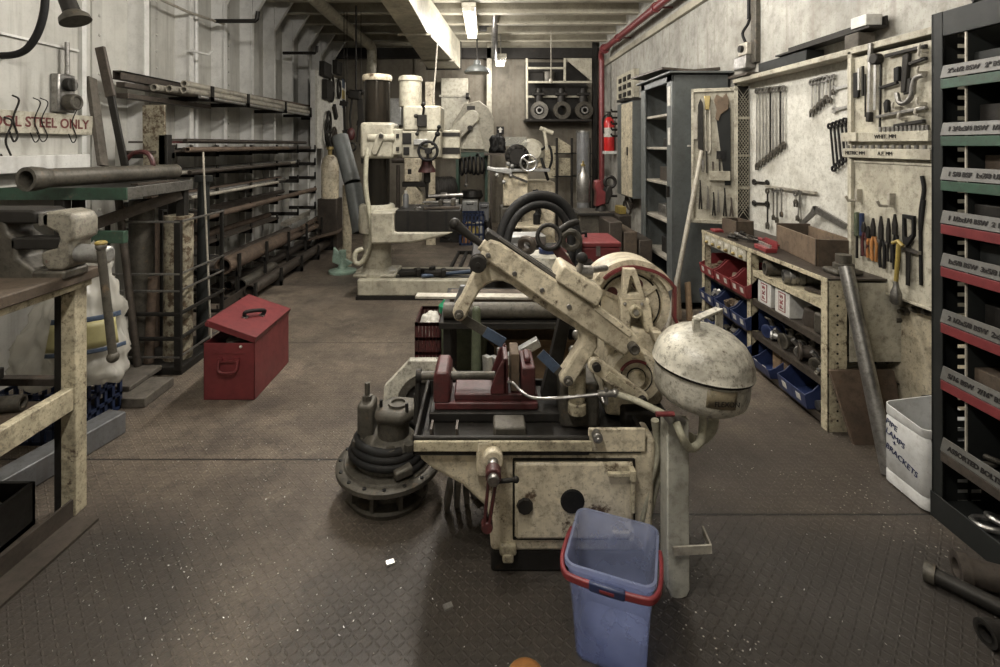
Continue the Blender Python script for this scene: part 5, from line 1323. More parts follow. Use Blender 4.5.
MB().pipe((PX_ + 0.04, PY_, 0.375), (PX_ + 0.04, PY_, 0.39), 0.042, 0.03).build('outlet_rim', M['iron'], t)
for dx, dy in ((-0.03, -0.02), (0.11, 0.03), (0.085, -0.05)):
    MB().cyl((PX_ + dx, PY_ + dy, 0.37), (PX_ + dx, PY_ + dy, 0.41), 0.007, n=8).build('stud', M['dark'], t)
MB().box(PX_ - 0.135, PX_ - 0.065, PY_ - 0.02, PY_ + 0.08, 0.21, 0.385).build('cable_box', M['iron'], t, 0.015, seg=3)
m = MB().lathe([(0, 0), (0.022, 0), (0.022, 0.02), (0.012, 0.022), (0.012, 0.075), (0, 0.075)], (PX_ - 0.10, PY_ + 0.03, 0.385), n=6)
m.build('eye_bolt', M['iron'], t)
m = MB()
for dx, dy in ((-0.12, -0.06), (0.03, -0.12), (0.10, -0.085)):
    m.lathe([(0, 0.235), (0.022, 0.235), (0.022, 0.262), (0, 0.262)], (PX_ + dx, PY_ + dy, 0), n=6)
m.build('bolts', M['iron'], t)
m = MB()
MB().cyl((-0.05, 2.12, 0.035), (0.12, 2.25, 0.035), 0.033).build('round_bar', M['greypipe'], None, label='grey round bar end on the floor under the saw pan', cat='bar')
for i in range(3):
    MB().obox((-0.15 + i * 0.035, 2.05 + i * 0.02, 0.065 + 0.004 * i), (0.02, 0.06, 0.115), (12, 8 - 6 * i, 10)).build('wood_offcut', M['plank'], None, 0.003, label='small grey timber offcut leaning under the saw pan, %s from the pump' % ORD[i], cat='offcut', group='timber offcuts')

# ================================================================== the power hacksaw
t = SAW = thing('power_hacksaw', 'old cream power hacksaw on a cast cabinet base in the middle of the floor', 'saw', (0.3, 1.95, 0))
CM = M['cream']
# base cabinet
MB().box(0.02, 0.585, 1.755, 2.25, 0.0, 0.08).build('plinth', M['dark'], t, 0.01)
m = MB().prism([(0.02, 1.745, 0.08), (0.565, 1.745, 0.08), (0.585, 1.745, 0.13), (0.60, 1.745, 0.47), (0.563, 1.745, 0.47), (0.563, 1.745, 0.424), (-0.232, 1.745, 0.424), (-0.225, 1.745, 0.40), (-0.19, 1.745, 0.37), (-0.08, 1.745, 0.31), (0.0, 1.745, 0.235), (0.012, 1.745, 0.2)], (0, 0.5, 0))
m.build('base_cabinet', CM, t, 0.018, seg=3)
# pan
m = MB().box(-0.235, 0.545, 1.74, 2.14, 0.425, 0.435)
for a in ((-0.25, -0.235, 1.72, 2.15), (-0.25, 0.36, 1.72, 1.735), (-0.25, 0.555, 2.14, 2.155), (0.545, 0.56, 1.74, 2.15)):
    m.box(*a, 0.43, 0.495)
m.build('coolant_pan', M['dark'], t, 0.006)
MB().box(-0.245, 0.37, 1.712, 1.722, 0.448, 0.485).build('pan_lip', M['cream_dirty'], t, 0.004)
MB().box(0.36, 0.56, 1.738, 1.75, 0.43, 0.515).build('pan_step', CM, t, 0.006)
MB().cyl((0.385, 1.735, 0.50), (0.385, 1.70, 0.50), 0.017).cyl((0.385, 1.71, 0.50), (0.385, 1.69, 0.50), 0.008).build('pan_pivot', M['steel'], t, 0.003)
MB().box(-0.03, 0.03, 1.71, 1.745, 0.36, 0.485).build('boss_pad', CM, t, 0.01)
# door with holes
dr = MB().box(0.105, 0.515, 1.728, 1.747, 0.135, 0.40).build('base_door', CM, t, 0.012)
m = MB()
for a in ((0.098, 0.52, 0.402, 0.408), (0.098, 0.52, 0.127, 0.133), (0.096, 0.102, 0.13, 0.405), (0.516, 0.522, 0.13, 0.405)):
    m.box(a[0], a[1], 1.738, 1.746, a[2], a[3])
m.build('door_gap', M['dark'], dr)
MB().cyl((0.302, 1.735, 0.27), (0.302, 1.722, 0.27), 0.038, n=28).torus((0.302, 1.727, 0.27), (0, 1, 0), 0.038, 0.004, 28, 6).build('vent_hole', M['black'], dr)
MB().lathe([(0, 0), (0.03, 0), (0.026, 0.012), (0, 0.013)], (0.138, 1.731, 0.253), (0, -1, 0), 9).build('oil_plug', M['dark'], dr)
m = MB().box(0.42, 0.51, 1.705, 1.72, 0.365, 0.380).box(0.495, 0.515, 1.70, 1.73, 0.352, 0.39).box(0.50, 0.514, 1.708, 1.722, 0.24, 0.36)
m.build('door_latch', M['cream_dirty'], dr, 0.003)
m = MB().box(0.43, 0.50, 1.70, 1.715, 0.165, 0.18).box(0.49, 0.51, 1.70, 1.73, 0.15, 0.19).build('door_latch', M['cream_dirty'], dr, 0.003)
MB().box(0.05, 0.11, 1.73, 1.755, 0.075, 0.115).box(0.06, 0.10, 1.728, 1.755, 0.05, 0.085).build('foot_lug', M['cream_dirty'], t, 0.008)
# crank handle
h0 = P(493, 458, 1.70)
MB().cyl((h0.x, 1.75, h0.z), (h0.x, 1.68, h0.z), 0.034).build('crank_boss', CM, t, 0.004)
MB().cyl((h0.x, 1.70, h0.z), (h0.x, 1.60, h0.z - 0.015), 0.019).build('crank_shaft', M['steel'], t, 0.003)
e = P(487, 532, 1.62)
m = MB()
q = (h0.x, 1.64, h0.z - 0.01)
m.cyl((q[0], 1.655, q[2]), (q[0], 1.615, q[2]), 0.026)
m.beam((q[0] + 0.012, 1.635, q[2]), (e.x + 0.008, 1.635, e.z + 0.02), 0.010, 0.03, (0, 1, 0)).beam((q[0] - 0.014, 1.635, q[2]), (e.x - 0.008, 1.635, e.z + 0.02), 0.010, 0.03, (0, 1, 0))
m.cyl((e.x, 1.65, e.z + 0.01), (e.x, 1.62, e.z + 0.01), 0.019)
m.build('crank_arm', M['redold'], t, 0.003)
MB().cyl((q[0] + 0.01, 1.64, q[2] - 0.03), (q[0] + 0.075, 1.65, q[2] - 0.03), 0.007).sphere((q[0] + 0.075, 1.65, q[2] - 0.03), 0.011).build('crank_pin', M['dark'], t)
# pan contents (fixed pieces)
MB().box(0.03, 0.145, 1.76, 1.85, 0.436, 0.505).build('jaw_stop', M['iron'], t, 0.008)
for x in (-0.19, -0.10):
    MB().box(x - 0.004, x + 0.004, 1.76, 1.82, 0.436, 0.50).build('pan_rib', M['bar'], t)
MB().box(-0.22, 0.05, 1.737, 1.75, 0.436, 0.485).build('pan_ledge', M['steel'], t, 0.004)
# red vice
VY = 2.0
rd = M['redold']
MB().box(-0.215, 0.36, 1.915, 2.135, 0.436, 0.474).build('vice_bed', M['dark'], t, 0.006)
MB().box(-0.195, 0.205, VY - 0.07, VY + 0.10, 0.475, 0.505).box(-0.12, 0.205, VY - 0.055, VY + 0.09, 0.505, 0.532).build('vice_base', rd, t, 0.006)
MB().prism([(-0.20, VY - 0.07, 0.50), (-0.135, VY - 0.07, 0.50), (-0.135, VY - 0.07, 0.60), (-0.145, VY - 0.07, 0.622), (-0.19, VY - 0.07, 0.622), (-0.20, VY - 0.07, 0.60)], (0, 0.17, 0)).build('vice_end', rd, t, 0.008)
MB().cyl((-0.27, VY, 0.578), (0.04, VY, 0.578), 0.016).build('vice_screw', M['iron'], t)
MB().cyl((-0.275, VY, 0.578), (-0.255, VY, 0.578), 0.026).cyl((-0.265, VY, 0.59), (-0.272, VY - 0.02, 0.40), 0.012).build('vice_handle', M['dark'], t)
MB().prism([(0.02, VY - 0.06, 0.532), (0.085, VY - 0.06, 0.532), (0.085, VY - 0.06, 0.665), (0.065, VY - 0.06, 0.655), (0.05, VY - 0.06, 0.625), (0.025, VY - 0.06, 0.56)], (0, 0.02, 0)).prism([(0.02, VY + 0.06, 0.532), (0.085, VY + 0.06, 0.532), (0.085, VY + 0.06, 0.68), (0.06, VY + 0.06, 0.66), (0.025, VY + 0.06, 0.56)], (0, 0.02, 0)).box(0.07, 0.09, VY - 0.06, VY + 0.08, 0.532, 0.67).build('moving_jaw', rd, t, 0.004)
MB().box(0.10, 0.135, VY - 0.04, VY + 0.08, 0.533, 0.68).build('wood_packing', M['wood'], t, 0.004)
MB().box(0.14, 0.195, VY - 0.07, VY + 0.10, 0.532, 0.64).box(0.155, 0.18, VY - 0.03, VY + 0.06, 0.64, 0.662).build('fixed_jaw', rd, t, 0.006)
# pillar plates behind: drive column
MB().prism([P(541, 398, 1.98), P(556, 398, 1.98), P(571, 322, 1.98), P(560, 318, 1.98)], (0, 0.05, 0)).build('dark_strut', M['dark'], t, 0.004)
MB().box(P(558, 0, 1.95).x, P(596, 0, 1.95).x, 1.88, 2.1, 0.43, 0.60).build('slide_block', M['iron'], t, 0.015)
c = P(577, 412, 1.86)
MB().lathe([(0, 0), (0.034, 0), (0.034, 0.035), (0.028, 0.04), (0.032, 0.06), (0.032, 0.17), (0, 0.17)], c).build('hydraulic_ram', M['cream_dirty'], t)
m = MB()
for px, py, r in ((573, 350, 0.018), (577, 335, 0.02), (570, 365, 0.016), (589, 385, 0.02), (594, 392, 0.018), (566, 374, 0.014)):
    m.sphere(P(px, py, 1.92), r, 10)
    m.cyl(P(px, py, 1.92), P(px, py, 1.98), r * 0.6)
m.tube(cr([P(573, 350, 1.92), P(581, 342, 1.9), P(577, 328, 1.93), P(586, 318, 1.96)], 5), 0.008)
m.build('valve_fittings', M['steel'], t)
# bow
BY = 1.80
bow = [(452.5, 313), (455, 307), (461, 298), (470, 279), (476, 270), (484, 264), (492, 262), (498, 264), (540, 292), (584, 318), (593, 327), (598, 338), (598, 348), (592, 357), (602, 362),
       (602, 369), (597, 371), (588, 362), (574, 386), (567, 388), (560, 383), (560, 378), (570, 363), (581, 345), (581, 336), (576, 329), (556, 317), (520, 292), (512, 285.5), (503, 281.5), (494, 282), (487, 285), (480, 291), (473, 303), (466, 318), (461, 322), (455, 321)]
MB().pxp(bow, BY, 0.07).build('bow_frame', CM, t, 0.008, seg=2)
for px, py in ((459, 314), (568, 380), (596, 365.5)):
    a = P(px, py, BY)
    m = MB().cyl(a, a + V((0, -0.012, 0)), 0.017).cyl(a + V((0, -0.01, 0)), a + V((0, -0.028, 0)), 0.010, n=6)
    m.build('bow_bolt', M['iron'], t, 0.002)
# blade
a, b = P(457, 315, BY + 0.035), P(568, 381, BY + 0.035)
d = (b - a)
up = V((-d.z, 0, d.x)).normalized()
bl = MB().beam(a, a + d * 0.42, 0.004, 0.034, up).build('saw_blade', M['iron'], t)
MB().beam(a + d * 0.25, a + d * 0.422, 0.007, 0.037, up).build('blade_paint', M['bluesteel'], bl)
e0, e1 = P(569, 381, BY + 0.035), P(540, 353, BY + 0.035)
bl = MB().beam(e0, e1, 0.004, 0.032, up).build('saw_blade', M['iron'], t)
MB().beam(e0 + (e1 - e0) * 0.42, e1 - (e1 - e0) * 0.01, 0.007, 0.035, up).build('blade_paint', M['bluesteel'], bl)
MB().beam(a + d * -0.015 + up * 0.012, a + d * 0.06 + up * 0.005, 0.03, 0.03, up).build('blade_clamp', M['red'], t, 0.006)
# upper guide rail
rail = [(480, 253), (486, 244), (490, 240), (500, 243), (560, 283), (566, 288), (594, 307), (640, 339), (638, 347), (632, 349), (625, 357), (618, 352), (585, 330), (494, 266), (482, 258)]
MB().pxp(rail, BY - 0.03, 0.11).build('guide_rail', CM, t, 0.008)
MB().pxp([(485, 240), (485, 235), (488, 231), (492, 234), (561, 280), (558, 285)], BY - 0.01, 0.09).build('rail_way', M['dark'], t, 0.003)
MB().pxp([(498, 238.5), (500, 237), (561, 278), (559, 281)], BY - 0.016, 0.01).build('rail_strip', M['steel'], t)
for px, py in ((488, 255), (514.5, 273.5), (542, 290), (569, 306.5)):
    a = P(px, py, BY - 0.03)
    MB().cyl(a, a + V((0, -0.006, 0)), 0.009, n=12).build('rail_screw', M['steel'], t, 0.002)
MB().pxp([(556, 281), (562, 267), (566, 266), (604, 291), (604, 295), (598, 307), (594, 306)], BY - 0.05, 0.15).build('saddle_box', CM, t, 0.008)
MB().pxp([(593, 309), (599, 306), (633, 333), (630, 338)], BY - 0.035, 0.03).build('wedge_strip', CM, t, 0.003)
a = P(632, 346, BY - 0.03)
MB().cyl(a, a + V((0, -0.03, 0)), 0.018).torus(a + V((0, -0.03, 0)), (0, 1, 0), 0.015, 0.005, 18, 6).build('rail_pivot', M['iron'], t)
c = P(582, 258, BY + 0.0)
MB().sphere(c, 0.021, 16).build('ball_knob', M['black'], t)
m = MB().cyl(c, P(579, 272, BY), 0.010).cyl(P(577, 272, BY + 0.02), P(592, 272, BY + 0.02), 0.024).cyl(P(592, 270, BY + 0.05), P(606, 268, BY + 0.1), 0.012)
m.build('stroke_lever', M['steel'], t)
MB().tube([P(484, 246, BY), P(470, 236, BY), P(455, 224, BY)], [0.012, 0.014, 0.020]).sphere(P(455, 224, BY), 0.022).build('bow_handle', M['dark'], t)
MB().cyl(P(481, 244, BY - 0.01), P(489, 250, BY - 0.01), 0.022).build('handle_socket', CM, t, 0.003)
c = P(478, 263, BY - 0.055)
m = MB().lathe([(0.008, -0.025), (0.026, -0.025), (0.030, -0.02), (0.030, -0.01), (0.022, 0), (0.030, 0.01), (0.030, 0.02), (0.008, 0.025)], c, (0, 1, 0)).cyl(c - V((0, 0.03, 0)), c + V((0, 0.08, 0)), 0.008)
m.build('tension_roller', M['dark'], t)
# link arm
A, B = P(596, 366, BY - 0.03), P(642, 399, BY - 0.03)
d = (B - A).normalized(); w = V((-d.z, 0, d.x))
pts = [A + (w * math.cos(x) - d * math.sin(x)) * 0.027 for x in [PI * k / 8 for k in range(9)]] + [B + (-w * math.cos(x) + d * math.sin(x)) * 0.025 for x in [PI * k / 8 for k in range(9)]]
MB().prism(pts, (0, 0.022, 0)).build('link_arm', CM, t, 0.005)
MB().prism([A + d * 0.05 + w * 0.013, B - d * 0.03 + w * 0.011, B - d * 0.03 - w * 0.011, A + d * 0.05 - w * 0.013], (0, -0.004, 0)).build('link_recess', M['cream_dirty'], t)
m = MB()
for q in (A, B):
    m.cyl(q, q + V((0, -0.02, 0)), 0.015)
m.build('link_pins', M['dark'], t, 0.002)
# crank disc
c = P(634, 374, BY + 0.08)
m = MB().lathe([(0, -0.04), (0.03, -0.04), (0.034, -0.02), (0.055, -0.018), (0.062, -0.03), (0.092, -0.03), (0.099, -0.015), (0.099, 0.06), (0, 0.06)], c, (0, 1, 0), 40)
m.build('crank_disc', CM, t)
MB().tube([c + V((0.062 * math.cos(a), -0.032, 0.062 * math.sin(a))) for a in [1.0 + k * 0.13 for k in range(14)]], 0.006, 8).build('disc_mark', M['red'], t)
MB().torus(c + V((0, -0.03, 0)), (0, 1, 0), 0.058, 0.002, 30, 6).torus(c + V((0, -0.028, 0)), (0, 1, 0), 0.034, 0.0025, 30, 6).build('disc_ring', M['dark'], t)
# head casting between disc and tank
hd = [(612, 334), (628, 326), (652, 332), (662, 342), (664, 400), (650, 420), (606, 416), (603, 380)]
MB().pxp(hd, BY + 0.12, 0.2).build('head_casting', CM, t, 0.015)
MB().box(P(618, 0, 1.95).x, P(660, 0, 1.95).x, 1.86, 2.15, 0.43, P(0, 400, 1.95).z).build('head_pedestal', M['dark'], t, 0.01)
# flywheel
FY = 2.0
c = P(629, 303, FY)
m = MB().lathe([(0.13, -0.02), (0.158, -0.02), (0.158, 0.05), (0.13, 0.05), (0.13, -0.02)], c, (0, 1, 0), 48)
m.lathe([(0.0, -0.012), (0.115, -0.012), (0.132, -0.004), (0.132, 0.02), (0, 0.02)], c, (0, 1, 0), 48).lathe([(0, -0.05), (0.035, -0.05), (0.035, 0.02), (0, 0.02)], c, (0, 1, 0))
for k in range(3):
    a = 0.6 + 2 * PI * k / 3
    m.beam(c + V((0.03 * math.cos(a), -0.012, 0.03 * math.sin(a))), c + V((0.125 * math.cos(a), -0.012, 0.125 * math.sin(a))), 0.016, 0.012, (0, 1, 0))
m.build('flywheel', CM, t)
MB().torus(c + V((0, -0.010, 0)), (0, 1, 0), 0.119, 0.004, 40, 6).build('wheel_groove', M['dark'], t)
for a in (2.55, 1.2, -0.6):
    q = c + V((0.085 * math.cos(a), -0.011, 0.085 * math.sin(a)))
    MB().cyl(q, q + V((0, -0.004, 0)), 0.021).build('wheel_hole', M['redold'], t)
an = [PI * (0.93 - 0.80 * k / 24) for k in range(25)]
m = MB()
for i in range(24):
    q = [c + V((r_ * math.cos(x), -0.045, r_ * math.sin(x))) for r_, x in ((0.150, an[i]), (0.183, an[i]), (0.183, an[i + 1]), (0.150, an[i + 1]))]
    m.prism(q, (0, 0.012, 0))
m.build('guard_face', CM, t)
# belt guard: curved strip over the wheel with a red edge
arc = [c + V((0.175 * math.cos(a), 0, 0.175 * math.sin(a))) for a in [PI * (0.86 - 0.72 * k / 20) for k in range(21)]]
tail = [P(668, 312, FY), P(676, 330, FY)]
def strip(pts, y0, y1, th):
    m = MB()
    vs, fs = [], []
    for p in pts:
        r = (p - c); r.y = 0; r.normalize()
        for q in (p, p + r * th):
            vs += [V((q.x, FY + y0, q.z)), V((q.x, FY + y1, q.z))]
    for i in range(len(pts) - 1):
        a, b = i * 4, i * 4 + 4
        fs += [(a, a + 1, b + 1, b), (a + 2, b + 2, b + 3, a + 3), (a, b, b + 2, a + 2), (a + 1, a + 3, b + 3, b + 1)]
    fs += [(0, 2, 3, 1), (4 * len(pts) - 4, 4 * len(pts) - 3, 4 * len(pts) - 1, 4 * len(pts) - 2)]
    return m.add(vs, fs)
strip(arc, -0.03, 0.10, 0.008).build('belt_guard', CM, t)
strip([c + (p - c) * 0.86 for p in arc[3:13]] + [c + (p - c) * (0.86 + 0.02 * k) for k, p in enumerate(arc[13:])] + tail, -0.058, -0.036, 0.012).build('guard_edge', M['red'], t)
# A bracket + bearing block in front of the wheel
ay = FY - 0.085
MB().frame([P(624, 269, ay), P(636, 269, ay), P(646, 300, ay), P(622, 300, ay)], [P(630.5, 276, ay), P(632, 276, ay), P(639, 294, ay), P(627, 294, ay)], (0, 0.03, 0)).build('a_bracket', CM, t, 0.003)
MB().pxp([(621, 299), (650, 299), (655, 333), (646, 333), (641, 316), (632, 314), (630, 333), (621, 333)], ay, 0.05).build('bearing_bracket', CM, t, 0.006)
q = P(635, 311, ay)
MB().cyl(q, q + V((0, -0.012, 0)), 0.026).torus(q + V((0, -0.012, 0)), (0, 1, 0), 0.019, 0.006, 20, 6).build('shaft_end', M['cream_dirty'], t, 0.003)
MB().cyl(q + V((0, -0.012, 0)), q + V((0, -0.022, 0)), 0.010).build('shaft_nut', M['steel'], t)
m = MB()
for px, py in ((625, 304), (642, 304), (657, 269), (609, 274), (629, 264)):
    a = P(px, py, ay) if py > 290 else P(px, py, FY - 0.03)
    m.sphere(a, 0.007, 8)
m.build('bracket_bolts', M['steel'], t)
MB().pxp([(653, 332), (662, 332), (668, 347), (664, 351), (655, 342)], 1.85, 0.06).build('tank_bracket', CM, t, 0.005)
# coolant tank (bell shaped)
TX, TYk = 0.748, 1.72
tz = 0.748
def bell(prof): return MB().lathe(prof, (TX, TYk, tz), (0.10, -0.02, 1), 48)
bell([(0.0, 0.132), (0.03, 0.131), (0.06, 0.125), (0.095, 0.110), (0.128, 0.086), (0.150, 0.056), (0.160, 0.026), (0.162, 0.006), (0.166, 0.0), (0.158, 0.0), (0.152, 0.02), (0, 0.115)]).build('tank_lid', M['tank'], t)
bell([(0.160, 0.006), (0.161, -0.010), (0.150, -0.010), (0.150, 0.006), (0.160, 0.006)]).build('lid_seal', M['dark'], t)
bell([(0, 0.0), (0.154, 0.0), (0.154, -0.075), (0.147, -0.100), (0.125, -0.120), (0.08, -0.130), (0, -0.132)]).build('tank_bowl', M['tank'], t)
hpts = [(TX - 0.034, TYk - 0.03, tz + 0.118), (TX - 0.034, TYk - 0.03, tz + 0.165), (TX + 0.076, TYk + 0.04, tz + 0.176), (TX + 0.076, TYk + 0.04, tz + 0.095)]
m = MB()
for i in range(3):
    m.beam(hpts[i], hpts[i + 1], 0.030, 0.008, (0.3, -0.9, 0.1) if i != 1 else (0, 0, 1))
m.build('lid_handle', M['tank'], t, 0.002)
# label patch on the bowl
lb = MB(); vs = []; fs = []
for i, z in enumerate((-0.022, -0.078)):
    for k in range(9):
        a = -PI / 2 - 0.30 + 0.62 * k / 8
        vs.append((TX + 0.1555 * math.cos(a) + 0.10 * z, TYk + 0.1555 * math.sin(a) - 0.02 * z, tz + z - 0.016 * math.cos(a)))
for k in range(8): fs.append((k, k + 1, k + 10, k + 9))
lb.add(vs, fs)
lo = lb.build('maker_plate', mat('scuffed brown label', (0.24, 0.20, 0.125), 0.5, 0, 0.6, (0.05, 0.04, 0.03), 25, 0.4, (0.38, 0.34, 0.24), 0), t)
lo.modifiers.new('thick', 'SOLIDIFY').thickness = 0.002
a = -PI / 2 + 0.08
nrm = V((math.cos(a), math.sin(a), 0)); tng = V((-math.sin(a), math.cos(a), 0))
text('plate_lettering', 'FLEXON', 0.022, V((TX - 0.004, TYk, tz - 0.060)) + nrm * 0.1592, tng - V((0, 0, 0.07)), (0.07, 0, 1), M['ink'], lo)
# support leg and step
MB().pxp([(667, 420), (689, 420), (690, 590), (687, 597), (678, 600), (671, 597), (668, 588)], 1.655, 0.03).box(P(667, 0, 1.655).x, P(667, 0, 1.655).x + 0.008, 1.655, 1.72, 0.03, 0.58).build('support_leg', mat('pale grey green enamel', (0.50, 0.49, 0.42), 0.45, 0, 0.6, (0.08, 0.07, 0.05), 5, 0.3, (0.12, 0.09, 0.06), 0.15, streak=0.3), t, 0.004)
a, b, c2 = P(673, 551, 1.645), P(711, 549, 1.645), P(703, 530, 1.83)
MB().beam(a, b, 0.006, 0.028, (0, 0, 1)).beam(b, c2, 0.006, 0.026, (0, 0, 1)).build('foot_stirrup', M['lightpipe'], t)
MB().tube(cr([P(655, 420, 1.75), P(658, 450, 1.76), P(650, 480, 1.76), P(642, 515, 1.755), P(640, 530, 1.76)], 5), 0.014).tube(cr([P(664, 425, 1.77), P(665, 455, 1.78), P(655, 490, 1.78), P(648, 520, 1.77)], 5), 0.012).build('drain_hose', M['hosec'], t)
# coolant line
MB().tube(cr([P(508, 382, 1.915), P(513, 383, 1.90), P(522, 392, 1.86), P(534, 398, 1.80), P(560, 398, 1.76), P(600, 394, 1.74)], 6), 0.0055, 8).build('coolant_pipe', M['steel'], t)
m = MB().cyl(P(598, 394, 1.74), P(616, 393, 1.74), 0.012).cyl(P(606, 388, 1.74), P(606, 404, 1.735), 0.008).sphere(P(615, 393, 1.74), 0.015, 10).cyl(P(601, 395, 1.74), P(604, 403, 1.72), 0.006)
m.build('coolant_valve', M['steel'], t)
MB().tube(cr([P(616, 394, 1.74), P(632, 399, 1.72), P(650, 407, 1.68), P(664, 414, 1.64)], 6), 0.011, 10).build('coolant_hose', M['hosec'], t)
MB().cyl(P(656, 414, 1.60), P(674, 414, 1.60), 0.008).build('tap_handle', M['red'], t)
m = MB().cyl(P(664, 412, 1.63), P(672, 422, 1.62), 0.014).cyl(P(668, 418, 1.62), P(683, 422, 1.66), 0.013)
m.build('tap', M['steel'], t, 0.003)
MB().tube(cr([P(676, 422, 1.62), P(682, 436, 1.60), P(690, 448, 1.62), P(700, 442, 1.66), P(703, 425, 1.69), P(703, 415, 1.70)], 6), 0.013, 10).tube(cr([P(690, 438, 1.74), P(700, 440, 1.76), P(711, 430, 1.76), P(714, 418, 1.74)], 5), 0.018, 10).build('tank_hose', M['hosec'], t)

# ================================================================== bucket
BX, BYk, BR = 0.388, 1.515, R(-21)
t = thing('plastic_bucket', 'frosted blue square bucket with a red and blue handle in front of the saw', 'bucket', (BX, BYk, 0), BR)
def rsq(hx, hy, z, r, n=6):
    out = []
    for cx, cy, a0 in ((hx - r, hy - r, 0), (-hx + r, hy - r, 90), (-hx + r, -hy + r, 180), (hx - r, -hy + r, 270)):
        for k in range(n + 1):
            a = R(a0 + 90 * k / n)
            out.append((cx + r * math.cos(a), cy + r * math.sin(a), z))
    return out
rows = [rsq(0.092, 0.090, 0.002, 0.03), rsq(0.100, 0.098, 0.008, 0.03), rsq(0.110, 0.108, 0.16, 0.03), rsq(0.122, 0.116, 0.275, 0.032), rsq(0.129, 0.122, 0.278, 0.034), rsq(0.129, 0.122, 0.292, 0.034), rsq(0.122, 0.115, 0.292, 0.032),
        rsq(0.118, 0.112, 0.270, 0.03), rsq(0.106, 0.104, 0.16, 0.028), rsq(0.097, 0.095, 0.012, 0.028)]
vs = [p for r_ in rows for p in r_]; n = len(rows[0]); fs = []
for i in range(len(rows) - 1):
    for k in range(n):
        fs.append((i * n + k, i * n + (k + 1) % n, (i + 1) * n + (k + 1) % n, (i + 1) * n + k))
fs += [list(range(n))[::-1], list(range((len(rows) - 1) * n, len(rows) * n))]
MB().add(vs, fs).build('bucket_body', M['bucket'], t, local=True, sharp=60)
m = MB()
hp = [(-0.133, 0.04, 0.272), (-0.138, 0.0, 0.272), (-0.138, -0.08, 0.270), (-0.122, -0.125, 0.268), (-0.09, -0.137, 0.267), (0, -0.139, 0.266), (0.09, -0.137, 0.267), (0.122, -0.125, 0.268), (0.138, -0.08, 0.270), (0.138, 0.0, 0.272), (0.133, 0.04, 0.272)]
def flat_bar(pts, w, h):
    m = MB(); vs = []; fs = []
    pts = [V(p) for p in pts]
    for i, p in enumerate(pts):
        tt = (pts[min(i + 1, len(pts) - 1)] - pts[max(i - 1, 0)]).normalized()
        o = V((tt.y, -tt.x, 0)).normalized() * w / 2
        vs += [p + o + V((0, 0, h / 2)), p - o + V((0, 0, h / 2)), p - o - V((0, 0, h / 2)), p + o - V((0, 0, h / 2))]
    for i in range(len(pts) - 1):
        a = i * 4
        fs += [(a + k, a + (k + 1) % 4, a + 4 + (k + 1) % 4, a + 4 + k) for k in range(4)]
    e = (len(pts) - 1) * 4
    fs += [(3, 2, 1, 0), (e, e + 1, e + 2, e + 3)]
    return m.add(vs, fs)
sm = cr(hp, 5)
hn = flat_bar(sm, 0.012, 0.021).build('handle', M['redbin'], t, 0.004, local=True)
flat_bar([(-0.05, -0.1385, 0.2665), (0, -0.139, 0.266), (0.05, -0.1385, 0.2665)], 0.018, 0.026).build('handle_grip', M['blue'], hn, 0.005, local=True)
flat_bar([(-0.02, -0.149, 0.266), (0.02, -0.149, 0.266)], 0.003, 0.006).build('grip_mark', M['redbin'], hn, local=True)

# ---- red toolbox
t = thing('tool_box', 'red steel tool box with its lid ajar on the floor by the wire cage', 'toolbox', (-1.505, 3.19, 0))
x0, x1, y0, y1 = -1.655, -1.355, 2.94, 3.45
m = MB()
for a in ((x0, x0 + 0.006, y0, y1), (x1 - 0.006, x1, y0, y1), (x0, x1, y0, y0 + 0.006), (x0, x1, y1 - 0.006, y1)):
    m.box(*a, 0, 0.335)
m.box(x0, x1, y0, y1, 0, 0.006)
m.build('box_body', M['red'], t, 0.002)
MB().box(x0 + 0.012, x1 - 0.012, y0 + 0.012, y1 - 0.012, 0.26, 0.27).build('tray', M['dark'], t)
MB().obox((x0 + 0.15, y0 + 0.1, 0.30), (0.12, 0.06, 0.05), (0, 0, 30)).build('tray_contents', M['iron'], t, 0.01)
Ml = Matrix.Translation((x1 + 0.003, 0, 0.337)) @ Matrix.Rotation(R(19), 4, 'Y')
L_ = x1 - x0 + 0.01
m = MB().box(-L_, 0, y0 - 0.008, y1 + 0.004, 0.03, 0.036, Ml)
for a in ((-L_, 0, y0 - 0.008, y0 - 0.002), (-L_, 0, y1 - 0.002, y1 + 0.004), (-L_, -L_ + 0.006, y0 - 0.008, y1 + 0.004), (-0.006, 0, y0 - 0.008, y1 + 0.004)):
    m.box(*a, 0, 0.036, Ml)
ld = m.build('lid', M['red'], t, 0.004)
q = [Ml @ V(p) for p in ((-0.17, 3.12, 0.036), (-0.17, 3.12, 0.07), (-0.10, 3.22, 0.07), (-0.10, 3.22, 0.036))]
MB().tube(cr(q, 5), 0.012, 8).build('lid_handle', M['black'], ld)
MB().box(-0.18, -0.15, 3.10, 3.14, 0.036, 0.042, Ml).box(-0.115, -0.085, 3.2, 3.24, 0.036, 0.042, Ml).build('handle_plate', M['steel'], ld)
MB().cyl(Ml @ V((-L_ + 0.01, y0 - 0.012, 0.018)), Ml @ V((-L_ + 0.01, y1 + 0.006, 0.018)), 0.012).build('lid_roll', M['red'], ld)
zc = 0.225
m = MB().tube(cr([(-1.558, y0 - 0.008, zc + 0.015), (-1.56, y0 - 0.02, zc - 0.03), (-1.545, y0 - 0.025, zc - 0.05), (-1.505, y0 - 0.026, zc - 0.055), (-1.465, y0 - 0.025, zc - 0.05), (-1.45, y0 - 0.02, zc - 0.03), (-1.452, y0 - 0.008, zc + 0.015)], 5), 0.007)
m.box(-1.57, -1.54, y0 - 0.014, y0, zc, zc + 0.025).box(-1.47, -1.44, y0 - 0.014, y0, zc, zc + 0.025).box(-1.54, -1.47, y0 - 0.012, y0, zc + 0.0, zc + 0.012)
m.build('bail_handle', M['red'], t)
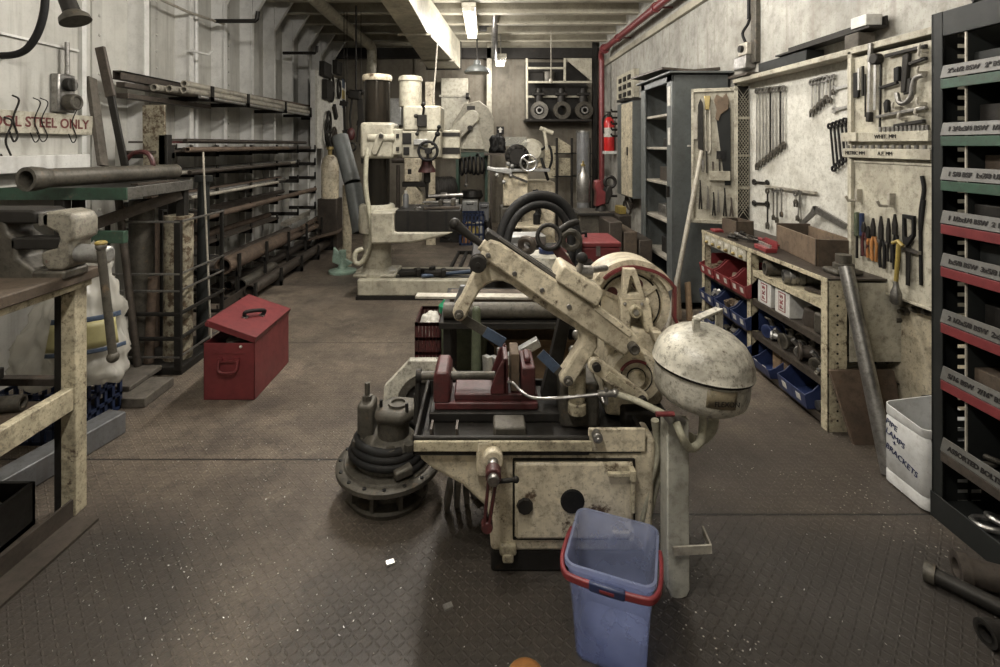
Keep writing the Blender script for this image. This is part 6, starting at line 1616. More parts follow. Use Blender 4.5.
MB().sphere((-1.435, y0 - 0.004, 0.315), 0.009).build('rivet', M['label'], t)
MB().box(-1.6, -1.41, y0 - 0.003, y0 + 0.001, zc + 0.045, zc + 0.052).build('stamped_rib', M['red'], t)

# ---- float at the lower frame edge
t = thing('round_float', 'orange and green round plastic float on the floor at the bottom edge', 'float', (0.113, 1.375, 0))
MB().sphere((0.113, 1.375, 0.030), 0.054, 20, (1, 1, 0.55)).build('float_body', M['orange'], t)
MB().lathe([(0.04, 0.020), (0.0545, 0.022), (0.0545, 0.037), (0.04, 0.039), (0.04, 0.020)], (0.113, 1.375, 0)).build('float_band', M['olive'], t)

# ---- swarf: bright metal chips scattered over the plates
m = MB()
rs_ = random.Random(5)
for (cx, cy, sx, sy, n) in ((-1.25, 1.75, 0.25, 0.35, 420), (-0.35, 1.55, 0.35, 0.2, 110), (0.75, 1.5, 0.2, 0.2, 40), (-0.9, 2.4, 0.5, 0.5, 130), (1.1, 2.2, 0.4, 0.5, 50)):
    for k in range(n):
        x, y = rs_.gauss(cx, sx), rs_.gauss(cy, sy)
        if x < -1.5 or (abs(x - PX_) < 0.25 and abs(y - PY_) < 0.25) or (0.1 < x < 0.62 and y > 1.36): continue
        a = rs_.uniform(0, 360); L = rs_.uniform(0.002, 0.007)
        m.obox((x, y, 0.0015), (L, 0.002, 0.0015), (rs_.uniform(-20, 20), rs_.uniform(-20, 20), a))
for x, y in ((-0.34, 1.79), (-0.12, 1.62)):
    m.obox((x, y, 0.005), (0.03, 0.018, 0.008), (8, 5, 30))
m.build('metal_swarf', M['bright'], None, label='bright metal swarf and chips scattered over the floor plates', cat='swarf', kind='stuff')
# ================================================================== right side
# ---- grey locker
t = thing('steel_locker', 'tall open grey steel locker against the right wall', 'locker', (1.98, 5.0, 0))
x0, x1, y0, y1, zt = 1.70, 2.22, 4.55, 5.45, 2.15
GL = M['greylocker']
m = MB().box(x0 + 0.02, x1, y0, y0 + 0.012, 0.05, zt).box(x0 + 0.02, x1, y1 - 0.012, y1, 0.05, zt).box(x1 - 0.012, x1, y0, y1, 0.05, zt).box(x0, x1, y0, y1, zt - 0.012, zt).box(x0 + 0.02, x1, y0, y1, 0.05, 0.07)
m.build('carcass', GL, t, 0.002)
m = MB().box(x0, x0 + 0.02, y0, y0 + 0.13, 0.05, zt).box(x0, x0 + 0.02, y1 - 0.12, y1, 0.05, zt).box(x0, x0 + 0.02, y0, y1, zt - 0.07, zt).box(x0, x0 + 0.02, y0, y1, 0.03, 0.10)
m.build('front_frame', GL, t, 0.004)
for i, z in enumerate((0.42, 0.78, 1.14, 1.48, 1.80)):
    s_ = MB().box(x0 + 0.03, x1 - 0.015, y0 + 0.015, y1 - 0.015, z - 0.025, z).build('shelf', M['lightpipe'], t, 0.003)
MB().box(x0 - 0.004, x0, y0 + 0.035, y0 + 0.10, 1.86, 2.04).box(x0 - 0.004, x0, y0 + 0.04, y0 + 0.09, 1.50, 1.66).build('paper_card', M['label'], t)
MB().box(1.84, 1.87, y0 - 0.006, y0, 1.485, 1.50).build('maker_plate', M['label'], t)
MB().box(x0 - 0.03, x0, y0 + 0.05, y0 + 0.065, 1.02, 1.12).build('handle', M['dark'], t, 0.003)
MB().box(1.66, 2.24, 4.50, 5.50, zt, zt + 0.018).build('top_sheet', GL, t, 0.003)
MB().obox((1.83, 5.08, zt + 0.06), (0.42, 0.75, 0.02), (0, 3, 6)).build('flat_sheet', M['bar'], None, label='dark flat sheet lying on top of the locker at its far end', cat='sheet')
MB().obox((1.98, 4.80, zt + 0.045), (0.40, 0.42, 0.03), (3, -4, -8)).build('flat_sheet', M['bar'], None, 0.004, label='dark slab lying on top of the locker at its near end', cat='sheet')
li = 0
for z, items in ((0.42, ((4.75, 0.16, 0.2, 'card'), (5.0, 0.2, 0.16, 'dark'))), (0.78, ((4.8, 0.18, 0.17, 'paper'), (5.1, 0.2, 0.12, 'steel'))), (1.14, ((4.78, 0.14, 0.1, 'dark'), (5.05, 0.2, 0.14, 'bar'))), (1.48, ((4.9, 0.3, 0.09, 'dark'),)), (0.07, ((4.8, 0.25, 0.22, 'bar'),))):
    for y, w, h, mm_ in items:
        nm = {0.42: 'second shelf from the bottom', 0.78: 'third shelf from the bottom', 1.14: 'middle shelf', 1.48: 'second shelf from the top', 0.07: 'floor'}[z]
        MB().box(1.80, 2.05, y - w / 2, y + w / 2, z + 0.001, z + h).build('carton', M[mm_], None, 0.006, label='%s box on the %s of the grey locker' % ({'card': 'brown', 'dark': 'black', 'paper': 'white', 'steel': 'grey steel', 'bar': 'dark brown'}[mm_], nm), cat='box')
# broom stick
MB().cyl((1.50, 4.1, 0.0), P(707.5, 121, 4.34), 0.019).build('broom_stick', M['lightpipe'], None, label='long pale stick leaning on the open tool cabinet door by the locker', cat='stick')
for i, (x, y, h, mm_) in enumerate(((1.66, 4.28, 0.34, 'wood'), (1.74, 4.25, 0.30, 'card'))):
    MB().beam((x, y, 0), (x + 0.03, y + 0.12, h), 0.08, 0.025, (1, 0, 0)).build('timber_offcut', M[mm_], None, 0.003, label='pale timber offcut standing between the locker and the bench, ' + ('next to the stick', 'next to the bench')[i], cat='offcut', group='offcuts by the locker')

# ---- wall tool cabinet: recess with white board, mesh end, open doors
t = CAB = thing('tool_cabinet', 'wall tool cabinet with a mottled white back board and open cream doors', 'cabinet', (2.2, 3.6, 0.8))
cy0, cy1, cz0, cz1 = 2.90, 4.22, 0.83, 2.02
MB().box(2.235, 2.249, cy0, cy1, cz0 - 0.03, cz1).build('back_board', M['board'], t)
MB().box(2.10, 2.249, cy0 - 0.03, cy1 + 0.02, cz1, cz1 + 0.035).build('top_rail', M['panel'], t, 0.004)
MB().box(2.10, 2.249, cy0 - 0.035, cy0, cz0 - 0.03, cz1 + 0.02).build('near_side', M['panel'], t, 0.004)
# mesh end panel
m = MB().box(2.11, 2.13, cy1, cy1 + 0.012, cz0, cz1)
for z in (cz0, 1.13, 1.40, 1.72, cz1 - 0.02):
    m.box(2.11, 2.235, cy1, cy1 + 0.012, z, z + 0.02)
m.build('mesh_frame', M['panel'], t)
m = MB()
n_, st = 34, 0.035
for k in range(-4, 36):
    z = cz0 + k * st
    for s_ in (1, -1):
        a = V((2.13, cy1 + 0.006, z if s_ > 0 else z + 0.105 * 1.4)); b = V((2.235, cy1 + 0.006, z + 0.105 * 1.4 if s_ > 0 else z))
        if min(a.z, b.z) < cz0 or max(a.z, b.z) > cz1: continue
        m.beam(a, b, 0.004, 0.004, (0, 1, 0))
m.build('wire_mesh', M['panel'], t)
MB().box(2.13, 2.235, cy1 + 0.02, cy1 + 0.03, cz0, cz1).build('mesh_backing', M['dark'], t)
# left door, swung out
dx0, dy0, dx1, dy1 = 2.125, 4.20, 1.79, 4.34
dz0, dz1 = 0.83, 1.985
dv = V((dx1 - dx0, dy1 - dy0, 0)).normalized(); dn = V((-dv.y, dv.x, 0))
if dn.y > 0: dn = -dn
def dpt(s_, z, off=0.0): return V((dx0, dy0, 0)) + dv * s_ + dn * off + V((0, 0, z))
DW = 0.363
MB().prism([dpt(0, dz0), dpt(DW, dz0), dpt(DW, dz1), dpt(0, dz1)], -dn * 0.018).build('door', M['panel'], t, 0.003)
m = MB()
for s0, s1, z0_, z1_ in ((0, DW, dz0, dz0 + 0.03), (0, DW, dz1 - 0.03, dz1), (0, 0.03, dz0, dz1), (DW - 0.02, DW, dz0, dz1)):
    m.prism([dpt(s0, z0_), dpt(s1, z0_), dpt(s1, z1_), dpt(s0, z1_)], dn * 0.015)
m.build('door_rim', M['panel'], t, 0.002)
MB().prism([dpt(0.06, 1.20), dpt(0.22, 1.20), dpt(0.22, 1.28), dpt(0.06, 1.28)], dn * 0.05).build('door_pocket', M['panel'], t, 0.003)
# right door, folded flat against the wall
RX = 2.10
ry0, ry1, rz0, rz1 = 2.30, 2.862, 0.72, 2.16
MB().box(RX, RX + 0.02, ry0, ry1, rz0, 1.995).build('door', M['panel'], t, 0.003)
m = MB().box(RX - 0.006, RX, ry0, ry1, 1.40, 1.412).box(RX - 0.02, RX, ry1 - 0.02, ry1, rz0, 1.995).box(RX - 0.012, RX, ry0, ry1, rz0, rz0 + 0.012)
m.build('door_rim', M['panel'], t, 0.002)
MB().box(RX + 0.02, 2.249, ry1 - 0.02, ry1, rz0, 1.995).box(RX + 0.02, 2.249, ry0, ry0 + 0.02, rz0, 1.995).build('door_support', M['panel'], t)
# label shelves on the right door
def rs(y_hi, y_lo, z, h, d=0.035): return MB().box(RX - d, RX, y_lo, y_hi, z, z + h)
p1 = rs(2.82, 2.33, 1.518, 0.05).build('socket_shelf', M['panel'], t, 0.002)
text('lettering', 'WHIT. MM', 0.030, (RX - 0.037, 2.58, 1.543), (0, -1, 0), (0, 0, 1), M['ink'], p1)
p1 = rs(2.885, 2.32, 1.43, 0.05).build('socket_shelf', M['panel'], t, 0.002)
text('lettering', 'METRIC MM', 0.028, (RX - 0.037, 2.79, 1.455), (0, -1, 0), (0, 0, 1), M['ink'], p1)
text('lettering', 'A.F. MM', 0.028, (RX - 0.037, 2.58, 1.455), (0, -1, 0), (0, 0, 1), M['ink'], p1)
rs(2.885, 2.77, 1.52, 0.05, 0.045).build('tool_pocket', M['panel'], t, 0.002)

# ---- spanners on the white board
def wrench(px, y_top, y_bot, mm_, label, group, wd=None, X=2.222, lean=0, ends=('ring', 'open')):
    a, b = W(px, y_top, X), W(px + lean, y_bot, X)
    L = (a - b).length
    wd = wd or max(0.010, L * 0.055)
    d = (b - a).normalized(); y = V((0, -1, 0)); y = (y - d * y.dot(d)).normalized()
    x = V((-1, 0, 0))
    def q(s_, u, off=0): return a + d * s_ + y * u + x * off
    r0 = wd * 1.45
    t = thing('spanner', label, 'spanner', b, group=group)
    hm = M['black'] if mm_ == 'black' else M['iron'] if mm_ == 'dark' else M['steel']
    MB().prism([q(r0 * 1.2, -wd * 0.42), q(L - r0 * 1.4, -wd * 0.42), q(L - r0 * 1.4, wd * 0.42), q(r0 * 1.2, wd * 0.42)], x * 0.007).build('shank', M[mm_], t)
    for e, s_, sg in ((ends[0], r0, -1), (ends[1], L - r0, 1)):
        m = MB()
        if e == 'ring':
            n = 14
            o = [q(s_ + r0 * math.cos(2 * PI * k / n), r0 * math.sin(2 * PI * k / n)) for k in range(n)]
            i = [q(s_ + r0 * 0.58 * math.cos(2 * PI * k / n), r0 * 0.58 * math.sin(2 * PI * k / n)) for k in range(n)]
            m.frame(o, i, x * 0.012)
        else:
            w = wd * 1.5
            m.prism([q(s_ - sg * w * 1.3, -wd * .5), q(s_ - sg * w * 0.5, -w), q(s_ + sg * w, -w * 0.8), q(s_ + sg * w, -w * 0.42), q(s_, -w * 0.42), q(s_ - sg * w * .3, 0), q(s_, w * 0.42), q(s_ + sg * w, w * 0.42), q(s_ + sg * w, w * 0.8), q(s_ - sg * w * 0.5, w), q(s_ - sg * w * 1.3, wd * .5)], x * 0.010)
        m.build('ring_end' if e == 'ring' else 'open_end', M['iron'] if sg > 0 and mm_ != 'black' else hm, t)
    return t


for i in range(9):
    px = 757.5 + i * 3.35
    wrench(px, 88 - i * 0.35, 170 - i * 2.6, 'bright' if i not in (4, 7) else 'dark', '%s long combination spanner from the mesh in the big hanging row' % ORD[i], 'long spanners', wd=0.017)
for i in range(5):
    wrench(812.5 + i * 3.6, 79 - i * 1.0, 117 - i * 3.4, 'bright' if i != 2 else 'steel', '%s spanner from the left in the short row at the top of the white board' % ORD[i], 'short spanner row', wd=0.016)
for i in range(2):
    wrench(831 + i * 3, 75 - i, 103 - 8 * i, 'steel', '%s slim spanner right of the short row at the top of the white board' % ORD[i], 'slim spanners', wd=0.011)
for i in range(5):
    wrench(830.5 + i * 3.7, 123 - i * 1.4, 172 - i * 3.2, 'black', '%s black ring spanner from the left in the slanted row' % ORD[i], 'black ring spanners', wd=0.014, lean=4.5, ends=('ring', 'ring'))
for i, (py, w) in enumerate(((88, 'upper'), (109, 'lower'))):
    X = 2.222
    a, b = W(834.5, py + 1, X), W(848, py - 2.5, X)
    m = MB().beam(a, b, 0.018, 0.008, (1, 0, 0)).torus(a, (1, 0, 0), 0.018, 0.007, 14, 6)
    m.build('spanner', M['bright'], None, label='%s of two bright spanners lying level at the right edge of the white board' % w, cat='spanner')
for i, (py, w) in enumerate(((182, 'upper'), (203, 'lower'))):
    a, b = W(754, py, 2.222), W(767, py + 1, 2.222)
    m = MB().beam(a, b, 0.018, 0.008, (1, 0, 0))
    for q in (a, b):
        m.torus(q, (1, 0, 0), 0.018, 0.009, 12, 6)
    m.build('spanner', M['dark'], None, label='%s of two short dark spanners lying level at the mesh side of the white board' % w, cat='spanner')
a, b = W(766, 186, 2.215), W(816, 193, 2.215)
MB().beam(a, b, 0.018, 0.018).build('hanging_rail', M['lightpipe'], None, label='pale rail fixed to the white board carrying the lower spanners', cat='rail')
for i, (px, yb, wd) in enumerate(((768, 229, 0.016), (774, 220, 0.012), (777.5, 223, 0.013), (782, 217, 0.012))):
    wrench(px, 188, yb, 'steel' if i else 'dark', '%s spanner hanging from the pale rail, from the mesh side' % ORD[i], 'rail spanners', wd=wd, X=2.205)
for i, (px, yb, wd, ln) in enumerate(((796.5, 207, 0.016, 0), (801, 221, 0.012, -3), (800, 224, 0.010, 2))):
    wrench(px, 190, yb, 'steel' if i else 'bright', '%s tool in the bunch hanging under the right end of the pale rail' % ORD[i], 'bunch under the rail', wd=wd, X=2.205, lean=ln)
X = 2.19
MB().prism([W(800, 225, X), W(803, 226, X), W(817, 214, X), W(818, 206, X), W(815, 206, X), W(813, 211, X)], (-0.015, 0, 0)).prism([W(815, 206, X), W(818, 206, X), W(848, 224, X), W(846, 229, X), W(817, 213, X)], (-0.015, 0, 0)).build('steel_square', M['steel'], None, label='dark angled steel arm standing behind the big wooden box', cat='arm')

# ---- saws on the swung door
def ondoor(pts, name, mm_, label, cat, off=0.004, th=0.012, group=None):
    """pts: (distance along the door from its hinge, height)"""
    return MB().prism([dpt(a, z, off) for a, z in pts], dn * th).build(name, M[mm_], None, label=label, cat=cat, group=group)
DH = 0.363
t = thing('hand_saw', 'large hand saw with a wooden handle hanging on the swung out cabinet door', 'saw', dpt(0.09, 1.17))
MB().prism([dpt(0.055, 1.16, .02), dpt(0.10, 1.16, .02), dpt(0.165, 1.72, .02), dpt(0.16, 1.78, .02), dpt(0.06, 1.82, .02)], dn * 0.004).build('blade', M['rack'], t)
MB().prism([dpt(0.075, 1.80, .016), dpt(0.13, 1.76, .016), dpt(0.15, 1.70, .016), dpt(0.175, 1.72, .016), dpt(0.165, 1.80, .016), dpt(0.185, 1.88, .016), dpt(0.165, 1.93, .016), dpt(0.12, 1.90, .016), dpt(0.09, 1.94, .016), dpt(0.07, 1.88, .016)], dn * 0.02).build('handle', M['wood'], t, 0.004)
t = thing('hack_saw', 'bow hacksaw hanging between the large hand saw and the stick', 'saw', dpt(0.25, 1.42))
MB().tube([dpt(0.235, 1.90, .02), dpt(0.215, 1.80, .02), dpt(0.21, 1.46, .02), dpt(0.225, 1.42, .02)], 0.008).tube([dpt(0.25, 1.86, .02), dpt(0.245, 1.46, .02), dpt(0.225, 1.42, .02)], 0.005).build('frame', M['lightpipe'], t)
MB().prism([dpt(0.21, 1.92, .016), dpt(0.26, 1.92, .016), dpt(0.255, 1.80, .016), dpt(0.22, 1.80, .016)], dn * 0.02).build('handle', M['brass'], t, 0.005)
ondoor(((0.265, 1.45), (0.31, 1.47), (0.31, 1.84), (0.29, 1.90), (0.27, 1.86)), 'file', 'dark', 'broad black blade hanging on the swung out cabinet door', 'blade', 0.018)
ondoor(((0.315, 1.55), (0.345, 1.55), (0.345, 1.78), (0.315, 1.78)), 'scraper', 'lightpipe', 'pale flat scraper at the edge of the swung out cabinet door', 'scraper', 0.018)
ondoor(((0.10, 1.38), (0.165, 1.38), (0.165, 1.45), (0.10, 1.45)), 'black_block', 'black', 'small black square tool on the swung out cabinet door', 'block', 0.016, 0.02)
for i, (s_, z0_, z1_, w, mm_) in enumerate(((0.14, 1.25, 1.42, 0.012, 'dark'), (0.19, 1.25, 1.36, 0.012, 'bar'), (0.24, 1.26, 1.45, 0.010, 'dark'), (0.27, 1.27, 1.38, 0.012, 'steel'))):
    ondoor(((s_ - w / 2, z0_), (s_ + w / 2, z0_), (s_ + w * 0.9, z1_), (s_ - w * 0.4, z1_)), 'chisel', mm_, 'chisel in the pocket of the swung out cabinet door, %s from the hinge' % ORD[i], 'chisel', 0.03, 0.012, 'pocket chisels')
for i, (s_, z0_, z1_, w, mm_) in enumerate(((0.05, 0.90, 1.06, 0.018, 'bar'), (0.10, 0.90, 1.14, 0.016, 'dark'), (0.15, 0.93, 1.12, 0.014, 'steel'), (0.185, 0.90, 1.10, 0.016, 'dark'), (0.23, 0.95, 1.15, 0.014, 'steel'), (0.29, 0.95, 1.2, 0.016, 'dark'))):
    m = MB()
    m.prism([dpt(s_ - w, z0_, .016), dpt(s_ - w * 0.2, z0_, .016), dpt(s_ + w * 0.3, z1_ - 0.07, .016), dpt(s_ + w * 0.5, z1_, .016), dpt(s_ - w * 0.1, z1_, .016), dpt(s_ - w * 0.4, z1_ - 0.07, .016)], dn * 0.01)
    m.prism([dpt(s_ + w, z0_, .017), dpt(s_ + w * 0.3, z0_, .017), dpt(s_ - w * 0.4, z1_ - 0.07, .017), dpt(s_ - w * 0.1, z1_ - 0.05, .017), dpt(s_ + w * 0.4, z1_ - 0.07, .017)], dn * 0.01)
    m.build('snips', M[mm_], None, label='pliers or snips low on the swung out cabinet door, %s from the hinge' % ORD[i], cat='pliers', group='snips on the door')

# ---- tools on the right door
def rw(px, py): return W(px, py, RX - 0.006)
def rp(pts, th=0.012, m=None): return (m or MB()).prism([rw(a, b) for a, b in pts], (-th, 0, 0))
def bar(x0_, y0_, x1_, y1_, w, m=None, th=None):
    a, b = rw(x0_, y0_), rw(x1_, y1_)
    return (m or MB()).beam(a + V((-0.012, 0, 0)), b + V((-0.012, 0, 0)), w, th or w, (1, 0, 0))
BRK = 'tools hung high on the right cabinet door'
rp(((855, 73), (860, 72), (860, 97), (855, 98))).build('tool_holster', M['black'], None, 0.003, label='short black tool at the left top of the right cabinet door', cat='tool')
bar(861.5, 68, 861.5, 90, 0.012).build('socket_bar', M['bright'], None, label='short bright bar beside the short black tool', cat='bar')
bar(865, 66, 865, 96, 0.010).build('socket_bar', M['dark'], None, label='slim dark bar right of the short bright bar', cat='bar')
bar(867.5, 74, 867.5, 117, 0.006).build('socket_bar', M['dark'], None, label='thin long dark rod left of the long ratchet', cat='bar')
t = thing('torque_wrench', 'long bright ratchet handle hanging highest on the right cabinet door', 'ratchet', rw(872, 122))
bar(873, 44, 871.5, 121, 0.016).build('shaft', M['bright'], t)
bar(873, 43, 872.5, 62, 0.022).build('head', M['steel'], t, 0.005)
bar(871.8, 112, 871.5, 122, 0.026).build('grip', M['dark'], t, 0.005)
t = thing('ratchet_wrench', 'bright ratchet with a round black head right of the long ratchet', 'ratchet', rw(879, 110))
bar(878.5, 64, 878, 110, 0.016).build('shaft', M['bright'], t)
a = rw(880, 59); MB().cyl(a, a + V((-0.04, 0, 0)), 0.030).build('head', M['dark'], t, 0.006)
bar(883, 64, 882, 135, 0.008).build('extension_rod', M['dark'], None, label='thin black rod right of the round headed ratchet', cat='rod')
for i, (x0_, y0_, x1_, y1_, w, mm_) in enumerate(((888, 56, 929, 46, 0.018, 'dark'), (912, 64, 929, 58, 0.016, 'dark'), (882, 88, 900, 82.5, 0.016, 'dark'), (879, 117, 929, 107.5, 0.016, 'steel'), (897, 126, 927, 121, 0.018, 'dark'))):
    bar(x0_, y0_, x1_, y1_, w).build('socket_bar', M[mm_], None, 0.003, label=('level black bar at the top of the right cabinet door', 'short level bar under the top black bar', 'short level bar left of the hooked clamp', 'long level steel bar under the hooked clamp', 'lower level black bar on the right cabinet door')[i], cat='bar', group=BRK)
for i, (px, py) in enumerate(((926, 51), (925.5, 56), (924.5, 73), (924, 104), (899, 108), (905, 119), (922, 115))):
    a = rw(px, py)
    MB().box(a.x - 0.03, a.x + 0.006, a.y - 0.01, a.y + 0.01, a.z - 0.008, a.z + 0.008).tube([a + V((-0.03, 0, 0)), a + V((-0.035, 0, 0.012)), a + V((-0.03, 0, 0.03))], 0.006).build('peg_hook', M['lightpipe'], None, label='small peg hook on the right cabinet door, %s from the top' % ORD[i], cat='hook', group='peg hooks')
t = thing('hook_clamp', 'black hooked clamp with a curved steel jaw on the right cabinet door', 'clamp', rw(908, 104))
rp(((904, 93), (909, 92), (912, 53), (906, 55)), 0.02).build('arm', M['dark'], t, 0.004)
rp(((897, 68), (902, 66), (902, 81), (897, 82)), 0.02).build('block', M['black'], t, 0.004)
MB().tube(cr([rw(900.5, 93) + V((-.02, 0, 0)), rw(903, 102) + V((-.02, 0, 0)), rw(909, 103) + V((-.02, 0, 0)), rw(915, 97) + V((-.02, 0, 0)), rw(917, 86) + V((-.02, 0, 0)), rw(920, 78) + V((-.02, 0, 0)), rw(928, 75) + V((-.02, 0, 0))], 5), 0.012).build('curved_jaw', M['steel'], t)
rp(((905, 80), (913, 78), (914, 92), (906, 95)), 0.015).build('pad', M['dark'], t, 0.004)
rp(((886, 103), (889, 99), (891, 101), (891, 112), (887, 113)), 0.018).build('oil_can_spout', M['black'], None, 0.005, label='small black round topped tool left above the long level bar', cat='tool')
m = MB()
for i in range(12):
    a = rw(883 + i * 4.3, 132.5 - i * 0.28)
    MB().cyl((RX - 0.02, a.y, 1.5685), (RX - 0.02, a.y, 1.595), 0.0085, n=10).build('socket', M['steel'], None, label='%s small socket from the left on the upper socket shelf' % ORD[i], cat='socket', group='sockets on the upper shelf')
for i in range(12):
    y = 2.86 - i * 0.045
    MB().cyl((RX - 0.02, y, 1.4805), (RX - 0.02, y, 1.50), 0.0095, n=10).build('socket', M['steel'], None, label='%s socket from the left on the lower lettered shelf' % ORD[i], cat='socket', group='sockets on the lower shelf')
for i, px in enumerate((860, 893)):
    a = rw(px, (198, 203)[i])
    m = MB().box(RX - 0.03, RX, a.y - 0.008, a.y + 0.008, a.z - 0.02, a.z + 0.05).tube([a + V((-0.028, 0, -0.015)), a + V((-0.06, 0.01, -0.015)), a + V((-0.07, 0.015, 0.01))], 0.008)
    m.build('tool_hook', M['lightpipe'], None, label='%s of two empty steel hooks above the pliers row' % ('left', 'right')[i], cat='hook', group='empty hooks')
a, b = rw(856, 233), rw(922, 253)
MB().beam(a + V((-0.012, 0, 0)), b + V((-0.012, 0, 0)), 0.016, 0.016, (1, 0, 0)).build('hanging_rail', M['steel'], None, label='steel rail carrying the pliers row on the right cabinet door', cat='rail')
def pliers(px, y0_, y1_, ym, handle, label, wd=1.0, grip=None):
    a = rw(px, y0_)
    t = thing('pliers', label, 'pliers', rw(px, y1_), group='pliers row')
    k = 0.011 * wd
    def q(y, u, o=0.0):
        v = rw(px, y); return v + V((-0.02 - o, -u, 0))
    MB().prism([q(ym, -k * 1.2), q(ym - (ym - y0_) * .5, -k * 1.3), q(y0_, -k * 0.3), q(y0_, k * 0.3), q(ym - (ym - y0_) * .5, k * 1.3), q(ym, k * 1.2)], (-0.012, 0, 0)).build('jaws', M['dark'], t, 0.003)
    for s_ in (-1, 1):
        MB().tube(cr([q(ym, s_ * k * 0.4), q(ym + (y1_ - ym) * .4, s_ * k * 1.5), q(y1_, s_ * k * 1.1)], 4), 0.0075 * wd).build('handle', M[handle], t)
for i, (px, yt, yb, w) in enumerate(((860.5, 212, 258, 'first, the larger'), (865.5, 213, 256, 'second, the slimmer'))):
    t = thing('screwdriver', 'screwdriver with a dark green grip at the left of the pliers row, ' + w, 'screwdriver', rw(px, yb), group='green screwdrivers')
    a, mid_, b = [rw(px, y) + V((-0.02, 0, 0)) for y in (yt, 236, yb)]
    MB().cyl(mid_, a, 0.014 - i * 0.002, n=12).build('grip', M['olive'] if i == 0 else M['bluedark'], t, 0.004)
    MB().cyl(b, mid_, 0.007, n=8).build('blade', M['dark'], t)
pliers(868.5, 222, 256, 232, 'redold', 'pliers with dark red handles in the pliers row', 1.0)
pliers(873, 226, 258, 238, 'orange', 'left pliers with orange handles in the pliers row', 0.9)
pliers(878, 218, 261, 236, 'orange', 'right pliers with orange handles in the pliers row', 1.0)
pliers(886, 216, 268, 240, 'black', 'black pliers with thin handles next to the orange ones', 1.0)
pliers(893.5, 218, 262, 243, 'dark', 'dark dividers in the pliers row', 0.8)
pliers(900, 214, 270, 235, 'black', 'black pliers nearest the pad saw', 1.0)
t = thing('pad_saw', 'black saw with an open handle hanging at the right end of the pliers row', 'saw', rw(911, 285))
o = [(907, 214), (918.5, 216), (918.5, 236), (912, 246), (908, 244), (907, 238)]
i_ = [(909, 218), (916.5, 220), (916.5, 234), (912.5, 237.5), (911, 238), (909.5, 236)]
MB().frame([rw(*p) + V((-.01, 0, 0)) for p in o], [rw(*p) + V((-.01, 0, 0)) for p in i_], (-0.016, 0, 0)).build('handle', M['black'], t, 0.002)
MB().prism([rw(909, 244) + V((-.012, 0, 0)), rw(913.5, 245) + V((-.012, 0, 0)), rw(912.5, 286) + V((-.012, 0, 0)), rw(909, 285) + V((-.012, 0, 0))], (-0.005, 0, 0)).build('blade', M['dark'], t)
t = thing('gas_torch', 'yellow topped hanging tool with a grey bulb at the bottom of the right cabinet door', 'torch', rw(905, 306))
v = V((-0.04, 0, 0))
MB().tube([rw(907, 244) + v, rw(905.5, 262) + v, rw(904, 282) + v], 0.010).tube([rw(900.5, 243) + v, rw(906, 241) + v, rw(911, 246) + v], 0.009).build('yellow_handle', M['yellow'], t)
m = MB().lathe([(0, 0), (0.010, 0), (0.013, -0.03), (0.024, -0.06), (0.026, -0.10), (0.018, -0.115), (0, -0.118)], rw(904, 281) + v, (0, 0, 1))
m.build('bulb', M['steel'], t)
t = thing('long_shears', 'long thin black shears hanging at the far right edge of the right cabinet door', 'shears', rw(922, 285))
MB().tube(cr([rw(922, 176), rw(924, 190), rw(921, 210), rw(920.5, 230)], 4), 0.009).tube([rw(924, 200), rw(920.5, 232), rw(921, 285)], 0.008).build('blades', M['black'], t)
# ---- on top of the tool cabinet
ZT = 2.056
MB().box(2.12, 2.24, 3.30, 3.88, ZT, ZT + 0.075).build('steel_case', M['rack'], None, 0.005, label='dark grey long case lying on top of the tool cabinet', cat='case')
MB().beam((2.14, 3.95, ZT + 0.012), (2.16, 4.3, ZT + 0.02), 0.14, 0.02).build('flat_sheet', M['bar'], None, label='dark flat strip at the far end of the tool cabinet top', cat='sheet')
t_ = MB().beam((2.15, 3.62, ZT + 0.085), (2.17, 2.76, ZT + 0.10), 0.10, 0.012).beam((2.20, 3.62, ZT + 0.115), (2.22, 2.76, ZT + 0.13), 0.010, 0.06)
t_.build('steel_angle', M['dark'], None, label='long dark steel angle lying along the top of the tool cabinet', cat='angle')
MB().box(2.12, 2.22, 2.84, 2.95, ZT + 0.0, ZT + 0.088).build('timber_block', M['plank'], None, 0.005, label='timber block under the near end of the long steel angle', cat='block')
MB().box(2.09, 2.249, 2.30, 2.862, ZT - 0.036, ZT - 0.001).build('door_shelf', M['panel'], None, 0.003, label='cream shelf above the right cabinet door', cat='shelf')
MB().box(2.12, 2.21, 2.78, 2.90, ZT + 0.112, ZT + 0.175).build('carton', M['paper'], None, 0.004, label='white carton on the near end of the long steel angle', cat='carton')
# junction box and conduit on the wall
t = thing('wall_socket', 'grey socket box with a round switch on the right wall above the tool cabinet', 'socket', (2.2, 4.2, 2.15))
MB().box(2.16, 2.25, 4.15, 4.35, 2.14, 2.25).build('housing', M['steel'], t, 0.008)
MB().box(2.17, 2.25, 4.15, 4.29, 2.255, 2.36).build('switch_box', M['lightpipe'], t, 0.008)
MB().cyl((2.17, 4.22, 2.31), (2.145, 4.22, 2.31), 0.03).build('switch_knob', M['dark'], t)
MB().tube(cr([(2.2, 4.22, 2.36), (2.19, 4.25, 2.45), (2.21, 4.20, 2.52), (2.22, 4.18, 2.6)], 5), 0.012).build('cable', M['black'], t)
t = thing('cable_conduit', 'dark vertical cable conduit on the right wall above the socket box', 'conduit', (2.22, 4.15, 2.3))
MB().box(2.21, 2.25, 4.08, 4.16, 2.18, 3.28).build('conduit_body', M['iron'], t, 0.004)
MB().cyl((2.20, 4.17, 2.55), (2.20, 4.17, 3.28), 0.014).build('cable', M['black'], t)

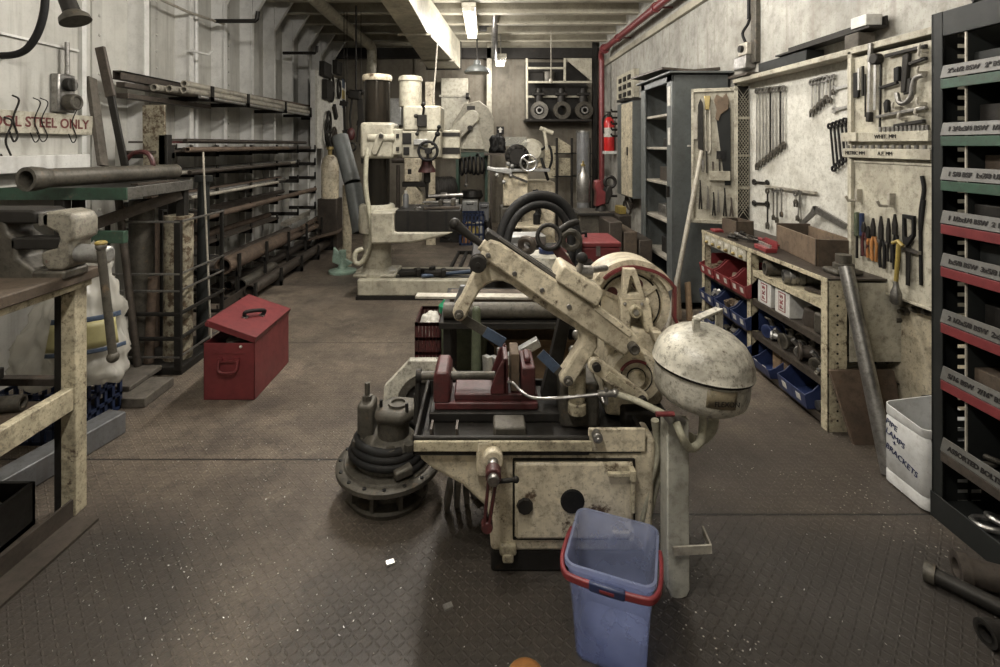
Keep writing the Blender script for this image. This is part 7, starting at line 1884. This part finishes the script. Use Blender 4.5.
# ---- work bench
t = thing('steel_work_bench', 'long cream work bench with drawers and shelves below the tool cabinet', 'bench', (2.0, 3.35, 0))
bx0, bx1, by0, by1, bz = 1.79, 2.235, 2.61, 4.12, 0.80
CD = M['cream_dirty']
MB().box(bx0, bx1, by0, by1, bz - 0.008, bz).build('bench_top', M['bar'], t)
MB().box(bx0 - 0.006, bx0, by0, by1, bz - 0.022, bz + 0.003).build('front_edge', CD, t, 0.002)
for y in (by0, 3.36, by1 - 0.05):
    p_ = MB().box(bx0, bx0 + 0.006, y, y + 0.055, 0, bz - 0.01).box(bx0, bx0 + (0.10 if y == by0 else 0.05), y, y + 0.006, 0, bz - 0.01).build('post', CD, t, 0.001)
    if y == by0:
        for k in range(14):
            z = 0.06 + k * 0.05
            MB().cyl((bx0 + 0.05, y + 0.0005, z), (bx0 + 0.05, y - 0.001, z), 0.006, n=8).build('bolt_hole', M['ink'], p_)
for y in (by0, by1 - 0.05):
    MB().box(bx1 - 0.05, bx1, y, y + 0.006, 0, bz - 0.01).box(bx1 - 0.006, bx1, y, y + 0.05, 0, bz - 0.01).build('post', CD, t)
for z, ya, yb in ((0.66, by0, 3.36), (0.465, by0, by1), (0.25, by0, by1), (0.055, by0, by1)):
    MB().box(bx0 + 0.004, bx1, ya + 0.007, yb - 0.007, z - 0.006, z).box(bx0 + 0.0065, bx0 + 0.012, ya + 0.007, yb - 0.007, z - 0.035, z + 0.004).build('shelf', CD if z > 0.6 else M['bar'], t)
MB().box(bx1 - 0.004, bx1, by0 + 0.01, by1 - 0.01, 0.05, bz - 0.01).build('back_sheet', M['dark'], t)
MB().box(bx0 + 0.11, bx1, by0 - 0.004, by0 - 0.0005, 0.37, bz - 0.02).build('end_sheet', M['panel'], t)
# small drawers
fr = MB().box(bx0 + 0.008, bx1 - 0.1, 3.42, 4.06, 0.695, 0.775).build('drawer_case', M['panel'], t)
for k in range(6):
    y = 3.43 + k * 0.107
    d_ = MB().box(bx0 - 0.004, bx0 + 0.012, y, y + 0.098, 0.700, 0.775).build('drawer', M['panel'], t, 0.003)
    MB().sphere((bx0 - 0.012, y + 0.049, 0.722), 0.013, 12, (1.2, 1, 1)).build('knob', M['brass'], d_)
    MB().box(bx0 - 0.006, bx0 - 0.004, y + 0.03, y + 0.07, 0.747, 0.765).build('drawer_label', M['label'], d_)


def bin_(label, y, z, w, mm_, group, d=0.30, h=0.155):
    """open fronted parts bin facing the aisle"""
    t = thing('parts_bin', label, 'bin', (bx0 + 0.01 + d / 2, y, z), group=group)
    xa, xb = bx0 - 0.03, bx0 - 0.03 + d
    m = MB()
    for yy in (y - w / 2, y + w / 2 - 0.006):
        m.prism([(xa, yy, z), (xb, yy, z), (xb, yy, z + h), (xa + 0.09, yy, z + h), (xa + 0.03, yy, z + h * 0.62), (xa - 0.015, yy, z + h * 0.5)], (0, 0.006, 0))
    m.box(xa, xb, y - w / 2, y + w / 2, z, z + 0.006).box(xb - 0.006, xb, y - w / 2, y + w / 2, z, z + h)
    m.prism([(xa, y - w / 2, z), (xa - 0.016, y - w / 2, z + h * 0.5), (xa - 0.010, y - w / 2, z + h * 0.5), (xa + 0.006, y - w / 2, z)], (0, w, 0))
    m.build('bin_body', M[mm_], t, 0.002)
    for k in range(2):
        yy = y + (-0.25 + 0.5 * k) * w
        MB().prism([(xa - 0.004, yy - 0.02, z + 0.025), (xa - 0.0125, yy - 0.02, z + 0.06), (xa - 0.0125, yy + 0.02, z + 0.06), (xa - 0.004, yy + 0.02, z + 0.025)], (-0.002, 0, 0)).build('bin_label', M['label'], t)
    return t


pos = ('at the far end', 'in the middle of the row', 'at the post')
for i, y in enumerate((3.96, 3.70, 3.46)):
    bin_('red open parts bin under the small drawers, ' + pos[i], y, 0.467, 0.235 if i < 2 else 0.2, 'redbin', 'red parts bins')
    bin_('blue open parts bin below the red bins, ' + pos[i], y, 0.252, 0.235 if i < 2 else 0.2, 'blue', 'blue parts bins')
    bin_('blue open parts bin on the bottom bench shelf, ' + pos[i], y, 0.057, 0.235 if i < 2 else 0.2, 'blue', 'lowest blue bins')
bin_('blue parts bin on the lowest shelf just right of the middle bench post', 3.18, 0.057, 0.2, 'blue', 'near blue bins', h=0.11)
bin_('large dark blue parts bin low in the near half of the bench', 2.86, 0.057, 0.26, 'blue', 'near blue bins', h=0.16)
# loose content in the bins (heaps)
for i, (y, z, mm_) in enumerate(((3.96, 0.49, 'wood'), (3.70, 0.49, 'wood'), (3.96, 0.275, 'steel'), (3.70, 0.275, 'wood'), (3.70, 0.08, 'iron'), (3.96, 0.08, 'iron'))):
    m = MB()
    for k in range(26):
        m.obox((bx0 + 0.11 + U(-0.08, 0.1), y + U(-0.085, 0.085), z + 0.02 + U(-0.01, 0.045)), (U(0.02, 0.05), U(0.02, 0.04), U(0.015, 0.035)), (U(0, 90), U(0, 90), U(0, 90)))
    m.build('loose_fittings', M[mm_], None, label='loose small parts filling the bin ' + ('at the far end of the red row', 'in the middle of the red row', 'at the far end of the upper blue row', 'in the middle of the upper blue row', 'in the middle of the lowest row', 'at the far end of the lowest row')[i], cat='parts', kind='stuff')
# second shelf: pipe fittings
t = thing('pipe_coupling', 'dark pipe coupling lying on the upper shelf beside the middle post', 'coupling', (1.9, 3.22, 0.66))
MB().pipe((1.80, 3.22, 0.708), (1.98, 3.18, 0.708), 0.042, 0.032).pipe((1.80, 3.22, 0.708), (1.835, 3.212, 0.708), 0.047, 0.032).build('coupling_body', M['iron'], t)
t = thing('hose_fitting', 'ribbed grey hose fitting lying on the upper shelf in the near half', 'fitting', (1.9, 2.98, 0.66))
MB().lathe([(0.028, 0), (0.04, 0), (0.04, 0.03), (0.046, 0.035), (0.046, 0.06), (0.036, 0.065), (0.036, 0.08), (0.042, 0.085), (0.042, 0.11), (0.03, 0.12), (0.03, 0.2), (0, 0.2)], (1.80, 3.02, 0.707), (1, -0.35, 0)).build('fitting_body', M['steel'], t)
MB().obox((1.95, 2.80, 0.672), (0.16, 0.22, 0.02), (0, 4, 20)).build('flat_plate', M['bar'], None, label='flat dark plate lying on the upper shelf at the near end', cat='plate')
# white cartons with red print
for i, (y, w) in enumerate(((3.245, 'farther'), (3.05, 'nearer'))):
    t = thing('printed_carton', '%s of two white cartons with a red printed panel on the middle shelf' % w, 'carton', (1.93, y, 0.465), group='white printed cartons')
    MB().box(1.812, 2.08, y - 0.075, y + 0.075, 0.466, 0.615).build('carton_body', M['paper'], t, 0.003)
    MB().prism([(1.812, y - 0.075, 0.612), (1.812, y + 0.075, 0.612), (1.86, y + 0.07, 0.632), (1.86, y - 0.07, 0.632)], (0, 0, 0.003)).build('carton_flap', M['card'], t)
    lo = MB().box(1.8095, 1.8118, y - 0.035, y + 0.035, 0.485, 0.60).build('printed_panel', M['redbin'], t)
    MB().box(1.8085, 1.8094, y - 0.029, y + 0.029, 0.491, 0.594).build('printed_ground', M['paper'], lo)
    for k in range(3):
        text('print', ('SKF', 'SKF', 'SKF')[k][k:k + 1], 0.042, (1.808, y, 0.575 - k * 0.033), (0, 0, 1), (0, 1, 0), M['redbin'], lo, bold=0.002, ext=0.0005)
MB().lathe([(0, 0), (0.06, 0), (0.065, 0.02), (0.055, 0.09), (0.04, 0.10), (0, 0.10)], (1.89, 2.86, 0.466)).build('bearing_housing', M['bar'], None, label='brown round housing right of the white cartons', cat='housing')
MB().obox((1.88, 2.72, 0.525), (0.12, 0.11, 0.115), (0, 0, 12)).build('cast_block', M['iron'], None, 0.015, label='dark cast block at the near end of the middle shelf', cat='block')
# third shelf: mixed valves, pipes
spec = [(3.25, 'blue'), (3.16, 'alu'), (3.06, 'iron'), (2.97, 'steel'), (2.88, 'bar'), (2.80, 'iron')]
for i, (y, mm_) in enumerate(spec):
    t = thing('pipe_valve', ('dull blue', 'pale', 'dark', 'grey', 'brown', 'black')[i] + ' pipe valve in the heap on the shelf under the white cartons', 'valve', (1.88, y, 0.252))
    r = (0.03, 0.022, 0.034, 0.026, 0.036, 0.024)[i]
    az = (0.4, -0.9, 0.15, 1.1, -0.5, 0.7)[i]
    d = V((math.cos(az), math.sin(az) * 0.7, 0)).normalized()
    c = V((1.88, y, 0.252 + r * 1.45))
    m = MB().cyl(c - d * 0.065, c + d * 0.065, r)
    for e in (-1, 1):
        m.cyl(c + d * e * 0.065, c + d * e * 0.05, r * 1.4)
    m.build('valve_body', M[mm_], t, 0.003)
    if i % 2 == 0:
        tp = c + V((-0.02 + 0.01 * i, 0.01, 0.07))
        MB().cyl(c, tp, r * 0.45).torus(tp, (0.3 - 0.2 * i, 0.1 * i, 1), 0.028, 0.006, 16, 6).build('valve_wheel', M['iron'], t)
    else:
        MB().cyl(c, c + V((-0.04, 0.02, 0.05)), r * 0.6).build('valve_neck', M['steel'], t, 0.003)
for i in range(5):
    MB().pipe((1.80, 2.72 - i * 0.016, 0.262 + 0.022 * i), (2.1, 2.78 - i * 0.012, 0.262 + 0.022 * i), 0.010, 0.007, 10).build('short_tube', M['lightpipe' if i % 2 == 0 else 'alu'], None, label='short pale tube bundled under the white cartons, %s from the bottom' % ORD[i], cat='tube', group='short tubes')
for i, (y, mm_) in enumerate(((3.16, 'card'), (3.06, 'wood'))):
    MB().box(1.84, 1.98, y - 0.045, y + 0.04, 0.066, 0.20).build('carton', M[mm_], None, 0.004, label='brown carton standing on the bench bottom shelf, ' + ('in the bin near the middle post', 'next to the large blue bin')[i], cat='carton')
m = MB()
for k in range(4):
    pass
t = thing('pipe_elbow', 'steel pipe elbow lying on the bottom shelf before the near bench post', 'elbow', (1.84, 2.70, 0.057))
MB().tube(cr([(1.80, 2.71, 0.09), (1.86, 2.71, 0.09), (1.90, 2.69, 0.10), (1.91, 2.68, 0.15)], 5), 0.025).build('elbow_body', M['steel'], t)
# bench top things
t = thing('wooden_box', 'large open brown wooden box on the near end of the work bench', 'box', (2.057, 3.14, bz), R(-9))
hx, hy, hz = 0.105, 0.275, 0.155
for a in ((-hx, -hx + 0.016, -hy, hy), (hx - 0.016, hx, -hy, hy)):
    MB().box(*a, 0.001, hz).build('side_board', M['wood'], t, 0.003, local=True)
for a in ((-hx, hx, -hy, -hy + 0.016), (-hx, hx, hy - 0.016, hy)):
    MB().box(*a, 0.001, hz + (0.012 if a[2] > 0 else 0)).build('end_board', M['darkwood'], t, 0.003, local=True)
MB().box(-hx + 0.016, hx - 0.016, -hy + 0.016, hy - 0.016, 0.001, 0.014).build('bottom_board', M['wood'], t, local=True)
t = thing('wooden_box', 'small dark wooden box on the far end of the work bench', 'box', (1.985, 3.93, bz), R(5))
for a in ((-0.07, -0.058, -0.10, 0.10), (0.058, 0.07, -0.10, 0.10), (-0.07, 0.07, -0.10, -0.088), (-0.07, 0.07, 0.088, 0.10)):
    MB().box(*a, 0.001, 0.115).build('side_board', M['darkwood'], t, 0.002, local=True)
MB().box(-0.058, 0.058, -0.088, 0.088, 0.06, 0.075).build('contents_tray', M['wood'], t, local=True)
t = thing('socket_set', 'small open red case of bright sockets on the work bench before the large wooden box', 'case', (1.86, 3.32, bz), R(-6))
MB().box(-0.035, 0.035, -0.09, 0.09, 0.001, 0.03).build('case_body', M['redbin'], t, 0.004, local=True)
MB().box(0.035, 0.04, -0.09, 0.09, 0.02, 0.075).build('case_lid', M['redbin'], t, 0.002, local=True)
for k in range(6):
    MB().cyl((0.0, -0.07 + k * 0.028, 0.03), (0.0, -0.07 + k * 0.028, 0.048), 0.011, n=10).build('socket', M['bright'], t, local=True)
nm = (('file', 'dark file'), ('spanner', 'dull steel spanner'), ('chisel', 'dark chisel'), ('punch', 'steel punch'), ('spanner', 'black spanner'), ('rasp', 'brown rasp'), ('wrench', 'steel adjustable wrench'), ('screwdriver', 'red handled screwdriver'))
for i, (n1, n2) in enumerate(nm):
    x, y = 1.86 + 0.035 * (i % 4) + U(0, 0.02), 3.76 - 0.038 * i
    L = U(0.16, 0.26); a = R(U(-40, 30))
    dx, dy = math.sin(a) * L / 2, math.cos(a) * L / 2
    z = bz + 0.010 + 0.012 * (i % 3)
    t_ = MB().beam((x - dx, y - dy, z), (x + dx, y + dy, z), 0.018, 0.010)
    t_.cyl((x + dx * 0.5, y + dy * 0.5, z + 0.002), (x + dx, y + dy, z + 0.002), 0.013, n=10)
    t_.build(n1, M[('iron', 'steel', 'dark', 'bright', 'dark', 'bar', 'steel', 'redbin')[i]], None, 0.002, label=n2 + ' in the loose pile on the work bench between the two wooden boxes', cat='tool')
MB().box(1.84, 1.92, 4.00, 4.09, bz + 0.001, bz + 0.02).build('red_tin', M['redbin'], None, 0.004, label='flat red tin at the far corner of the work bench', cat='tin')
t = thing('swivel_base', 'dark cast swivel base with a square foot at the near corner of the work bench', 'base', (1.95, 2.72, bz))
MB().box(1.87, 2.02, 2.66, 2.78, bz + 0.001, bz + 0.03).build('foot', M['iron'], t, 0.012)
MB().lathe([(0, 0), (0.05, 0), (0.05, 0.025), (0.038, 0.03), (0.038, 0.075), (0, 0.075)], (1.95, 2.72, bz + 0.03)).build('spigot', M['iron'], t)
t_ = MB()
t_.sphere((2.19, 2.80, bz + 0.11), 0.055, 14).cyl((2.19, 2.80, bz + 0.001), (2.19, 2.80, bz + 0.1), 0.035)
t_.build('oil_can', M['iron'], None, label='dark round topped can between the wooden box and the cabinet side', cat='can')

# ---- leaning pipe, rusty plate, tank end with bolts, plastic drum
MB().pipe((1.83, 2.26, 0.01), (1.865, 2.585, 0.87), 0.033, 0.026, 20).build('leaning_pipe', M['steel'], None, label='grey mottled pipe leaning against the near corner of the work bench', cat='pipe')
MB().prism([(1.845, 2.50, 0.0), (2.11, 2.50, 0.0), (2.11, 2.578, 0.335), (1.78, 2.578, 0.335)], (0, 0.02, 0)).build('rusty_plate', M['rust'], None, label='rusty brown plate leaning against the near end of the work bench', cat='plate')
t = thing('tank_end', 'cream cover plate with an arc of bolts on the wall behind the white drum', 'cover', (2.2, 2.35, 0))
MB().box(2.19, 2.249, 2.71, 2.80, 0, 0.71).build('wall_strip', M['panel'], t, 0.003)
MB().prism([(2.17, 2.70, 0), (2.17, 2.70, 0.45), (2.17, 2.66, 0.58), (2.17, 2.60, 0.66), (2.17, 2.52, 0.715), (2.17, 2.05, 0.715), (2.17, 2.05, 0)], (0.06, 0, 0)).build('cover_plate', M['cream'], t, 0.008)
for y, z in ((2.672, 0.19), (2.675, 0.27), (2.675, 0.35), (2.672, 0.43), (2.655, 0.51), (2.62, 0.585), (2.57, 0.645), (2.50, 0.68), (2.43, 0.69)):
    MB().cyl((2.17, y, z), (2.145, y, z), 0.021, n=6).cyl((2.145, y, z), (2.125, y, z), 0.011, n=10).build('bolt', M['iron'], t)
MB().cyl((2.17, 2.36, 0.50), (2.155, 2.36, 0.50), 0.02, n=10).tube([(2.16, 2.42, 0.28), (2.12, 2.42, 0.28), (2.12, 2.30, 0.28), (2.16, 2.30, 0.28)], 0.01).build('cover_handle', M['dark'], t)

t = thing('plastic_drum', 'white cut-down plastic drum with blue handwriting beside the shelf rack', 'drum', (1.91, 2.13, 0))
dx0_, dx1_, dyA, dyB, hh = 1.79, 2.03, 2.03, 2.25, 0.335
rows = []
def rrect(x0, x1, y0, y1, z, r, zf=None, n=5):
    out = []
    for cx, cy, a0 in ((x1 - r, y1 - r, 0), (x0 + r, y1 - r, 90), (x0 + r, y0 + r, 180), (x1 - r, y0 + r, 270)):
        for k in range(n + 1):
            a = R(a0 + 90 * k / n)
            p = V((cx + r * math.cos(a), cy + r * math.sin(a), z))
            if zf: p.z += zf(p)
            out.append(p)
    return out
wav = lambda p: 0.03 * (p.x - dx0_) / 0.24 + (0.012 if p.y > 2.14 else 0)
for i, (z, ins) in enumerate(((0.0, 0.012), (0.01, 0), (0.055, 0), (0.06, 0.004), (0.065, 0), (0.29, 0), (0.3, 0.004), (0.306, 0), (hh, 0.0))):
    rows.append(rrect(dx0_ + ins, dx1_ - ins, dyA + ins, dyB - ins, z, 0.03, wav if z == hh else None))
rows.append(rrect(dx0_ + 0.005, dx1_ - 0.005, dyA + 0.005, dyB - 0.005, hh, 0.026, wav))
rows.append(rrect(dx0_ + 0.005, dx1_ - 0.005, dyA + 0.005, dyB - 0.005, 0.01, 0.026))
n = len(rows[0]); vs = [p for r_ in rows for p in r_]; fs = []
for i in range(len(rows) - 1):
    for k in range(n): fs.append((i * n + k, i * n + (k + 1) % n, (i + 1) * n + (k + 1) % n, (i + 1) * n + k))
fs += [list(range(n))[::-1], list(range((len(rows) - 1) * n, len(rows) * n))]
dr = MB().add(vs, fs).build('drum_body', M['jerry'], t, sharp=50)
for s_, z, y in (('PIPE', 0.275, 2.20), ('LAMPS', 0.232, 2.20), ('+', 0.198, 2.165), ('BRACKETS', 0.165, 2.20)):
    text('handwriting', s_, 0.035, (dx0_ - 0.0015, y + 0.03, z), (0, -1, -0.22), (0, -0.22, 1), M['inkblue'], dr, align='LEFT', ext=0.0008)

# ---- pipes on the floor by the rack
for i, (a, b, r, mm_, w) in enumerate((((1.62, 1.72, 0.045), (1.90, 1.60, 0.045), 0.042, 'bar', 'dark pipe fitting lying farthest back on the floor by the shelf rack'),
                                     ((1.52, 1.73, 0.03), (1.66, 1.56, 0.03), 0.024, 'dark', 'pipe fitting with a wide plug end nearest the aisle'),
                                     ((1.50, 1.50, 0.035), (1.68, 1.51, 0.035), 0.028, 'dark', 'short dark pipe lying before the others on the floor'),
                                     ((1.66, 1.47, 0.04), (1.84, 1.36, 0.04), 0.036, 'bar', 'brown pipe elbow nearest the shelf rack on the floor'))):
    t = thing('pipe_fitting', w, 'fitting', ((a[0] + b[0]) / 2, (a[1] + b[1]) / 2, 0), group='pipe fittings on the floor')
    A, B = V(a), V(b); d = (B - A).normalized()
    MB().pipe(A, B, r, r * 0.75).build('pipe_body', M[mm_], t)
    MB().pipe(A, A + d * 0.03, r * 1.3, r * 0.74).build('collar', M['iron' if i == 1 else mm_], t)
MB().lathe([(0.03, 0), (0.055, 0), (0.06, 0.012), (0.055, 0.025), (0.03, 0.025), (0.03, 0)], (1.53, 1.335, 0.001)).build('flange_ring', M['iron'], None, label='small flat ring lying on the floor in the lower right corner', cat='ring')

# ---- shelf rack at the right
t = thing('shelf_rack', 'tall dark steel shelf rack with lettered strips at the right edge', 'rack', (2.0, 1.5, 0))
sx0, sx1, sy0, sy1 = 1.815, 2.24, 0.70, 2.03
RK = M['rack']
MB().box(sx0, sx0 + 0.045, sy1 - 0.008, sy1 + 0.004, 0, 2.03).box(sx0, sx0 + 0.006, sy1 - 0.045, sy1, 0, 2.03).build('front_post', RK, t, 0.002)
MB().box(sx0, sx0 + 0.045, sy0 - 0.008, sy0 + 0.004, 0, 2.03).build('front_post', RK, t)
def ladder(x):
    m = MB().box(x, x + 0.012, sy1 - 0.07, sy1 - 0.055, 0, 2.0).box(x, x + 0.012, sy1 - 0.012, sy1, 0, 2.0).box(x, x + 0.012, sy1 - 0.041, sy1 - 0.031, 0, 2.0)
    k = 0
    z = 0.03
    while z < 2.0:
        m.box(x, x + 0.012, sy1 - 0.07, sy1, z, z + 0.022); z += 0.042
    return m
m = MB()
for xx in (sx0 + 0.16, sx0 + 0.22):
    pass
# slotted end frame: strips with gaps let the pale wall show through
m = MB().box(sx0 + 0.045, sx0 + 0.10, sy1 - 0.004, sy1, 0, 2.0).box(sx0 + 0.20, sx1, sy1 - 0.004, sy1, 0, 2.0).box(sx0 + 0.144, sx0 + 0.156, sy1 - 0.004, sy1, 0, 2.0)
z = 0.02
while z < 2.0:
    m.box(sx0 + 0.10, sx0 + 0.20, sy1 - 0.004, sy1, z, z + 0.026); z += 0.042
m.build('slotted_end', RK, t)
MB().box(sx1 - 0.04, sx1, sy0, sy0 + 0.006, 0, 2.03).build('rear_post', RK, t)
MB().box(sx1 - 0.006, sx1 - 0.002, sy0, sy1 - 0.006, 0, 2.0).build('back_sheet', mat('dark oiled sheet', (0.032, 0.027, 0.024), 0.6, 0.2, 0.5, (0.012, 0.01, 0.009), 4, 0.1), t)
LEV = [(1.814, 'green'), (1.588, 'green'), (1.413, 'green'), (1.242, 'redbin'), (1.073, 'redbin'), (0.851, 'redbin'), (0.626, 'redbin'), (0.343, None), (0.10, None)]
WR_ = ['2"x1/2 BSW   2" BSF', '1 3/4x3/4 BSW  1/2 BSF  3"', '1 5/8 BSF  1x7/8 UNF', '1 1/2x1/4 BSW  2 1/2 BSF', '1x5/8 BSW  3x5/8 BSF  2x7/8', '2 1/2x5/8 BSW  2x3/4 BSF', '5/16 BSW  7/16" BSW', 'ASSORTED BOLTS', '']
for i, (z, c) in enumerate(LEV):
    s_ = MB().box(sx0 + 0.008, sx1 - 0.008, sy0 + 0.006, sy1 - 0.008, z - 0.075 if i < 8 else 0.055, (z - 0.069) if i < 8 else 0.061).build('shelf', RK, t)
    if i < 8:
        e = MB().prism([(sx0 - 0.002, sy0, z), (sx0 - 0.002, sy1 - 0.05, z), (sx0 - 0.014, sy1 - 0.05, z - 0.05), (sx0 - 0.014, sy0, z - 0.05)], (0.006, 0, 0)).build('label_strip', M['strip'], s_, 0.001)
        text('lettering', WR_[i], 0.025, (sx0 - 0.0105, sy1 - 0.08, z - 0.026), (0, -1, 0), (0.2, 0, 1), M['ink'], e, align='LEFT', ext=0.0006, bold=0.001)
        MB().box(sx0 - 0.012, sx0 - 0.004, sy0, sy1 - 0.05, z - 0.092, z - 0.054).build('shelf_lip', M[c] if c and c != 'redbin' else (M['red'] if c else M['bar']), s_, 0.002)
    else:
        MB().box(sx0 - 0.008, sx0, sy0, sy1, 0.0, 0.10).build('plinth_rail', RK, s_, 0.002)
    if i < 8:
        top = z - 0.075
        bot = LEV[i + 1][0] - 0.068 if i + 1 < 8 else 0.062
for i in range(8):
    zb = LEV[i][0] - 0.069; ztop = (LEV[i - 1][0] - 0.076) if i > 0 else 2.0
    y = sy1 - 0.135
    while y > sy0 + 0.1:
        d_ = MB().box(sx0 + 0.010, sx1 - 0.01, y - 0.004, y, zb, ztop).build('divider', M['rack'], t)
        MB().box(sx0 + 0.004, sx0 + 0.0098, y - 0.005, y + 0.001, zb, ztop).build('divider_edge', M['lightpipe'], d_)
        y -= (0.135 if i < 6 else 0.20)
MB().box(sx0, sx0 + 0.02, sy0, sy1 - 0.046, 1.93, 2.03).build('top_beam', RK, t, 0.003)
MB().beam((sx0 + 0.01, 1.85, 2.03), (sx0 + 0.06, 2.0, 2.36), 0.03, 0.012).build('wall_stay', RK, t)
# boxes and bolts inside the rack
cols = ('rack', 'dark', 'darkwood', 'dark')
for i in range(7):
    zb = LEV[i][0] - 0.069
    y = sy1 - 0.135
    k = 0
    while y > 1.15 and k < 3:
        wdt = 0.12 if i < 6 else 0.18
        hgt = min(((LEV[i - 1][0] - 0.08) if i > 0 else 1.99) - zb - 0.02, 0.14)
        MB().box(sx0 + 0.03 + 0.02 * ((i + k) % 3), sx1 - 0.02, y - 0.006 - wdt + 0.012, y - 0.009, zb + 0.001, zb + hgt * (0.75 + 0.1 * ((i * 2 + k) % 3))).build('bolt_box', M[cols[(i + k) % 4]], None, 0.003, label='dark bolt box on the %s shelf from the top of the rack, %s compartment' % (ORD[i], ORD[k + 1]), cat='box', group='bolt boxes in the rack')
        y -= (0.135 if i < 6 else 0.20); k += 1
t = thing('pipe_coupling', 'black ribbed coupling on the shelf above the lowest of the rack', 'coupling', (1.90, 1.70, 0.274))
MB().lathe([(0.035, 0), (0.062, 0), (0.065, 0.01), (0.06, 0.02), (0.065, 0.03), (0.065, 0.075), (0.035, 0.075), (0.035, 0)], (1.90, 1.70, 0.276)).build('coupling_body', M['black'], t)
MB().pipe((1.90, 1.70, 0.35), (1.90, 1.70, 0.356), 0.05, 0.035).build('rim', M['steel'], t)
for i, (y, z, mm_) in enumerate(((1.93, 0.275, 'iron'), (1.88, 0.062, 'steel'), (1.72, 0.062, 'bright'))):
    m = MB().torus((1.90, y, z + 0.012), (0, 0.2, 1), 0.05, 0.011, 20, 8).torus((1.93, y - 0.02, z + 0.034), (0.3, 0.1, 1), 0.045, 0.010, 20, 8)
    m.build('ring_clamp', M[mm_], None, label=('dark ring pair on the shelf above the lowest of the rack', 'grey ring pair on the lowest rack shelf near the drum', 'bright ring pair on the lowest rack shelf near the corner')[i], cat='ring')
# ================================================================== camera and light
cam = bpy.data.cameras.new('camera'); cam.sensor_width = 36; cam.lens = 18.0
cam.shift_x = (500 - CX) / 1000; cam.shift_y = -(333.5 - CY) / 1000; cam.clip_start = 0.02
co = bpy.data.objects.new('camera', cam); COL.objects.link(co)
co.location = (0, 0, H); co.rotation_euler = (R(90), 0, 0)
SC.camera = co
w = bpy.data.worlds.new('World'); SC.world = w; w.use_nodes = True
w.node_tree.nodes['Background'].inputs[0].default_value = (0.5, 0.5, 0.5, 1)
w.node_tree.nodes['Background'].inputs[1].default_value = 0.005
for (t_, ls), e in zip(LAMPS, (64, 72, 290, 225, 72)):
    for l in ls: l.energy = e / 3
SC.view_settings.view_transform = 'Standard'; SC.view_settings.look = 'None'
SC.view_settings.exposure = -0.12; SC.view_settings.gamma = 1.0
SC.view_settings.use_curve_mapping = False
SC.cycles.use_denoising = True
SC.cycles.max_bounces = 6; SC.cycles.diffuse_bounces = 2; SC.cycles.glossy_bounces = 3; SC.cycles.transparent_max_bounces = 10
SC.cycles.sample_clamp_indirect = 4
